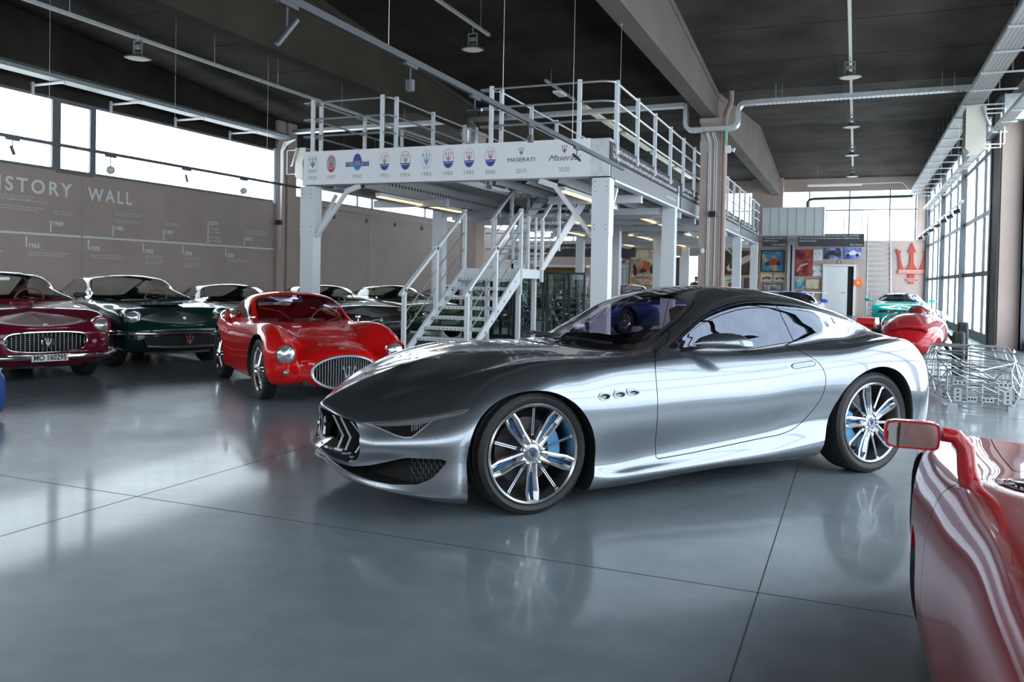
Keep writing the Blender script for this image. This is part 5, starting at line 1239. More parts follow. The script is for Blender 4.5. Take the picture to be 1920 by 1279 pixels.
def ex_front(t, x0, x1, z0, z1, y):
    shp(t, [(.0, .30), (1, .30), (1, .62), (.0, .62)], x0, x1, z0, z1, y, cm('ink_road', (.40, .34, .24)), 'printed_road')
    for u, v, a, c in ((.20, .38, .09, .12), (.84, .44, .08, .12), (.16, .52, .06, .07), (.70, .60, .05, .06)):
        shp(t, [(u+a*math.cos(q), v+c*math.sin(q)) for q in [2*PI*i/14 for i in range(14)]], x0, x1, z0, z1, y-.003, ink_blk, 'printed_wheel')
    shp(t, [(.28, .36), (.34, .50), (.50, .68), (.60, .70), (.74, .58), (.78, .44), (.62, .36), (.42, .33)], x0, x1, z0, z1, y-.006, ink_org, 'printed_car')
    shp(t, [(.34, .36), (.44, .46), (.60, .46), (.62, .38), (.46, .34)], x0, x1, z0, z1, y-.010, ink_blk, 'printed_nose')
    shp(t, [(.40, .52), (.50, .64), (.52, .62), (.43, .50)], x0, x1, z0, z1, y-.010, ink_crm, 'printed_glint')
    b = MB(); put_text(b, 'FANGIO', .24, ((x0+x1)/2, y-.006, z0+.36), EX2, EZ2, (x1-x0)*.66, bold=.008); put_text(b, 'UNA VITA A 300 ALL ORA', .08, ((x0+x1)/2, y-.006, z0+.18), EX2, EZ2, (x1-x0)*.85); b.build('poster_lettering', ink_red, t)
def ex_grid(t, x0, x1, z0, z1, y):
    b = MB()
    for i in range(4):
        for j in range(7):
            u, v = x0+(i+.5)*(x1-x0)/4, z0+.08+(j+.5)*(z1-z0-.2)/7; b.prism([(u-.06, v-.01), (u-.02, v+.03), (u+.03, v+.03), (u+.07, v-.01)], y-.003, y, 'y')
    b.build('tiny_car_rows', ink_blk, t)['kind'] = 'stuff'; b = MB(); b.box(x0+.45*(x1-x0), x0+.62*(x1-x0), y-.004, y, z0+.36, z0+.40); b.build('printed_mark', ink_red, t)
poster(-10.51, -9.11, 1.15, 3.0, 'tall wood-framed vintage race poster with a red racing car and red title', wood, pic_mat('race_poster', (.35, .28, .16), (.66, .54, .36), (.70, .62, .46), 2.2), ex_front)
poster(-11.42, -10.52, 2.27, 2.91, 'black and white photograph of an old racing car left of the race poster', None, pic_mat('photo_bw', (.02, .02, .02), (.3, .3, .3), (.7, .7, .7), 3), ex_car(ink_blk, pts=CAR, wheels=False))
poster(-11.37, -10.55, 1.17, 2.19, 'pale blue chart of many tiny cars in rows', None, cm('chart_blue', (.50, .60, .62)), ex_grid)
poster(-11.78, -11.45, 1.74, 2.20, 'small white picture with a blue mark beside the chart of tiny cars', blkf, pic_mat('small_pic', (.1, .2, .5), (.8, .8, .8), (.8, .8, .8), 4), fw_=.02)
poster(-5.87, -4.19, 1.72, 2.98, 'large gold-framed sepia drawing of a cream racing car at speed', gold, pic_mat('sepia_print', (.04, .03, .015), (.07, .055, .03), (.12, .09, .05), 2), ex_car(ink_crm, pts=[(.04, .30), (.10, .14), (.28, .20), (.50, .42), (.75, .60), (.95, .72), (.92, .88), (.6, .78), (.36, .60), (.16, .46)]))
poster(-4.15, -3.08, 1.94, 2.96, 'colourful painting of red and white racing cars under a blue sky', blkf, pic_mat('painting_blue', (.02, .20, .38), (.03, .28, .45), (.60, .42, .20), 3, 2.), ex_car(ink_red))
poster(-4.17, -3.60, 1.47, 1.88, 'small framed side view of a red old racing car, left of the pair', gold, cm('paper_a', (.70, .64, .48)), ex_car(ink_red), fw_=.03)
poster(-3.57, -3.00, 1.47, 1.88, 'small framed side view of a grey old racing car, right of the pair', gold, cm('paper_b', (.72, .66, .50)), ex_car(cm('ink_grey', (.3, .32, .35))), fw_=.03)
poster(-4.03, -3.15, .94, 1.39, 'black-framed grey landscape photograph below the pair of small car pictures', blkf, pic_mat('photo_land', (.15, .15, .15), (.45, .45, .45), (.75, .75, .75), 3, 5.), fw_=.04)
poster(-4.94, -4.21, 1.12, 1.66, 'dark blue picture with small red racing cars in a yellow frame', gold, cm('navy_print', (.02, .025, .06)), lambda t, x0, x1, z0, z1, y: [shp(t, [(u, v), (u+.12, v+.08), (u+.26, v), (u+.13, v-.06)], x0, x1, z0, z1, y, ink_org, 'printed_car') for u in (.08, .38, .66) for v in (.25, .52, .8)], fw_=.03)
poster(-5.84, -5.27, 1.13, 1.67, 'cream poster with loose red and light blue shapes', None, cm('cream_paper', (.74, .70, .52)), lambda t, x0, x1, z0, z1, y: (shp(t, [(.1, .62), (.5, .84), (.9, .80), (.8, .62), (.4, .58)], x0, x1, z0, z1, y, cm('ink_sky', (.08, .35, .60))), shp(t, [(.3, .1), (.36, .5), (.64, .52), (.7, .12)], x0, x1, z0, z1, y, ink_red)))
poster(-2.61, -1.85, 1.76, 2.99, 'tall dark red poster with a silver car outline', None, pic_mat('darkred_print', (.08, .01, .01), (.28, .02, .02), (.45, .08, .05), 3, 7.), lambda t, x0, x1, z0, z1, y: shp(t, [(.1, .2), (.3, .42), (.7, .5), (.75, .46), (.34, .36), (.16, .16)], x0, x1, z0, z1, y, cm('ink_silver', (.5, .5, .5))))
poster(-1.82, -1.43, 2.49, 3.0, 'white sheet with small black emblems, upper of two', None, cm('sheet_a', (.76, .76, .76)), lambda t, x0, x1, z0, z1, y: [shp(t, [(u, v), (u+.05, v+.16), (u+.1, v)], x0, x1, z0, z1, y, ink_blk) for u, v in ((.2, .5), (.6, .55), (.35, .2))])
poster(-1.84, -1.44, 1.75, 2.24, 'white sheet with blue and black car sketches, lower of two', None, pic_mat('sheet_b', (.1, .2, .4), (.76, .76, .78), (.78, .78, .78), 6, 9.))
poster(-1.37, -.63, 2.56, 3.07, 'dark blue photograph of a vintage open car above the white door', None, pic_mat('photo_blue_a', (.01, .015, .05), (.10, .15, .35), (.35, .42, .60), 3, 3.), ex_car(ink_blk, pts=CAR))
poster(-.53, .23, 2.57, 3.08, 'blue photograph of a white sports coupe right of the vintage car photograph', None, pic_mat('photo_blue_b', (.03, .06, .35), (.10, .18, .55), (.3, .4, .7), 3, 4.), ex_car(cm('ink_white', (.75, .78, .85)), pts=CAR))
poster(-2.60, -2.17, 1.16, 1.69, 'turquoise geometric abstract print', None, pic_mat('abstract', (.02, .30, .45), (.55, .60, .45), (.10, .50, .60), 5, 11.))
poster(-2.16, -1.49, 1.14, 1.67, 'wood-framed beige pencil drawing beside the turquoise print', wood, pic_mat('pencil', (.55, .42, .30), (.68, .60, .48), (.70, .62, .50), 4, 6.), fw_=.04)
poster(-.76, -.62, 2.38, 2.48, 'tiny white door sign above the white door', blkf, white_m, fw_=.01, name='door_sign')
t = thing('alarm_beacon', 'bright orange alarm box on the wall right of the white door', 'alarm', (.1, 41, 1.36), 0)
b = MB(); b.box(-.06, .28, 40.88, 41, 1.36, 1.64); b.build('casing', P('alarm_orange', (.80, .13, .02), .4, emis=(1, .2, .02), estr=.3), t); b = MB(); b.tube((.11, 40.88, 1.5), (.11, 40.85, 1.5), .06, 14); b.build('lens', P('alarm_lens', (.9, .7, .3), .3), t)
# wall trident
t = thing('wall_trident', 'large red wooden trident emblem with pale inlaid stripes mounted on the far right wall', 'emblem', (2.28, 41, 1.49), 0)
tr_ = P('trident_red', (.42, .05, .035), .5)
TP = [[(.5, 1.0), (.64, .76), (.555, .77), (.56, .52), (.60, .43), (.68, .36), (.5, .36)], [(.5, 1.0), (.36, .76), (.445, .77), (.44, .52), (.40, .43), (.32, .36), (.5, .36)]]
def tq(p): return (1.66+1.27*p[0], 1.49+1.83*p[1])
Lw = [(0.0, .845), (.17, .78), (.12, .74), (.16, .55), (.24, .36), (.10, .36), (.08, .55), (.045, .72), (.0, .76)]
for pc in TP+[Lw, [(1-a, c) for a, c in Lw][::-1]]: b = MB(); b.prism([tq(p) for p in pc], 40.93, 40.99, 'y'); b.build('prong', tr_, t)
for z0, z1, a, c in ((.30, .36, .06, .94), (.235, .30, .06, .94), (.12, .235, .40, .60), (.07, .12, .32, .68), (.0, .07, .42, .58)): b = MB(); b.prism([tq(p) for p in ((a, z0+.008), (c, z0+.008), (c, z1-.008), (a, z1-.008))], 40.93, 40.99, 'y'); b.build('crossbar', tr_, t)
for z, a, c in ((.33, .08, .92), (.30, .08, .92), (.265, .08, .92), (.12, .33, .67), (.07, .36, .64)): b = MB(); b.prism([tq(p) for p in ((a, z-.007), (c, z-.007), (c, z+.007), (a, z+.007))], 40.925, 40.93, 'y'); b.build('inlay_stripe', P('inlay', (.75, .55, .45), .5), t)
# galvanised post, far platform with fascia lettering, railings, box
t = thing('steel_post', 'galvanised steel post with a dark slot left of the dark red poster', 'post', (-2.78, 40.6, 0), 0); b = MB(); b.box(-2.92, -2.80, 40.5, 40.75, 0, 3.6); b.box(-2.72, -2.62, 40.5, 40.75, 0, 3.6); b.build('flange', galv, t); b = MB(); b.box(-2.80, -2.72, 40.66, 40.75, 0, 3.6); b.build('web', black_trim, t)
pf = thing('far_platform', 'far steel platform with dark lettered fascia before the end windows', 'platform', (-1.7, 38.5, 3.0), 0)
b = MB(); b.box(-3.85, .30, 37.6, 41, 3.36, 3.46); b.build('deck', galv, pf)
for x0, x1, l in ((-3.75, -2.75, ("'Il tasto di Maserati è l'anima'", 'The key point of Maserati,', 'DNA is the soul', 'Andrea Bertolini')), (-2.3, .30, ("'Costruimmo le nostre auto per correre e vincere, ma anche per lasciare un segno indelebile'", "'We built our cars to race and win, but also to leave an indelible mark in the", "history of motoring'", 'Alfieri Maserati'))):
    b = MB(); b.box(x0, x1, 37.5, 37.55, 2.98, 3.52); p = b.build('fascia_panel', dgrey, pf)
    b = MB()
    for i, s_ in enumerate(l[:3]): put_text(b, s_, .085, (x0+.06, 37.495, 3.44-.11*i), EX2, EZ2, None if len(s_) < 30 else (x1-x0)*.9, 'l')
    put_text(b, l[3], .08, (x1-.06, 37.495, 3.06), EX2, EZ2, None, 'r'); b.build('panel_text', white_txt, p)
for x in (-1.2, -.5, .2): b = MB(); b.box(x-.02, x+.02, 37.7, 37.74, 3.46, 4.52); b.build('railing_post', galv, pf)
for z in (4.5, 4.15, 3.8): b = MB(); b.tube((-1.25, 37.72, z), (.24, 37.72, z), .015, 6); b.build('rail', galv, pf)
for x in (-2.77,): b = MB(); b.box(x-.14, x+.14, 40.42, 40.48, 3.2, 3.36); b.build('support_bracket', galv, pf)
for x in (-3.7, -1.5, .2): b = MB(); b.box(x-.03, x+.03, 37.6, 41.0, 3.28, 3.36); b.build('deck_joist', galv, pf)
t = thing('perforated_box', 'boxy enclosure clad in perforated galvanised panels on the mezzanine end', 'enclosure', (-2.4, 36.4, 3.4), 0)
for i in range(7): x = -3.63+i*.343; b = MB(); b.box(x, x+.325, 36.0, 36.04, 3.38, 4.50); b.build('panel', dot_mat('perf_box_%d' % i, (.50, .53, .53), 26) if i == 0 else bpy.data.materials['perf_box_0'], t); b = MB(); b.box(x+.325, x+.343, 35.98, 36.06, 3.36, 4.53); b.build('panel_joint', galv, t)
b = MB(); b.box(-3.90, -1.22, 36.04, 37.0, 3.36, 3.4); b.box(-3.65, -1.22, 36.04, 37.0, 4.48, 4.53); b.box(-1.26, -1.22, 36.04, 37.0, 3.4, 4.48); b.build('box_body', galv, t)
# far stair
t = thing('far_staircase', 'steep galvanised stair climbing beside the red wall trident', 'stairs', (.85, 36, 0), 0)
for i in range(15): z = .22+i*.21; y = 35.6+i*.19; b = MB(); b.box(.44, 1.26, y, y+.2, z-.03, z); b.box(.44, 1.26, y-.005, y+.005, z-.07, z); b.build('tread', galv, t)
for x in (.42, 1.28):
    b = MB(); b.prism([(35.4, 0), (35.65, 0), (38.6, 3.2), (38.6, 3.45), (38.4, 3.45)], x-.02, x+.02, 'x'); b.build('stringer', galv, t)
    b = MB(); b.tube((x, 35.5, 1.0), (x, 38.5, 4.3), .025, 8); b.tube((x, 38.5, 4.3), (x, 38.5, 3.3), .025, 8); b.tube((x, 35.5, 1.0), (x, 35.5, .1), .025, 8); b.build('handrail', galv, t)
# person in the doorway
pn = thing('person', 'person in dark clothes and a cap looking down in the bright open doorway', 'person', (-7.35, 42.0, 0), 0)
def skin_fig(name, pts, edges, rad, mat, parent, root=0, sub=1):
    me = bpy.data.meshes.new(name); off = FRAME[parent.name]; me.from_pydata([tuple(V3(*p)-off) for p in pts], edges, []); o = bpy.data.objects.new(name, me); COL.objects.link(o); o.parent = parent; FRAME[o.name] = off
    bm = bmesh.new(); bm.from_mesh(me); sk_ = bm.verts.layers.skin.verify(); bm.verts.ensure_lookup_table()
    for i, v in enumerate(bm.verts): v[sk_].radius = (rad[i], rad[i]) if not hasattr(rad[i], '__len__') else rad[i]; v[sk_].use_root = i == root
    bm.to_mesh(me); bm.free(); m_ = o.modifiers.new('s', 'SKIN'); m_.use_smooth_shade = True; s2 = o.modifiers.new('d', 'SUBSURF'); s2.levels = s2.render_levels = sub; me.materials.append(mat)
    dg = bpy.context.evaluated_depsgraph_get(); nm = bpy.data.meshes.new_from_object(o.evaluated_get(dg)); o.modifiers.clear(); o.data = nm; nm.name = name
    nm.polygons.foreach_set('use_smooth', [True]*len(nm.polygons)); nm.materials.clear(); nm.materials.append(mat); return o
x, y = -7.42, 42.0
dk = P('dark_clothes', (.03, .035, .04), .8); skn = P('skin', (.35, .20, .14), .6)
skin_fig('body', [(x, y, .86), (x, y, 1.12), (x+.02, y, 1.32), (x+.05, y, 1.40), (x-.08, y, .82), (x-.10, y, .45), (x-.10, y, .06), (x-.02, y-.10, .03), (x+.08, y, .82), (x+.10, y, .45), (x+.10, y, .06), (x+.18, y-.10, .03),
    (x-.17, y, 1.32), (x-.22, y, 1.05), (x-.06, y-.16, .95), (x+.02, y-.24, 1.0), (x+.19, y, 1.30), (x+.26, y-.02, 1.04), (x+.20, y-.20, .98), (x+.14, y-.27, 1.03)],
    [(0, 1), (1, 2), (2, 3), (0, 4), (4, 5), (5, 6), (6, 7), (0, 8), (8, 9), (9, 10), (10, 11), (2, 12), (12, 13), (13, 14), (14, 15), (2, 16), (16, 17), (17, 18), (18, 19)],
    [(.15, .11), (.15, .11), (.16, .10), .06, .085, .06, .045, .04, .085, .06, .045, .04, .06, .045, .035, .03, .06, .045, .035, .03], dk, pn)
skin_fig('head', [(x+.05, y, 1.40), (x+.08, y-.02, 1.50), (x+.09, y-.03, 1.60), (x+.14, y-.05, 1.53)], [(0, 1), (1, 2), (1, 3)], [.055, .085, .085, .035], skn, pn, sub=2)
b = MB(); b.lathe([(.105, 0), (.10, .05), (.06, .10), (.0, .115)], 16, (x+.08, y-.03, 1.57)); b.prism([(x+.14, 1.575), (x+.27, 1.54), (x+.27, 1.555), (x+.14, 1.60)], y-.09, y+.05, 'y'); b.build('cap', P('cap_dark', (.05, .03, .03), .7), pn, smooth=True)
for sd in (15, 19):
    hx_, hy_, hz_ = ((x+.02, y-.24, 1.0) if sd == 15 else (x+.14, y-.27, 1.03)); b = MB(); b.ball((hx_+.02, hy_-.03, hz_), .035, 10, 6, (1.1, 1.2, .5))
    for k in range(4): b.path([(hx_+.03, hy_-.04-.0*k, hz_-.02+.016*k), (hx_+.07, hy_-.06, hz_-.02+.016*k), (hx_+.09, hy_-.04, hz_-.02+.016*k)], .008, 5)
    b.path([(hx_, hy_-.05, hz_+.03), (hx_+.03, hy_-.08, hz_+.05)], .009, 5); b.build('hand', skn, pn, smooth=True)
# low counter with brown top, crates and blue cover under the mezzanine
t = thing('white_counter', 'white-topped wooden counter against the back wall left of the posters', 'counter', (-13.2, 38.4, 0), 0)
b = MB(); b.box(-14.6, -11.9, 38.2, 38.8, 1.98, 2.1); b.build('counter_top', white_m, t); b = MB(); b.box(-14.6, -14.5, 38.2, 38.8, 0, 1.98); b.box(-12.0, -11.9, 38.2, 38.8, 0, 1.98); b.box(-14.5, -12, 38.7, 38.8, 0, 1.98); b.box(-14.5, -12.0, 38.2, 38.7, 1.55, 1.6); b.box(-14.5, -12.0, 38.2, 38.7, .9, .95); b.build('counter_body', P('counter_wood', (.28, .15, .06), .5), t)
t = thing('dark_banner', 'dark lettered banner hanging across the hall behind the stair top', 'banner', (-11, 36.9, 3.0), 0)
b = MB(); b.box(-14.5, -9.2, 36.95, 37.0, 2.45, 3.05); b.build('banner_cloth', dgrey, t); b = MB(); put_text(b, "'Ho avuto il privilegio di guidare le più belle Maserati'  Juan Manuel Fangio", .14, (-11.9, 36.94, 2.88), EX2, EZ2, 5.0); b.build('banner_text', white_txt, t)
# ================================================================ the other cars
def lerp(a, b, t): return a+(b-a)*t
def gen_net(nose, tail, w, zb=.18, zn=.48, zlead=.62, zf=.78, zcowl=.84, zbelt=.86, zroof=1.25, xc=.45, xt=-.12, xr=-.85, xe=-1.5, zdeck=.82, ztl=.72, wr=.52, nb=.30, tb=.2, crown=.03, fend=.0, waist=0., kink=None):
    """generic coupe body from a handful of proportions"""
    hx = [nose-.28, nose-.48]; s5 = hx[1]; hx += [lerp(s5, xc, .25), lerp(s5, xc, .5), lerp(s5, xc, .78)]
    cab = [lerp(xc, xt, .5), xt, lerp(xt, xr, .33), lerp(xt, xr, .67), xr, lerp(xr, xe, .5), xe, lerp(xe, tail+.3, .5)]
    X = hx+[xc]+cab   # s4 .. s17 (14 stations)
    def zc(x):   # crest height
        return float(np.interp(x, [tail+.28, xe, xr, xt, xc, lerp(s5, xc, .5), s5, nose-.28], [lerp(ztl, zdeck, .5), zdeck+.01, zbelt, zbelt, zcowl, zf+fend, lerp(zlead, zf, .75)+fend*.6, lerp(zlead, zf, .35)]))
    def hw(x): return float(np.interp(x, [tail+.25, tail+.7, xr, 0, nose-.9, nose-.28], [w*.90, w*.985, w, w*(1-waist), w, w*.93]))
    prof = [(.90, zb, 0), (.955, zb+.03, 0), (.985, zb+.10, 0), (1., lerp(zb+.1, zn, .5), 0), (1., zn, 0), (.985, None, .60), (.935, None, .90)]
    net = []
    fr = (0, .36, .70, .93)
    for k, (fy, z, t) in enumerate(prof):
        L_ = []
        zk = [z if z is not None else lerp(zn, zlead, t) for _ in fr]
        rec = (.10, .05, .02, 0, .0, .005, .03)[k]
        for f, zz in zip(fr, zk): L_.append((nose-rec-nb*f**2.6*(.85 if f < .8 else 1), f*w*.93*fy, zz))
        for x in X:
            zz = z if z is not None else lerp(zn, zc(x), t); L_.append((x, hw(x)*fy, zz))
        rec = (.10, .05, .02, 0, .0, .01, .03)[k]
        for f in (.93, .62, .0)[0:3]:
            zz = z if z is not None else lerp(zn, ztl, t); L_.append((tail+rec+tb*f**2.6, f*w*.90*fy, zz))
        net.append(L_)
    ys = [.80, .66, .50, .25, 0.]
    for k in range(5):
        L_ = []; n0 = (.03, .10, .20, .34, .50)[k]
        def hoodz(x, f):   # hood height on the centre side
            return zc(x)+ (crown-fend)*(1-f)+.004
        st = (nose-n0, 0, lerp(zlead, zf, min(1, n0/.9))+crown*.5*n0)
        x4 = hx[0]-.10*k; y4 = w*.93*ys[k]; f4 = ys[k]; z4 = lerp(zlead, zf, min(1, (nose-x4)/.9))+crown*(1-f4)*.7
        for j, f in enumerate((0, .36, .70, .92)): L_.append((lerp(st[0], x4, f**2.4), lerp(0, y4, f), lerp(st[2], z4, f**2)))
        L_.append((x4, y4, z4))
        for j in (1, 2, 3, 4):
            x = hx[j]-(.08, .05, .02, 0)[j-1]*k; L_.append((x, hw(x)*ys[k], hoodz(x, ys[k])))
        # cowl
        cy = (.86*w, lerp(.86*w, wr+.15*(w-wr)+.06, .55), wr+.22, .50*wr+.08, 0)[k]; cx = xc+(0, .0, .01, .13, .17)[k]
        L_.append((cx, cy, (zcowl, zcowl+.005, zcowl+.012, zcowl+crown*.7, zcowl+crown)[k]))
        rz = lambda x: float(np.interp(x, [tail+.3, xe, xr, lerp(xt, xr, .5), xt, lerp(xc, xt, .5)], [zdeck, zdeck+.02, zroof-.03, zroof, zroof-.035, lerp(zcowl, zroof, .56)]))
        for j, x in enumerate(cab):
            top = rz(x); rear = j >= 5
            if k == 0: p = (x, hw(x)*.86, zc(x)+.005)
            elif k == 1: p = (x, lerp(hw(x)*.86, wr, .42), lerp(zc(x), top-.07 if not rear else top-.02, .5))
            elif k == 2: p = (x, wr+(.08 if j == 0 else .0)-(.04 if rear else 0), max(zc(x)+.01, top-(.10 if j == 0 else .065 if not rear else .03)))
            elif k == 3: p = (x+(.08 if j == 0 else .05 if j == 1 else 0), wr*.52, top-.012+(.03 if j == 0 else .015 if j == 1 else 0))
            else: p = (x+(.11 if j == 0 else .08 if j == 1 else 0), 0, top+(.04 if j == 0 else .022 if j == 1 else 0))
            L_.append(p)
        te = (tail+(.04, .10, .17, .26, .36)[k], 0, ztl+(.0, .015, .03, .045, .055)[k])
        last = L_[-1]
        for f in (.86, .5, 0): L_.append((lerp(te[0], last[0], f*.75), last[1]*f, lerp(te[2], last[2], f)))
        net.append(L_)
    for L_ in net: assert len(L_) == 21, len(L_)
    return net
NU_C = [3, 3, 4, 4, 4, 5, 5, 5, 5, 5, 5, 5, 5, 5, 5, 5, 4, 4, 3, 3]
NV_C = [1, 2, 2, 3, 4, 4, 4, 3, 4, 5, 5]
def simple_wheel(parent, x, y, R_, side, rimr, style, wd=.18, cap_=chrome, steer=0.):
    e = bpy.data.objects.new('wheel', None); COL.objects.link(e); e.parent = parent; e.location = (x, y, R_); e.rotation_euler = (0, 0, steer+(0 if side > 0 else PI)); FRAME[e.name] = np.zeros(3)
    tyre_rim(e, R_, wd, rimr, 1, seg=40)
    mb = MB(); h = wd*.4
    if style == 'wire':
        mb.lathe([(rimr, h*.9), (rimr+.008, h*1.05), (rimr-.02, h*.8), (rimr-.035, h*.2), (rimr-.035, -h*.5), (rimr, -h)], 40, axis='y'); mb.build('rim', chrome, e, True, True)
        w_ = MB()
        for k in range(32):
            a = 2*PI*k/32; a2 = a+(.35 if k % 2 else -.35); d = V3(math.sin(a), 0, math.cos(a)); d2 = V3(math.sin(a2), 0, math.cos(a2))
            w_.tube(d2*.04+V3(0, h*(1.0 if k % 4 < 2 else .2), 0), d*(rimr-.02)+V3(0, h*.35, 0), .0035, 4, cap=False)
        o = w_.build('wire_spokes', chrome, e, True); o['kind'] = 'stuff'
        w_ = MB(); w_.lathe([(.045, h*.2), (.05, h*1.0), (.03, h*1.25), (.0, h*1.3)], 16, axis='y'); w_.bar((-.07, h*1.25, 0), (.07, h*1.25, 0), .02, .025, (0, 1, 0)); w_.build('knock_off_hub', chrome, e, True)
        w_ = MB(); w_.lathe([(0, -h*.6), (rimr-.035, -h*.6)], 24, axis='y'); w_.lathe([(.10, h*.0), (.15, h*.0), (.15, -h*.5)], 24, axis='y'); w_.build('brake_drum', black_trim, e, True)
    else:
        mb.lathe([(rimr, h*.9), (rimr+.006, h*1.05), (rimr-.015, h*.95), (rimr-.03, h*.3), (rimr-.03, -h*.5)], 36, axis='y'); mb.build('rim', satin, e, True, True)
        w_ = MB(); n = 5
        for k in range(n):
            a = 2*PI*k/n+.3; d = V3(math.sin(a), 0, math.cos(a)); s_ = V3(math.cos(a), 0, -math.sin(a))
            w_.add([d*.05+s_*.035+V3(0, h*.75, 0), d*.05-s_*.035+V3(0, h*.75, 0), d*(rimr-.02)-s_*.055+V3(0, h*.55, 0), d*(rimr-.02)+s_*.055+V3(0, h*.55, 0),
                    d*.05+s_*.035+V3(0, h*.4, 0), d*.05-s_*.035+V3(0, h*.4, 0), d*(rimr-.02)-s_*.055+V3(0, h*.2, 0), d*(rimr-.02)+s_*.055+V3(0, h*.2, 0)], [(0, 1, 2, 3), (4, 7, 6, 5), (0, 3, 7, 4), (1, 5, 6, 2)])
        w_.lathe([(0, h*.95), (.03, h*.9), (.06, h*.75), (.065, h*.3)], 20, axis='y'); w_.build('wheel_spokes', satin, e, True)
        w_ = MB(); w_.lathe([(0, -h*.2), (rimr-.03, -h*.2)], 24, axis='y'); w_.build('wheel_back', black_trim, e, True)
    return e
def interior(t, xc, zc_, w, x0, zb, beige, side_y=.30, tall=0.):
    mt = P('cabin_trim', beige, .6)
    b = MB(); b.prism([(xc+.05, zc_-.04), (xc-.12, zc_-.02), (xc-.2, zc_-.12), (xc-.1, zc_-.3), (xc+.2, zc_-.3)], -w*.78, w*.78, 'y'); b.build('dashboard', seat_dark, t, True)
    for sd in (side_y, -side_y):
        b = MB(); b.prism([(x0+.4, zb), (x0+.4, zb+.12), (x0, zb+.1), (x0-.14, zb+.52+tall), (x0-.24, zb+.50+tall), (x0-.16, zb)], sd-.2, sd+.2, 'y'); b.build('seat', mt, t, True)
    b = MB(); xs_ = xc-.30; zz = zc_-.02; b.path([(xs_+.06*math.sin(a), side_y+.18*math.cos(a), zz+.17*math.sin(a)) for a in [2*PI*i/20 for i in range(20)]], .011, 6, True)
    for a in (.3, PI-.3, -PI/2): b.bar((xs_, side_y, zz), (xs_+.06*math.sin(a), side_y+.18*math.cos(a), zz+.17*math.sin(a)), .02, .005)
    b.build('steering_wheel', P('wheel_wood', (.25, .10, .04), .35), t, True)
def car(name, label, org, ang, net, paint, axf, axr, R_, rimr, style, tw, arch=.04, ws=None, sideg=None, rear=None, cabin=(.05, .04, .03), xs=(.45, -.5), zc_=.85, w=.8, wd=.18, zseat=.3, det=1., glass=None, group=None, trimc=None, pil=None, rollh=True):
    t = thing(name, label, 'car', (org[0], org[1], 0), math.radians(ang), group)
    nu_ = [max(2, int(round(n*det))) for n in NU_C]; nv_ = [max(1, int(round(n*det))) for n in NV_C]
    s = Skin(net, nu_, nv_, creaseu=(8, (9,))); f = s.faces; g = glass or GLASS('car_glass', (.88, .92, .90), .9, 0, .05)
    arches = []
    for ax, rr_ in ((axf, R_+arch), (axr, R_+arch)):
        F = s.poly([(ax+rr_*math.cos(a)*1.02, R_+rr_*math.sin(a)) for a in [PI*i/14 for i in range(15)]]+[(ax-rr_*.98, -.1), (ax+rr_*.98, -.1)], 'side', lambda Q: Q[:, 1] > w*.74); arches.append(F); _, f = s.split(f, F)
    bw = f
    if ws:
        Fw = s.poly(ws, 'top', lambda Q: Q[:, 2] > zc_-.02); gw, f = s.split(f, Fw); gi, ge = s.split(gw, Fw, .009)
        s.emit('windscreen', gi, g, t); s.emit('windscreen_frame', ge, trimc or chrome, t, push=.003)
    if sideg:
        Fs = s.poly(sideg, 'side', lambda Q: (Q[:, 1] > w*.35) & (Q[:, 2] > zc_-.08)); gs, f = s.split(f, Fs); gi, ge = s.split(gs, Fs, .016)
        pl = []
        for xp in (pil or ()):
            Fp = s.poly([(xp-.012, 0), (xp+.012, 0), (xp-.02, 2), (xp-.044, 2)], 'side'); a_, gi = s.split(gi, Fp); pl += a_
        s.emit('side_window', gi, g, t, False, sides=(1, -1)); s.emit('window_trim', ge+pl, trimc or chrome, t, False, push=.003, sides=(1, -1))
    if rear:
        Fr = s.poly(rear, 'top', lambda Q: Q[:, 2] > zc_-.05); gr_, f = s.split(f, Fr); s.emit('rear_window', gr_, g, t)
    t_ = dict(t=t, s=s, f=f, bw=bw)
    for ax in (axf, axr):
        for sd in (1, -1): simple_wheel(t, ax, sd*(tw-wd/2), R_, sd, rimr, style, wd)
        b = MB(); b.tube((ax, -tw+.1, R_), (ax, tw-.1, R_), .03); b.build('axle', black_trim, t, True)
    for F in arches: 
        for sd in (1, -1):
            r_ = s.rim('arch_liner', bw, F, .20, black_trim, t, (0, -1, 0), mirror=False)
            if r_ and sd == -1:
                for v in r_.data.vertices: v.co.y *= -1
    b = MB(); pts = [(axf+R_+.02, .62*w), (axf+R_+.3, .3*w)]; fp_ = [(axf+R_+.35, 0), (axf+R_+.2, .55*w), (axf, .6*w), (axf-R_-.05, .62*w), (axf-R_-.07, .93*w), (axr+R_+.07, .93*w), (axr+R_+.05, .62*w), (axr-R_-.1, .6*w), (axr-R_-.2, .3*w), (axr-R_-.22, 0)]
    b.prism(fp_+[(x, -y) for x, y in fp_[-2:0:-1]], .19, .23, 'z'); b.build('underbody', black_trim, t, True)
    interior(t, xs[0], zc_, w, xs[1], zseat, cabin)
    return t_
def finish(c, paint, lab=None):
    o = c['s'].emit('body_shell', c['f'], paint, c['t'])
    return o
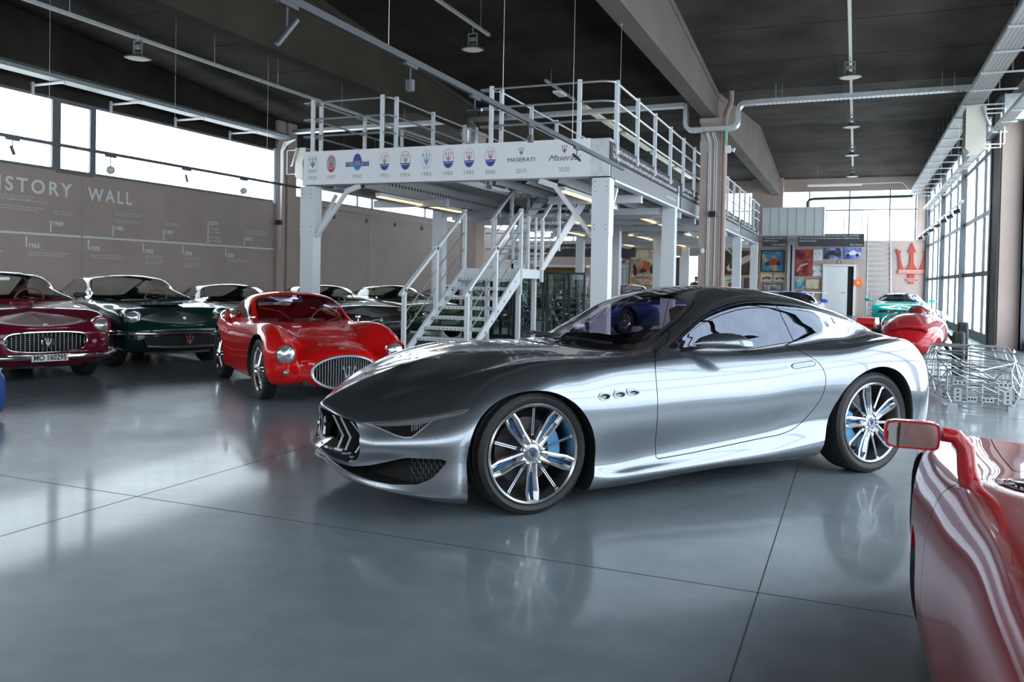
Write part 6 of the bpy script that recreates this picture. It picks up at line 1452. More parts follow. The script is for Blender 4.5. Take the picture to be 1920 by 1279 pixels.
def roundlamp(t, x, y, z, r, d=(1, 0, 0), name='headlamp', lab=None):
    d = unit(d); a = V3(x, y, z); b = MB(); b.tube(a-d*.06, a+d*.01, r*1.08, 24, r*1.12); o = b.build(name, chrome, t, True, True)
    u = unit(np.cross(d, (0, 0, 1))); v = np.cross(u, d); m_ = MB(); pts = []; n = 24; rings = [(0, .045), (.5, .035), (.85, .015), (1, .0)]
    vs = []
    for q, h in rings:
        for i in range(n): vs.append(a+d*(h*.9+.008)+(u*math.cos(2*PI*i/n)+v*math.sin(2*PI*i/n))*r*q)
    m_.add(vs, [(j*n+i, j*n+(i+1) % n, (j+1)*n+(i+1) % n, (j+1)*n+i) for j in range(3) for i in range(n)]); m_.build('lens', LENS, o, True, True)
LENS = P('headlamp_glass', (.55, .57, .58), .12, .75, bump=(30, .5, .01))
def tubeo(t, name, pts, r, mat, n=8, closed=False): b = MB(); b.path(pts, r, n, closed); return b.build(name, mat, t, True, True)
def top_ws(xc, xt, w0, w1, dz=.0): return [(xc+.17, -.3), (xc+.17, 0), (xc+.14, w0*.5), (xc+.03, w0*.9), (xc-.02, w0), (xt+.02, w1), (xt-.0, w1*.85), (xt+.07, .2), (xt+.075, 0), (xt+.075, -.3)]

# ---------------------------------------------------------------- red berlinetta
Rn = {
0: [(1.60,0,.17),(1.54,.28,.17),(1.42,.42,.18),(1.42,.56,.18),(1.34,.66,.18),(1.25,.69,.18),(1.02,.69,.18),(.8,.68,.175),(.55,.67,.17),(.3,.67,.17),(.05,.67,.17),(-.15,.67,.17),(-.45,.67,.175),(-.7,.68,.18),(-.9,.69,.19),(-1.1,.68,.20),(-1.3,.62,.23),(-1.48,.54,.26),(-1.6,.40,.29),(-1.68,.22,.30),(-1.7,0,.30)],
1: [(1.67,0,.195),(1.61,.29,.195),(1.48,.43,.20),(1.50,.58,.20),(1.38,.71,.205),(1.25,.735,.205),(1.02,.74,.205),(.8,.735,.20),(.55,.725,.195),(.3,.72,.195),(.05,.72,.195),(-.15,.72,.195),(-.45,.72,.20),(-.7,.735,.205),(-.9,.745,.215),(-1.1,.73,.23),(-1.3,.67,.26),(-1.5,.58,.29),(-1.63,.43,.32),(-1.71,.24,.33),(-1.73,0,.33)],
2: [(1.71,0,.24),(1.65,.295,.24),(1.52,.435,.25),(1.55,.60,.255),(1.41,.735,.26),(1.25,.765,.265),(1.02,.77,.265),(.8,.76,.26),(.55,.75,.255),(.3,.745,.255),(.05,.745,.255),(-.15,.745,.255),(-.45,.745,.26),(-.7,.76,.27),(-.9,.775,.28),(-1.1,.76,.295),(-1.3,.70,.32),(-1.5,.61,.35),(-1.64,.45,.37),(-1.73,.25,.38),(-1.75,0,.38)],
3: [(1.73,0,.31),(1.665,.30,.31),(1.53,.44,.32),(1.585,.60,.33),(1.43,.75,.34),(1.25,.78,.36),(1.02,.785,.37),(.8,.775,.36),(.55,.76,.35),(.3,.755,.35),(.05,.755,.35),(-.15,.755,.35),(-.45,.755,.35),(-.7,.77,.37),(-.9,.79,.38),(-1.1,.775,.38),(-1.3,.715,.39),(-1.5,.62,.41),(-1.65,.46,.42),(-1.74,.25,.42),(-1.76,0,.42)],
4: [(1.73,0,.39),(1.665,.30,.39),(1.525,.44,.395),(1.60,.60,.42),(1.435,.75,.44),(1.25,.78,.48),(1.02,.785,.52),(.8,.77,.51),(.55,.755,.49),(.3,.75,.48),(.05,.75,.48),(-.15,.75,.48),(-.45,.755,.48),(-.7,.775,.51),(-.9,.79,.54),(-1.1,.77,.53),(-1.3,.71,.50),(-1.5,.62,.47),(-1.66,.46,.46),(-1.75,.25,.46),(-1.77,0,.46)],
5: [(1.715,0,.46),(1.645,.30,.455),(1.50,.44,.455),(1.60,.60,.53),(1.42,.74,.55),(1.25,.755,.61),(1.02,.755,.67),(.8,.745,.68),(.55,.735,.66),(.3,.73,.645),(.05,.73,.635),(-.15,.73,.63),(-.45,.74,.62),(-.7,.76,.66),(-.9,.775,.69),(-1.1,.75,.67),(-1.3,.69,.63),(-1.5,.60,.57),(-1.65,.44,.53),(-1.73,.25,.52),(-1.76,0,.52)],
6: [(1.69,0,.50),(1.61,.295,.495),(1.46,.43,.49),(1.54,.60,.62),(1.38,.69,.655),(1.23,.69,.72),(1.02,.675,.765),(.8,.67,.775),(.55,.675,.76),(.3,.69,.735),(.05,.695,.72),(-.15,.70,.71),(-.45,.71,.71),(-.7,.73,.755),(-.9,.735,.785),(-1.1,.70,.775),(-1.3,.64,.73),(-1.5,.56,.66),(-1.62,.42,.61),(-1.7,.24,.60),(-1.73,0,.60)],
7: [(1.65,0,.525),(1.56,.28,.525),(1.40,.42,.53),(1.43,.585,.675),(1.33,.60,.715),(1.2,.595,.76),(1.02,.58,.79),(.8,.58,.80),(.55,.59,.79),(.30,.61,.77),(.05,.63,.755),(-.15,.635,.75),(-.45,.64,.75),(-.7,.655,.79),(-.9,.65,.81),(-1.1,.61,.795),(-1.3,.54,.75),(-1.48,.45,.69),(-1.6,.34,.645),(-1.67,.18,.635),(-1.70,0,.635)],
8: [(1.57,0,.55),(1.49,.25,.55),(1.35,.38,.56),(1.32,.50,.64),(1.26,.50,.675),(1.16,.485,.71),(1.0,.465,.73),(.8,.46,.75),(.55,.475,.765),(.24,.565,.775),(.02,.60,.83),(-.15,.60,.885),(-.45,.60,.91),(-.7,.59,.905),(-.9,.57,.88),(-1.1,.51,.83),(-1.3,.43,.77),(-1.45,.35,.715),(-1.55,.25,.68),(-1.63,.13,.67),(-1.66,0,.665)],
9: [(1.46,0,.578),(1.41,.18,.578),(1.30,.28,.585),(1.24,.36,.61),(1.18,.375,.635),(1.1,.375,.66),(.98,.37,.68),(.8,.375,.712),(.55,.40,.745),(.18,.55,.785),(-.03,.53,.925),(-.18,.49,1.015),(-.45,.47,1.05),(-.7,.455,1.035),(-.9,.42,.985),(-1.1,.37,.915),(-1.3,.29,.845),(-1.42,.23,.79),(-1.48,.16,.765),(-1.52,.08,.755),(-1.54,0,.75)],
10:[(1.32,0,.603),(1.29,.10,.605),(1.22,.15,.618),(1.17,.18,.63),(1.12,.20,.642),(1.07,.21,.652),(.96,.21,.675),(.8,.22,.71),(.6,.24,.742),(.30,.30,.775),(.10,.28,.93),(-.12,.27,1.07),(-.45,.25,1.105),(-.7,.24,1.09),(-.9,.22,1.035),(-1.1,.19,.96),(-1.25,.15,.89),(-1.33,.12,.86),(-1.38,.08,.84),(-1.41,.04,.83),(-1.43,0,.825)],
11:[(1.18,0,.633),(1.16,0,.637),(1.13,0,.643),(1.10,0,.649),(1.06,0,.656),(1.02,0,.665),(.93,0,.685),(.8,0,.71),(.6,0,.745),(.35,0,.775),(.14,0,.935),(-.09,0,1.082),(-.45,0,1.122),(-.7,0,1.105),(-.9,0,1.05),(-1.08,0,.98),(-1.18,0,.935),(-1.24,0,.91),(-1.28,0,.895),(-1.31,0,.88),(-1.33,0,.87)]}
red_p = PAINT('rosso_paint', (.62, .006, .006), 0, .3, spec=.6)
RED = car('red_berlinetta', 'bright red vintage berlinetta with oval slatted grille and wire wheels behind the silver nose', (-6.196, 8.332), -37.16, [Rn[k] for k in range(12)], red_p, 1.04, -.98, .318, .235, 'wire', .745, .055,
    ws=[(.36,-.3),(.36,0),(.33,.25),(.26,.42),(.18,.53),(-.03,.515),(-.165,.47),(-.15,.40),(-.10,.25),(-.08,0),(-.08,-.3)],
    sideg=[(.10,.80),(-.02,.895),(-.15,.965),(-.35,1.0),(-.6,.99),(-.78,.955),(-.93,.89),(-.96,.84),(-.90,.81),(-.6,.80),(-.2,.79)], rear=[(-.85,-.3),(-.85,.28),(-1.2,.2),(-1.22,-.3)], cabin=(.06, .012, .01), xs=(.36, -.45), zc_=.78, w=.74, wd=.15, zseat=.25, pil=(-.28,), glass=GLASS('red_car_glass', (.80, .76, .84), .9, 0, .05), det=1.4)
s, t, f = RED['s'], RED['t'], RED['f']
oval = [(.335*math.cos(a), .325+.165*math.sin(a)) for a in [2*PI*i/40 for i in range(40)]]
gF = s.poly(oval, 'front', lambda Q: Q[:, 0] > 1.45); gr_, f = s.split(f, gF)
s.rim('grille_tunnel', f, gF, .10, black_trim, t, (-1, 0, 0))
ovr = [(1.735-.62*(abs(y)**2.0)*1.05+.0, y, z) for y, z in [(.345*math.cos(a), .325+.172*math.sin(a)) for a in [2*PI*i/48 for i in range(48)]]]
tubeo(t, 'grille_surround', ovr, .016, P('grille_alloy', (.50, .53, .56), .3, .8), 8, True)
b = MB(); b.prism(oval, 1.50, 1.51, 'x'); b.build('grille_backing', gap_black, t, True)
for i in range(-12, 13):
    y = i*.0268; h = .16*math.sqrt(max(0, 1-(y/.335)**2))
    if h < .02: continue
    b = MB(); x = 1.70-.65*y*y; b.obox((x, y, .325), (.022, 0, 0), (0, .0035, 0), (0, 0, h)); b.build('grille_slat', bpy.data.materials['grille_alloy'], t, True)
b = MB(); trident(b, (1.735, 0.02, .255), (0, 1, 0), (0, 0, 1), .15, .012, 1.05); b.build('trident_emblem', P('alloy_light', (.6, .64, .68), .3, .7), t, True)
hF = s.poly(curve2([(1.40,0),(1.38,.2),(1.25,.30),(.8,.42),(.45,.50),(.40,.42),(.43,.2),(.44,0),(.44,-.25),(.43,-.45),(.8,-.42),(1.25,-.3),(1.38,-.2)], 4).tolist(), 'top', lambda Q: Q[:, 2] > .5)
bn, hg_, f = s.gap(f, hF, .002); s.emit('bonnet', bn, red_p, t); s.emit('shut_line', hg_, gap_black, t, push=-.003)
dF = s.poly([(.12,.28),(.13,.6),(.10,.78),(.0,.9),(-.72,1.02),(-.78,.80),(-.72,.62),(-.58,.40),(-.5,.29)], 'side', lambda Q: Q[:, 1] > .3)
dr, dg_, f = s.gap(f, dF, .002); s.emit('door', dr, red_p, t, False, sides=(1, -1)); s.emit('shut_line', dg_, gap_black, t, False, push=-.003, sides=(1, -1))
RED['f'] = f; finish(RED, red_p)
for sd in (1, -1):
    roundlamp(t, 1.575, sd*.60, .515, .098, (1, sd*.12, .03)); roundlamp(t, 1.575, sd*.585, .335, .032, (1, sd*.1, 0), 'indicator_lamp')
    b = MB(); b.lathe([(.10, 0), (.118, .012), (.10, .03)], 24, axis='x'); b.xf(lambda p: (1.565+p[0], sd*.60+p[1], .515+p[2])); b.build('lamp_bezel', red_p, t, True, True)
    tubeo(t, 'wiper', [(.40, sd*.30+.10, .80), (.30, sd*.30-.02, .90), (.26, sd*.30-.24, .94)], .006, chrome)
    b = MB(); b.ball((.30, sd*.63, .83), .035, 10, 8, (.7, 1, .8)); b.tube((.30, sd*.63, .77), (.30, sd*.63, .81), .008); b.build('fender_mirror', chrome, t, True, True)
    b = MB(); b.ball((-.68, sd*.70, .80), .1, 14, 10, (.9, .30, .9)); b.build('rear_scoop', red_p, t, True, True)
    tubeo(t, 'scoop_trim', [(-.62, sd*.735, .72), (-.585, sd*.73, .80), (-.62, sd*.725, .87), (-.70, sd*.72, .895)], .007, chrome)
b = MB(); b.tube((1.545, .0, .545), (1.56, .0, .55), .03, 16); b.build('nose_badge', P('badge_dark', (.1, .02, .02), .3), t, True)
b = MB(); b.box(-.1, -.09, -.06, .06, .99, 1.03); b.build('rear_mirror', chrome, t, True)

# ---------------------------------------------------------------- maroon coupe, plate MO 160295
mar = PAINT('maroon_paint', (.115, .004, .016), 0, .3, spec=.6)
net = gen_net(2.12, -2.2, .83, zb=.22, zn=.52, zlead=.66, zf=.86, zcowl=.93, zbelt=.92, zroof=1.30, xc=.62, xt=.10, xr=-.75, xe=-1.45, zdeck=.90, ztl=.80, wr=.56, nb=.22, fend=.02, crown=.02)
def place(ang, wx, wy, lx, ly):
    """origin so that the local ground point (lx, ly) falls on the world point"""
    a = math.radians(ang); return (wx-(lx*math.cos(a)-ly*math.sin(a)), wy-(lx*math.sin(a)+ly*math.cos(a)))
MAR = car('maroon_coupe', 'maroon classic coupe with wide chrome mesh grille and number plate at the left edge', place(-22, -9.03, 7.78, 1.28, .72), -22, net, mar, 1.30, -1.25, .335, .20, 'alloy', .74, .05,
    ws=top_ws(.62, .10, .72, .555), sideg=[(.50,.955),(.30,1.08),(.12,1.20),(-.1,1.235),(-.5,1.24),(-.75,1.20),(-.95,1.08),(-1.05,.97)], rear=[(-.80,-.3),(-.80,.52),(-1.35,.50),(-1.38,-.3)], cabin=(.45, .30, .18), xs=(.62, -.35), zc_=.93, w=.83, zseat=.38, pil=(-.6,), det=1.2)
s, t, f = MAR['s'], MAR['t'], MAR['f']
ov = curve2([(.43,.50),(.40,.575),(.25,.605),(0,.612),(-.25,.605),(-.40,.575),(-.43,.50),(-.38,.425),(-.22,.395),(0,.388),(.22,.395),(.38,.425)], 4)
gF = s.poly(ov.tolist(), 'front', lambda Q: Q[:, 0] > 1.7); _, f = s.split(f, gF); s.rim('grille_tunnel', f, gF, .09, black_trim, t, (-1, 0, 0)); MAR['f'] = f; finish(MAR, mar)
tubeo(t, 'grille_surround', [(2.125-.20*(abs(y)/.77)**2.6*1.0, y*1.01, .5+(z-.5)*1.03) for y, z in ov], .012, chrome, 8, True)
b = MB(); b.box(1.94, 1.95, -.42, .42, .39, .61); b.build('grille_backing', gap_black, t, True)
b = MB()
for i in range(-9, 10): y = i*.045; h = .108*(1-(abs(y)/.45)**4); b.box(2.06-.1*y*y, 2.085-.1*y*y, y-.002, y+.002, .5-h, .5+h)
b.build('grille_uprights', satin, t, True)['kind'] = 'stuff'
b = MB()
for z in (.42, .445, .47, .495, .52, .545, .57, .592): wv = .42*(1-(abs(z-.5)/.13)**3*.4); b.path([(2.085-.2*(y/.77)**2, y, z) for y in (-wv, -wv*.5, 0, wv*.5, wv)], .0018, 4)
b.build('grille_bars', satin, t, True)['kind'] = 'stuff'
b = MB(); b.lathe([(.062, 0), (.070, .012), (.062, .02), (.056, .01)], 24, axis='x'); b.xf(lambda p: (2.10+p[0], p[1], .497+p[2]*1.0)); b.build('emblem_ring', chrome, t, True, True)
b = MB(); trident(b, (2.115, 0, .462), (0, 1, 0), (0, 0, 1), .085, .006, .9); b.build('trident_emblem', chrome, t, True)
for sd in (1, -1):
    roundlamp(t, 1.95, sd*.635, .66, .088, (1, sd*.15, .04)); roundlamp(t, 2.02, sd*.515, .485, .048, (1, 0, 0), 'fog_lamp'); roundlamp(t, 1.98, sd*.64, .50, .025, (1, .1*sd, 0), 'indicator_lamp')
    b = MB(); b.lathe([(.09, 0), (.115, .0), (.12, -.05)], 24, axis='x'); b.xf(lambda p: (1.95+p[0], sd*.635+p[1], .66+p[2])); b.build('lamp_bezel', mar, t, True, True)
tubeo(t, 'front_bumper', [(1.60, -.84, .36), (1.86, -.82, .345), (2.06, -.62, .335), (2.14, -.3, .33), (2.155, 0, .33), (2.14, .3, .33), (2.06, .62, .335), (1.86, .82, .345), (1.60, .84, .36)], .032, chrome, 10)
b = MB(); b.box(2.185, 2.20, -.19, .19, .285, .365); pl = b.build('number_plate', P('plate_white', (.65, .66, .64), .5), t, True)
b = MB(); put_text(b, 'MO 160295', .085, (2.202, 0, .325), (0, 1, 0), (0, 0, 1), .34, bold=.003); b.build('plate_text', P('plate_black', (.02, .02, .02), .5), pl, True)
b = MB(); b.prism(curve2([(1.15,-.12),(1.22,0),(1.15,.12),(1.0,.10),(.96,0),(1.0,-.10)], 4).tolist(), .875, .925, 'z'); b.build('bonnet_scoop', mar, t, True, False)
b = MB(); b.box(1.195, 1.21, -.09, .09, .885, .915); b.build('scoop_mouth', gap_black, t, True)
tubeo(t, 'wiper', [(.80, .35, .955), (.74, .10, .985)], .006, chrome); tubeo(t, 'wiper', [(.80, -.15, .955), (.74, -.42, .985)], .006, chrome)
b = MB(); b.box(.16, .18, -.11, .11, 1.18, 1.22); b.build('rear_mirror', chrome, t, True)
b = MB(); b.ball((.62, .80, 1.0), .05, 12, 8, (.6, 1.2, .7)); b.tube((.62, .78, .93), (.62, .80, .97), .01); b.build('door_mirror', black_trim, t, True, True)
b = MB(); b.tube((2.03, 0, .685), (2.05, 0, .69), .022, 14); b.build('nose_badge', chrome, t, True)

# ---------------------------------------------------------------- dark green coupe
grn = PAINT('dark_green_paint', (.004, .026, .024), 0, .3, spec=.6)
net = gen_net(2.16, -2.15, .86, zb=.24, zn=.48, zlead=.60, zf=.84, zcowl=.90, zbelt=.90, zroof=1.28, xc=.60, xt=.05, xr=-.70, xe=-1.6, zdeck=.88, ztl=.78, wr=.57, nb=.20, fend=.035, crown=.0)
GRN = car('dark_green_coupe', 'dark green coupe with round headlamps and a thin chrome bumper, second from the left', place(-22, -9.33, 9.30, 1.28, 0), -22, net, grn, 1.28, -1.2, .335, .20, 'alloy', .77, .05,
    ws=top_ws(.60, .05, .74, .565), sideg=[(.48,.935),(.28,1.06),(.08,1.18),(-.15,1.215),(-.5,1.215),(-.8,1.17),(-1.1,1.06),(-1.3,.95)], rear=[(-.75,-.3),(-.75,.53),(-1.5,.50),(-1.52,-.3)], cabin=(.55, .30, .12), xs=(.6, -.35), zc_=.90, w=.86, zseat=.36, pil=(-.55, .25), det=1.2)
s, t, f = GRN['s'], GRN['t'], GRN['f']; finish(GRN, grn)
for sd in (1, -1):
    roundlamp(t, 1.90, sd*.665, .70, .085, (1, sd*.12, .03)); b = MB(); b.lathe([(.085, 0), (.118, -.01), (.13, -.07), (.12, -.2)], 24, axis='x'); b.xf(lambda p: (1.91+p[0], sd*.665+p[1], .705+p[2])); b.build('lamp_bezel', grn, t, True, True)
    b = MB(); b.box(2.05, 2.10, sd*.60-.07, sd*.60+.07, .415, .455); b.build('indicator_lamp', LENS, t, True)
tubeo(t, 'front_bumper', [(1.70, -.87, .50), (1.92, -.85, .50), (2.10, -.66, .50), (2.20, -.3, .50), (2.215, 0, .50), (2.20, .3, .50), (2.10, .66, .50), (1.92, .85, .50), (1.70, .87, .50)], .028, chrome, 10)
b = MB(); b.prism([(-.56, .30), (.56, .30), (.62, .42), (.55, .455), (-.55, .455), (-.62, .42)], 2.10, 2.165, 'x'); b.build('lower_grille', gap_black, t, True)
tubeo(t, 'lower_grille_trim', [(2.10, -.60, .43), (2.15, -.56, .33), (2.185, -.3, .31), (2.195, 0, .305), (2.185, .3, .31), (2.15, .56, .33), (2.10, .60, .43)], .02, P('trim_grey', (.10, .10, .11), .4, .3), 8)
b = MB(); trident(b, (2.19, 0, .355), (0, 1, 0), (0, 0, 1), .11, .01, 1.1); b.build('trident_emblem', P('emblem_pinkish', (.6, .25, .25), .3, .5), t, True)
b = MB(); b.prism([(1.28,-.30),(1.35,0),(1.28,.30),(.95,.26),(.93,-.26)], .855, .885, 'z'); b.build('bonnet_vent', grn, t, True); b = MB()
for i in range(9): b.box(1.285, 1.30, -.26+i*.06, -.22+i*.06, .86, .882)
b.build('vent_slots', gap_black, t, True)
b = MB(); b.tube((2.0, 0, .69), (2.02, 0, .695), .022, 14); b.build('nose_badge', chrome, t, True)
for y in (.3, -.2): tubeo(t, 'wiper', [(.80, y, .925), (.72, y-.25, .97)], .006, chrome)
b = MB(); b.ball((.55, -.84, .98), .045, 12, 8, (.6, 1.2, .7)); b.tube((.55, -.82, .91), (.55, -.84, .95), .01); b.build('door_mirror', black_trim, t, True, True)

# ---------------------------------------------------------------- low coupes further along the wall
def low_coupe(name, lab, col, ang, pos, loc, zroof=1.16, cabin=(.05, .04, .03), face='pop', zf=.76, extra=None, w=.88, glass=None, metal=0., det=1., group=None, lenf=2.30, style='alloy'):
    pm_ = PAINT(name+'_paint', col, metal, .3, spec=.6)
    net = gen_net(lenf, -2.2, w, zb=.20, zn=.46, zlead=.58, zf=zf, zcowl=zf+.05, zbelt=zf+.06, zroof=zroof, xc=.50, xt=-.12, xr=-.75, xe=-1.7, zdeck=zf+.06, ztl=.72, wr=.55, nb=.22, fend=.01, crown=.02)
    z0 = zf+.06
    C_ = car(name, lab, place(ang, pos[0], pos[1], loc[0], loc[1]), ang, net, pm_, 1.35, -1.2, .33, .20, style, w-.08, .045,
        ws=top_ws(.50, -.12, .74, .54), sideg=[(.38,z0+.02),(.15,zroof-.18),(-.1,zroof-.10),(-.3,zroof-.07),(-.6,zroof-.075),(-.9,zroof-.13),(-1.25,z0+.08),(-1.35,z0+.03)], rear=[(-.84,-.3),(-.84,.44),(-1.55,.40),(-1.58,-.3)], cabin=cabin, xs=(.5, -.42), zc_=zf+.05, w=w, zseat=.28, pil=(-.7,), glass=glass, det=det)
    finish(C_, pm_); t = C_['t']
    tubeo(t, 'front_bumper', [(lenf-.42, -w, .47), (lenf-.22, -w*.96, .47), (lenf-.03, -w*.6, .47), (lenf+.03, 0, .47), (lenf-.03, w*.6, .47), (lenf-.22, w*.96, .47), (lenf-.42, w, .47)], .022, chrome, 8)
    if face == 'pop':
        b = MB(); b.prism([(-.60, .50), (.60, .50), (.60, .56), (-.60, .56)], lenf-.06, lenf-.005, 'x'); b.build('grille', gap_black, t, True)
        b = MB(); trident(b, (lenf+.0, 0, .49), (0, 1, 0), (0, 0, 1), .08, .006, 1); b.build('trident_emblem', chrome, t, True)
    if face == 'lamps':
        for sd in (1, -1):
            for q in (.50, .64): roundlamp(t, lenf-.05-.15*(q > .6), sd*q, .535, .055, (1, 0, 0))
        b = MB(); b.prism([(-.42, .49), (.42, .49), (.42, .58), (-.42, .58)], lenf-.06, lenf-.01, 'x'); b.build('grille', gap_black, t, True)
        b = MB(); b.box(lenf+.03, lenf+.04, -.18, .18, .34, .42); p_ = b.build('number_plate', P('plate_dark', (.05, .05, .05), .5), t, True)
    for y in (.3, -.2): tubeo(t, 'wiper', [(.70, y, zf+.085), (.62, y-.25, zf+.12)], .006, chrome)
    if extra: extra(C_)
    return C_
gpale = GLASS('pale_green_glass', (.85, .92, .84), .9, 0, .06)
low_coupe('black_green_coupe', 'low black-green coupe behind the red berlinetta roof, third car along the history wall', (.006, .014, .012), -27, (-10.2, 12.15), (.55, 0), 1.15, (.08, .07, .05))
low_coupe('long_roof_coupe', 'low dark coupe with bright windscreen pillars behind the red car and first mezzanine post', (.010, .012, .014), -30, (-9.75, 14.45), (.55, 0), 1.14, (.05, .05, .05))
low_coupe('forest_green_coupe', 'glossy forest green coupe with paired headlamps left of the staircase', (.010, .045, .016), -32, (-8.85, 16.4), (1.3, .0), 1.14, (.20, .17, .08), 'lamps', glass=gpale)
low_coupe('deep_green_coupe', 'deep green coupe furthest along the wall, partly behind the stair handrail', (.008, .035, .014), -32, (-10.9, 24.0), (1.2, 0), 1.14, (.10, .07, .05), 'pop', glass=gpale)
# ---------------------------------------------------------------- cars at the far side
def stripe_extra(C_): pass
low_coupe('blue_coupe', 'metallic blue coupe seen through the silver car windscreen', (.02, .06, .22), -118, (-5.35, 20.6), (1.35, .8), 1.15, (.03, .03, .03), metal=.5, style='wire')
low_coupe('dark_teal_coupe', 'dark coupe under the mezzanine in front of the tall race poster', (.02, .03, .04), -75, (-8.8, 27.5), (0, 0), 1.17, (.4, .15, .04), det=.8)
low_coupe('cobalt_car', 'cobalt blue car parked before the tall race poster', (.03, .06, .45), -75, (-8.6, 34.0), (0, 0), 1.22, det=.8)
dkg = GLASS('dark_cabin_glass', (.30, .32, .33), .9, 0, .06)  # darkness inside the cabins put into the glass tint
def mc_extra(C_):
    t = C_['t']; b = MB(); put_text(b, 'MASERATI', .12, (.02, 0, 1.07), (0, 1, 0), unit((-.75, 0, .66)), .9, bold=.006); b.build('sun_strip_text', P('strip_blue', (.02, .10, .45), .4), t, True)
    for sd in (1, -1): b = MB(); b.ball((.38, sd*.98, .90), .10, 14, 8, (.5, 1.1, .55)); b.tube((.42, sd*.84, .82), (.40, sd*.92, .87), .015); b.build('door_mirror', P('mirror_blue', (.02, .12, .55), .3), t, True, True)
    for y in (-.3, .22): b = MB(); b.prism([(-.1, 1.135), (-.5, 1.15), (-.5, 1.165), (-.1, 1.15)], y-.05, y+.12, 'y'); b.build('roof_stripe', P('stripe_blue', (.02, .06, .35), .4), t, True)
    b = MB(); b.box(-2.25, -1.95, -.85, .85, 1.10, 1.13); b.box(-2.2, -2.0, -.5, -.47, .78, 1.1); b.box(-2.2, -2.0, .47, .5, .78, 1.1); b.build('rear_wing', white_m, t, True)
low_coupe('white_race_car', 'white racing coupe with blue mirrors and a lettered windscreen strip, before the white door', (.72, .75, .80), -92, (-1.75, 25.2), (0, 0), 1.14, (.04, .04, .04), extra=mc_extra, w=.93, glass=dkg)
low_coupe('pale_blue_coupe', 'pale blue low coupe whose dark windscreen shows just above the silver car tail', (.12, .26, .50), -100, (-2.05, 19.9), (0, 0), 1.10, (.03, .03, .03), metal=.2, w=.88, glass=dkg)
def teal_extra(C_):
    t = C_['t']
    tl_ = P('teal_mirror', (.0, .45, .38), .3, coat=1)
    for sd in (1, -1): b = MB(); b.ball((.42, sd*1.02, .87), .11, 14, 8, (.5, 1.15, .50)); b.tube((.44, sd*.86, .82), (.42, sd*.95, .86), .02); b.build('door_mirror', tl_, t, True, True)
    b = MB(); b.path([(-.35, -.62, .55), (-.33, -.60, .90), (-.33, -.45, 1.03), (-.33, .45, 1.03), (-.33, .60, .90), (-.35, .62, .55)], .025, 8); b.build('roll_cage', P('cage_red', (.45, .02, .02), .4), t, True, True)
    b = MB(); b.add([(-.04, -.50, 1.065), (-.04, .50, 1.065), (.05, .52, 1.00), (.05, -.52, 1.00)], [(0, 1, 2, 3)]); b.build('sun_strip', P('strip_deep_blue', (.01, .06, .40), .4), t, True)
low_coupe('turquoise_race_car', 'turquoise racing coupe with a red roll cage at the foot of the far stair', (.0, .42, .36), -93, (1.48, 32.5), (0, 0), 1.13, (.05, .05, .05), extra=teal_extra, w=.90, glass=dkg)
# ================================================================ old red racer, wire frame, foreground red car, blue pod
dred = PAINT('racing_red', (.38, .008, .012), 0, .3, spec=.6)
rc = thing('red_open_racer', 'dark red open-wheel racing car with clear screen, nose towards the camera beyond the silver tail', 'car', (.98, 15.7, 0), math.radians(-97))
# fuselage by cross sections (x, half width, z centre, half height)
SEC = [(1.95, .10, .44, .06), (1.92, .22, .44, .12), (1.75, .36, .46, .20), (1.4, .44, .50, .27), (.9, .47, .54, .31), (.4, .48, .56, .33), (0, .48, .56, .33), (-.5, .46, .56, .32), (-1.0, .40, .56, .30), (-1.5, .28, .56, .24), (-1.95, .10, .54, .10)]
n = 28; vs = []; Nx = len(SEC)
D_ = dense(np.array([[(x, w, z) for x, w, z, h in SEC]]), [4]*(Nx-1))[0]; Hh_ = dense(np.array([[(x, h, 0) for x, w, z, h in SEC]]), [4]*(Nx-1))[0]
for (x, w, z), (_, h, _) in zip(D_, Hh_):
    for i in range(n):
        a = 2*PI*i/n; c, s_ = math.cos(a), math.sin(a); vs.append((x, w*math.copysign(abs(c)**.8, c), z+h*math.copysign(abs(s_)**.85, s_)))
fs = [(j*n+i, j*n+(i+1) % n, (j+1)*n+(i+1) % n, (j+1)*n+i) for j in range(len(D_)-1) for i in range(n)]
link_mesh('body_shell', vs, fs, dred, rc, True, True, sharp=60)
b = MB(); b.ball((-.85, 0, .78), .32, 18, 12, (2.2, .80, .66)); b.build('headrest_fairing', dred, rc, True, True)
b = MB(); b.prism([(-.24, .66), (-.18, .69), (0, .70), (.18, .69), (.24, .66), (.18, .655), (-.18, .655)], 1.62, 1.70, 'x'); b.build('air_intake', gap_black, rc, True)
tubeo(rc, 'intake_lip', [(1.71, -.26, .655), (1.71, -.18, .695), (1.71, 0, .71), (1.71, .18, .695), (1.71, .26, .655)], .014, dred)
b = MB(); A = []
for k, (xx, zz) in enumerate(((.75, .80), (.45, 1.0))):
    for i in range(13): a = -1.25+2.5*i/12; A.append((xx-.55*(1-math.cos(a))*1.2, (.50-.06*k)*math.sin(a)/math.sin(1.25), zz-.10*k*abs(math.sin(a))**2))
b.add(A, [(i, i+1, 14+i, 13+i) for i in range(12)]); b.build('clear_screen', GLASS('bubble_glass', (.85, .86, .88), .9, 0, .22), rc, True, True)
b = MB(); b.path([(-.25+.05*math.sin(a), .16*math.cos(a), .84+.16*math.sin(a)) for a in [2*PI*i/18 for i in range(18)]], .012, 6, True); b.bar((-.25, -.16, .84), (-.25, .16, .84), .02, .006); b.build('steering_wheel', seat_dark, rc, True)
b = MB(); b.prism([(.30, .80), (-.55, .80), (-.55, .88), (.30, .86)], -.27, .27, 'y'); b.build('cockpit', seat_dark, rc, True)
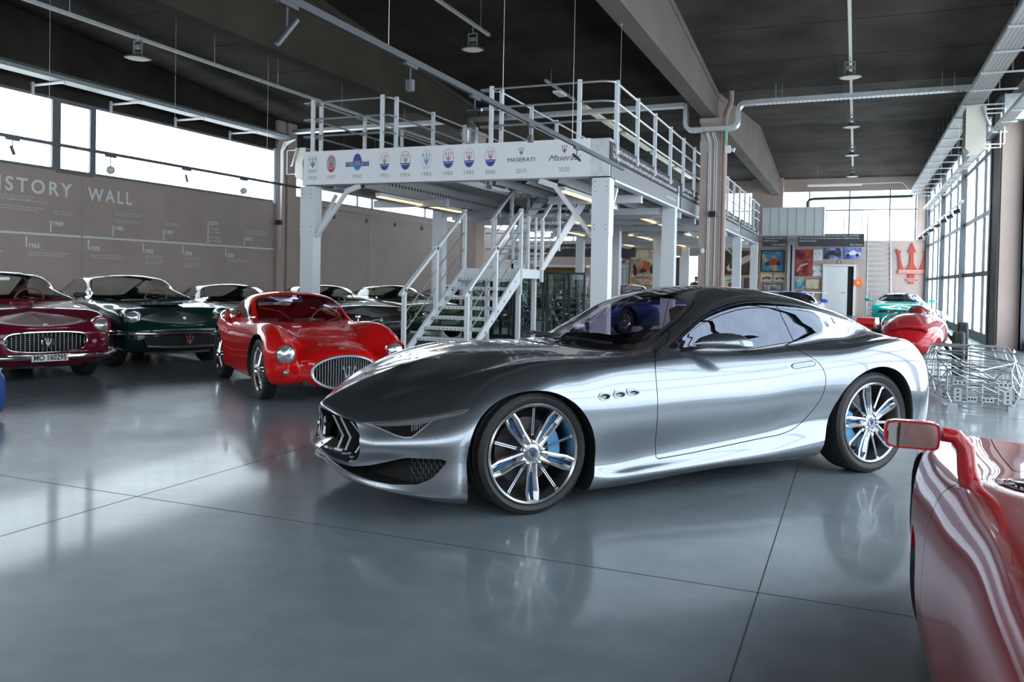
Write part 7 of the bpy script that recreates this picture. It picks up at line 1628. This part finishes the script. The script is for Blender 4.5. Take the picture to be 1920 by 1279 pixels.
for sx, R_, wx in ((1.25, .33, .66), (-1.25, .36, .68)):
    for sd in (1, -1): simple_wheel(rc, sx, sd*wx, R_, sd, .20, 'wire', .17)
    for sd in (1, -1):
        for z in (.27, .43): tubeo(rc, 'suspension_arm', [(sx+.15, sd*.36, z+.05), (sx, sd*.60, z), (sx-.15, sd*.36, z+.05)], .014, chrome)
        tubeo(rc, 'damper', [(sx, sd*.34, .62), (sx, sd*.56, .32)], .025, black_trim)
for sd in (-1,):
    b = MB(); b.prism([(1.0, .55), (1.05, .72), (.8, .80), (.35, .80), (.2, .70), (.3, .55)], sd*.84 if sd < 0 else .56, sd*.56 if sd < 0 else .84, 'y'); b.build('side_pod', P('pod_red', (.55, .01, .01), .25, coat=1), rc, True)
tubeo(rc, 'exhaust_pipe', [(1.1, -.50, .60), (.8, -.62, .62), (.2, -.62, .55), (-1.2, -.60, .42), (-1.9, -.58, .42)], .05, black_trim, 12)
for sd in (1, -1): tubeo(rc, 'side_seam', [(1.72, sd*.37, .66), (1.2, sd*.44, .74), (.6, sd*.46, .80), (0, sd*.44, .84), (-.6, sd*.36, .86)], .008, chrome)

# space frame of thin tubes
nick = P('nickel_tube', (.50, .53, .55), .3, .85)
fr = thing('wire_frame_chassis', 'bare silver space-frame chassis of thin welded tubes standing on the floor at the right', 'chassis', (1.36, 11.55, 0), math.radians(-92))
rnd = random.Random(11)
FR = {}
def node(k, x, y, z): FR[k] = (x, y, z)
XS = [1.15, .75, .35, -.05, -.5, -1.1, -1.75]
for i, x in enumerate(XS):
    wl_, wu_, zt = ((.30, .28, .27), (.36, .32, .38), (.42, .40, .46), (.48, .42, .54), (.50, .42, .58), (.46, .42, .56), (.40, .36, .50))[i]
    for sd in (1, -1): node((i, sd, 0), x, sd*wl_, .05); node((i, sd, 1), x-.02, sd*(wl_+.05), .05+.5*(zt-.05)); node((i, sd, 2), x-.05, sd*wu_, zt)
members = []
for i in range(len(XS)):
    for sd in (1, -1):
        members += [((i, sd, 0), (i, sd, 1)), ((i, sd, 1), (i, sd, 2))]
        if i < len(XS)-1:
            for l in range(3): members.append(((i, sd, l), (i+1, sd, l)))
            members += [((i, sd, 0), (i+1, sd, 1)), ((i, sd, 1), (i+1, sd, 2)), ((i+1, sd, 0), (i, sd, 1))]
    members += [((i, 1, 0), (i, -1, 0)), ((i, 1, 2), (i, -1, 2)), ((i, 1, 1), (i, -1, 1))]
    if i < len(XS)-1: members += [((i, 1, 0), (i+1, -1, 0)), ((i, 1, 2), (i+1, -1, 2)), ((i, 1, 0), (i, -1, 2))]
for a, c in members: b = MB(); b.tube(FR[a], FR[c], .0085, 6); b.build('frame_tube', nick, fr, True)
extra_t = [((1.15, 0, .05), (1.13, 0, .27)), ((1.15, -.30, .16), (1.15, .30, .16)), ((1.15, -.15, .05), (1.15, -.15, .27)), ((1.15, .15, .05), (1.15, .15, .27)),
           ((.3, .42, .46), (.5, .80, .30)), ((.5, .80, .30), (.75, .40, .22)), ((.5, .80, .30), (.1, .80, .32)), ((.1, .80, .32), (-.05, .53, .28)), ((.1, .80, .32), (.3, .82, .52)), ((.3, .82, .52), (.5, .80, .30)), ((.3, .82, .52), (-.05, .42, .54)), ((.5, .80, .30), (.45, .78, .06)), ((.45, .78, .06), (.4, .42, .05)),
           ((-.05, -.42, .54), (-.3, -.62, .40)), ((-.3, -.62, .40), (-.5, -.55, .3)), ((-.3, -.62, .40), (.35, -.40, .46)), ((.75, .0, .38), (.35, .4, .46)), ((.75, 0, .38), (.35, -.4, .46)), ((-.05, 0, .54), (.35, .4, .46)), ((-.5, 0, .05), (-.5, 0, .58)), ((-.5, 0, .58), (-.95, .42, .56)), ((-.5, 0, .58), (-.95, -.42, .56))]
for a, c in extra_t: b = MB(); b.tube(a, c, .0085, 6); b.build('frame_tube', nick, fr, True)
for x, y, dx, dz in ((1.16, .24, .08, .15), (1.16, -.24, .08, .15), (1.16, .05, .12, .06), (1.16, -.10, .10, .06), (.78, .36, .08, .14), (.78, -.36, .08, .14), (1.12, .22, .14, .05), (1.12, -.22, .14, .05), (-.45, .2, .10, .12), (-.45, -.2, .10, .12)):
    zc0 = .14 if dz > .1 else (.27 if abs(y) == .22 else .10); b = MB(); b.obox((x, y, zc0), (.003, 0, 0), (0, dx*.5, 0), (0, 0, dz*.5)); g_ = b.build('gusset_plate', nick, fr, True)
    c = MB()
    for k in (-.3, 0, .3): c.tube((x+.0035, y+(dx*k if dz < .1 else 0), zc0+(dz*k if dz >= .1 else 0)), (x+.0045, y+(dx*k if dz < .1 else 0), zc0+(dz*k if dz >= .1 else 0)), .012, 8)
    c.build('lightening_hole', black_trim, g_, True)
for x, y in ((1.17, .29), (1.17, -.29)): b = MB(); b.box(x-.04, x+.04, y-.05, y+.05, .0, .05); b.build('stand_foot', nick, fr, True)
for x in (-.5, -1.75):
    for y in ((.45, -.45) if x > -1 else (.40, -.40)): b = MB(); b.tube((x, y*.95, 0), (x, y*.95, .05), .015, 6); b.build('stand_foot', nick, fr, True)
b = MB(); b.ball((-.07, -.42, .56), .03, 10, 6); b.build('ball_joint', chrome, fr, True, True); b = MB(); b.ball((-.07, .42, .56), .03, 10, 6); b.build('ball_joint', chrome, fr, True, True)

# ---------------------------------------------------------------- foreground red car
fgp = PAINT('foreground_red', (.36, .006, .010), 0, .3, spec=.6)
net = gen_net(2.10, -2.3, .95, zb=.12, zn=.42, zlead=.61, zf=.74, zcowl=.79, zbelt=.82, zroof=1.08, xc=.35, xt=-.45, xr=-1.1, xe=-2.0, zdeck=.80, ztl=.74, wr=.56, nb=.30, fend=.005, crown=.01, waist=.03)
FG = car('foreground_red_car', 'glossy red sports car with a boxy door mirror, cut off by the right edge', (1.14, 2.20), 90, net, fgp, 1.28, -1.3, .32, .21, 'alloy', .85, .05,
    ws=[(.50,-.3),(.50,0),(.44,.40),(.35,.70),(.31,.78),(-.36,.60),(-.43,.56),(-.40,.3),(-.38,0),(-.38,-.3)], sideg=[(.16,.84),(-.1,.93),(-.40,1.0),(-.7,1.03),(-1.1,1.0),(-1.4,.90),(-1.5,.85)], rear=[(-1.2,-.3),(-1.2,.46),(-1.9,.40),(-1.92,-.3)], cabin=(.03, .03, .03), xs=(.35, -.75), zc_=.79, w=.93, zseat=.22, trimc=dark_gloss, det=1.5)
s, t, f = FG['s'], FG['t'], FG['f']
F1 = s.poly([(.93,.14),(.93,.40),(.90,.52),(.78,.50),(.72,.30),(.76,.14)], 'side', lambda Q: Q[:, 1] > .5); sc_, f = s.split(f, F1)
s.rim('scoop_wall', f, F1, .14, fgp, t, (-.15, -1, 0)); b = MB(); b.box(.60, .92, .70, .71, .12, .55); b.box(.60, .92, -.71, -.70, .12, .55); b.build('scoop_dark', gap_black, t, True)
F2 = s.poly([(.55,.14),(.56,.5),(.50,.72),(.40,.80),(-.2,.96),(-.95,1.0),(-.95,.6),(-.85,.3),(-.75,.14)], 'side', lambda Q: Q[:, 1] > .4); dr, dg_, f = s.gap(f, F2, .003)
s.emit('door', dr, fgp, t, False, sides=(1, -1)); s.emit('shut_line', dg_, gap_black, t, False, push=-.004, sides=(1, -1))
F3 = s.poly([(2.2,-.2),(2.0,0),(1.95,.4),(1.75,.62),(1.2,.66),(.60,.70),(.58,.3),(.60,0),(.6,-.2)], 'top', lambda Q: Q[:, 2] > .4); bn, hg_, f = s.gap(f, F3, .002); s.emit('bonnet', bn, fgp, t); s.emit('shut_line', hg_, gap_black, t, push=-.003)
FG['f'] = f; finish(FG, fgp)
for sd in (1, -1):
    b = MB(); c0 = V3(.39, sd*.98, .897)
    # rounded rectangular housing, mirror glass facing rearwards
    out = curve2([(-.068,-.026),(-.063,-.036),(0,-.039),(.063,-.036),(.070,-.025),(.070,.025),(.063,.034),(0,.037),(-.063,.034),(-.068,.025)], 3)
    prof = [(0.0, 1.0), (.03, 1.02), (.065, .93), (.085, .70), (.092, .35)]
    vs = []
    for d_, k in prof: vs += [tuple(c0+V3(d_, sd*y*k, z*k)) for y, z in out]
    n = len(out); fs = [(j*n+i, j*n+(i+1) % n, (j+1)*n+(i+1) % n, (j+1)*n+i) for j in range(len(prof)-1) for i in range(n)]+[tuple(range((len(prof)-1)*n, len(prof)*n))]
    b.add(vs, fs if sd < 0 else [q[::-1] for q in fs]); mo = b.build('door_mirror', fgp, t, True, True, sharp=50)
    g = MB(); g.add([tuple(c0+V3(.002, sd*y*.90, z*.88)) for y, z in out], [tuple(range(n))]); g.build('mirror_glass', P('mirror_silver', (.75, .72, .70), .03, 1.), mo, True)
    g = MB(); g.add([tuple(c0+V3(.0015, sd*y*1.0, z*1.0)) for y, z in out]+[tuple(c0+V3(.0015, sd*y*.90, z*.88)) for y, z in out], [(i, (i+1) % n, n+(i+1) % n, n+i) for i in range(n)]); g.build('mirror_rim', fgp, mo, True)
    g = MB(); g.box(c0[0]+.002, c0[0]+.03, c0[1]+sd*.068-.006, c0[1]+sd*.068+.006, .880, .903); g.build('side_repeater', P('amber', (.75, .12, .02), .3), mo, True)
    g = MB(); g.path([c0+V3(.03, -sd*.075, .004), c0+V3(.035, -sd*.11, .0), c0+V3(.03, -sd*.135, -.03), c0+V3(.02, -sd*.14, -.09), c0+V3(.02, -sd*.15, -.13)], [.020, .022, .024, .026, .03], 12); g.build('mirror_arm', fgp, mo, True, True)

# ---------------------------------------------------------------- blue and white lettered pod at the left edge
bp_ = thing('lettered_blue_pod', 'small blue wheeled pod covered in white lettering, cut off by the left edge', 'display model', (-7.20, 4.72, 0), math.radians(8))
SEC = [(.36, .30, .24, .19), (.34, .34, .24, .215), (.27, .37, .25, .235), (.1, .38, .25, .24), (-.5, .36, .27, .25), (-1.0, .25, .27, .2), (-1.3, .08, .27, .08)]
vs = []; n = 24
for x, w, z, h in SEC:
    for i in range(n): a = 2*PI*i/n; c, q = math.cos(a), math.sin(a); vs.append((x, w*math.copysign(abs(c)**.55, c), z+h*math.copysign(abs(q)**.55, q)))
fs = [(j*n+i, j*n+(i+1) % n, (j+1)*n+(i+1) % n, (j+1)*n+i) for j in range(len(SEC)-1) for i in range(n)]+[tuple(range(n-1, -1, -1)), tuple(range((len(SEC)-1)*n, len(SEC)*n))]
podm = P('pod_blue', (.01, .06, .26), .35, coat=.5); link_mesh('pod_shell', vs, fs, podm, bp_, True, True, sharp=50)
podw = P('pod_white', (.62, .70, .80), .5)
b = MB()
for k in range(5): put_text(b, 'MASERATI', .07, (.365, 0, .40-k*.085), (0, 1, 0), (0, 0, 1), .46-.03*k)
b.build('pod_lettering', podw, bp_, True)
b = MB()
for sd in (1, -1):
    for k in range(4): yy = sd*.385; b.add([(.25-.18*k, yy, .44), (.20-.18*k, yy, .44), (.02-.18*k, yy, .08), (.07-.18*k, yy, .08)], [(0, 1, 2, 3) if sd < 0 else (3, 2, 1, 0)])
for k in range(3): b.add([(.3, -.3+.22*k, .491), (.3, -.24+.22*k, .491), (-.3, -.24+.22*k, .515), (-.3, -.3+.22*k, .515)], [(0, 1, 2, 3)])
b.build('pod_stripe', podw, bp_, True)
for x in (.0, -.8):
    for sd in (1, -1): b = MB(); b.lathe([(.0, -.02), (.07, -.02), (.075, 0), (.07, .02), (0, .02)], 16, (x, sd*.30, .075), 'y'); b.build('pod_wheel', rubber, bp_, True)
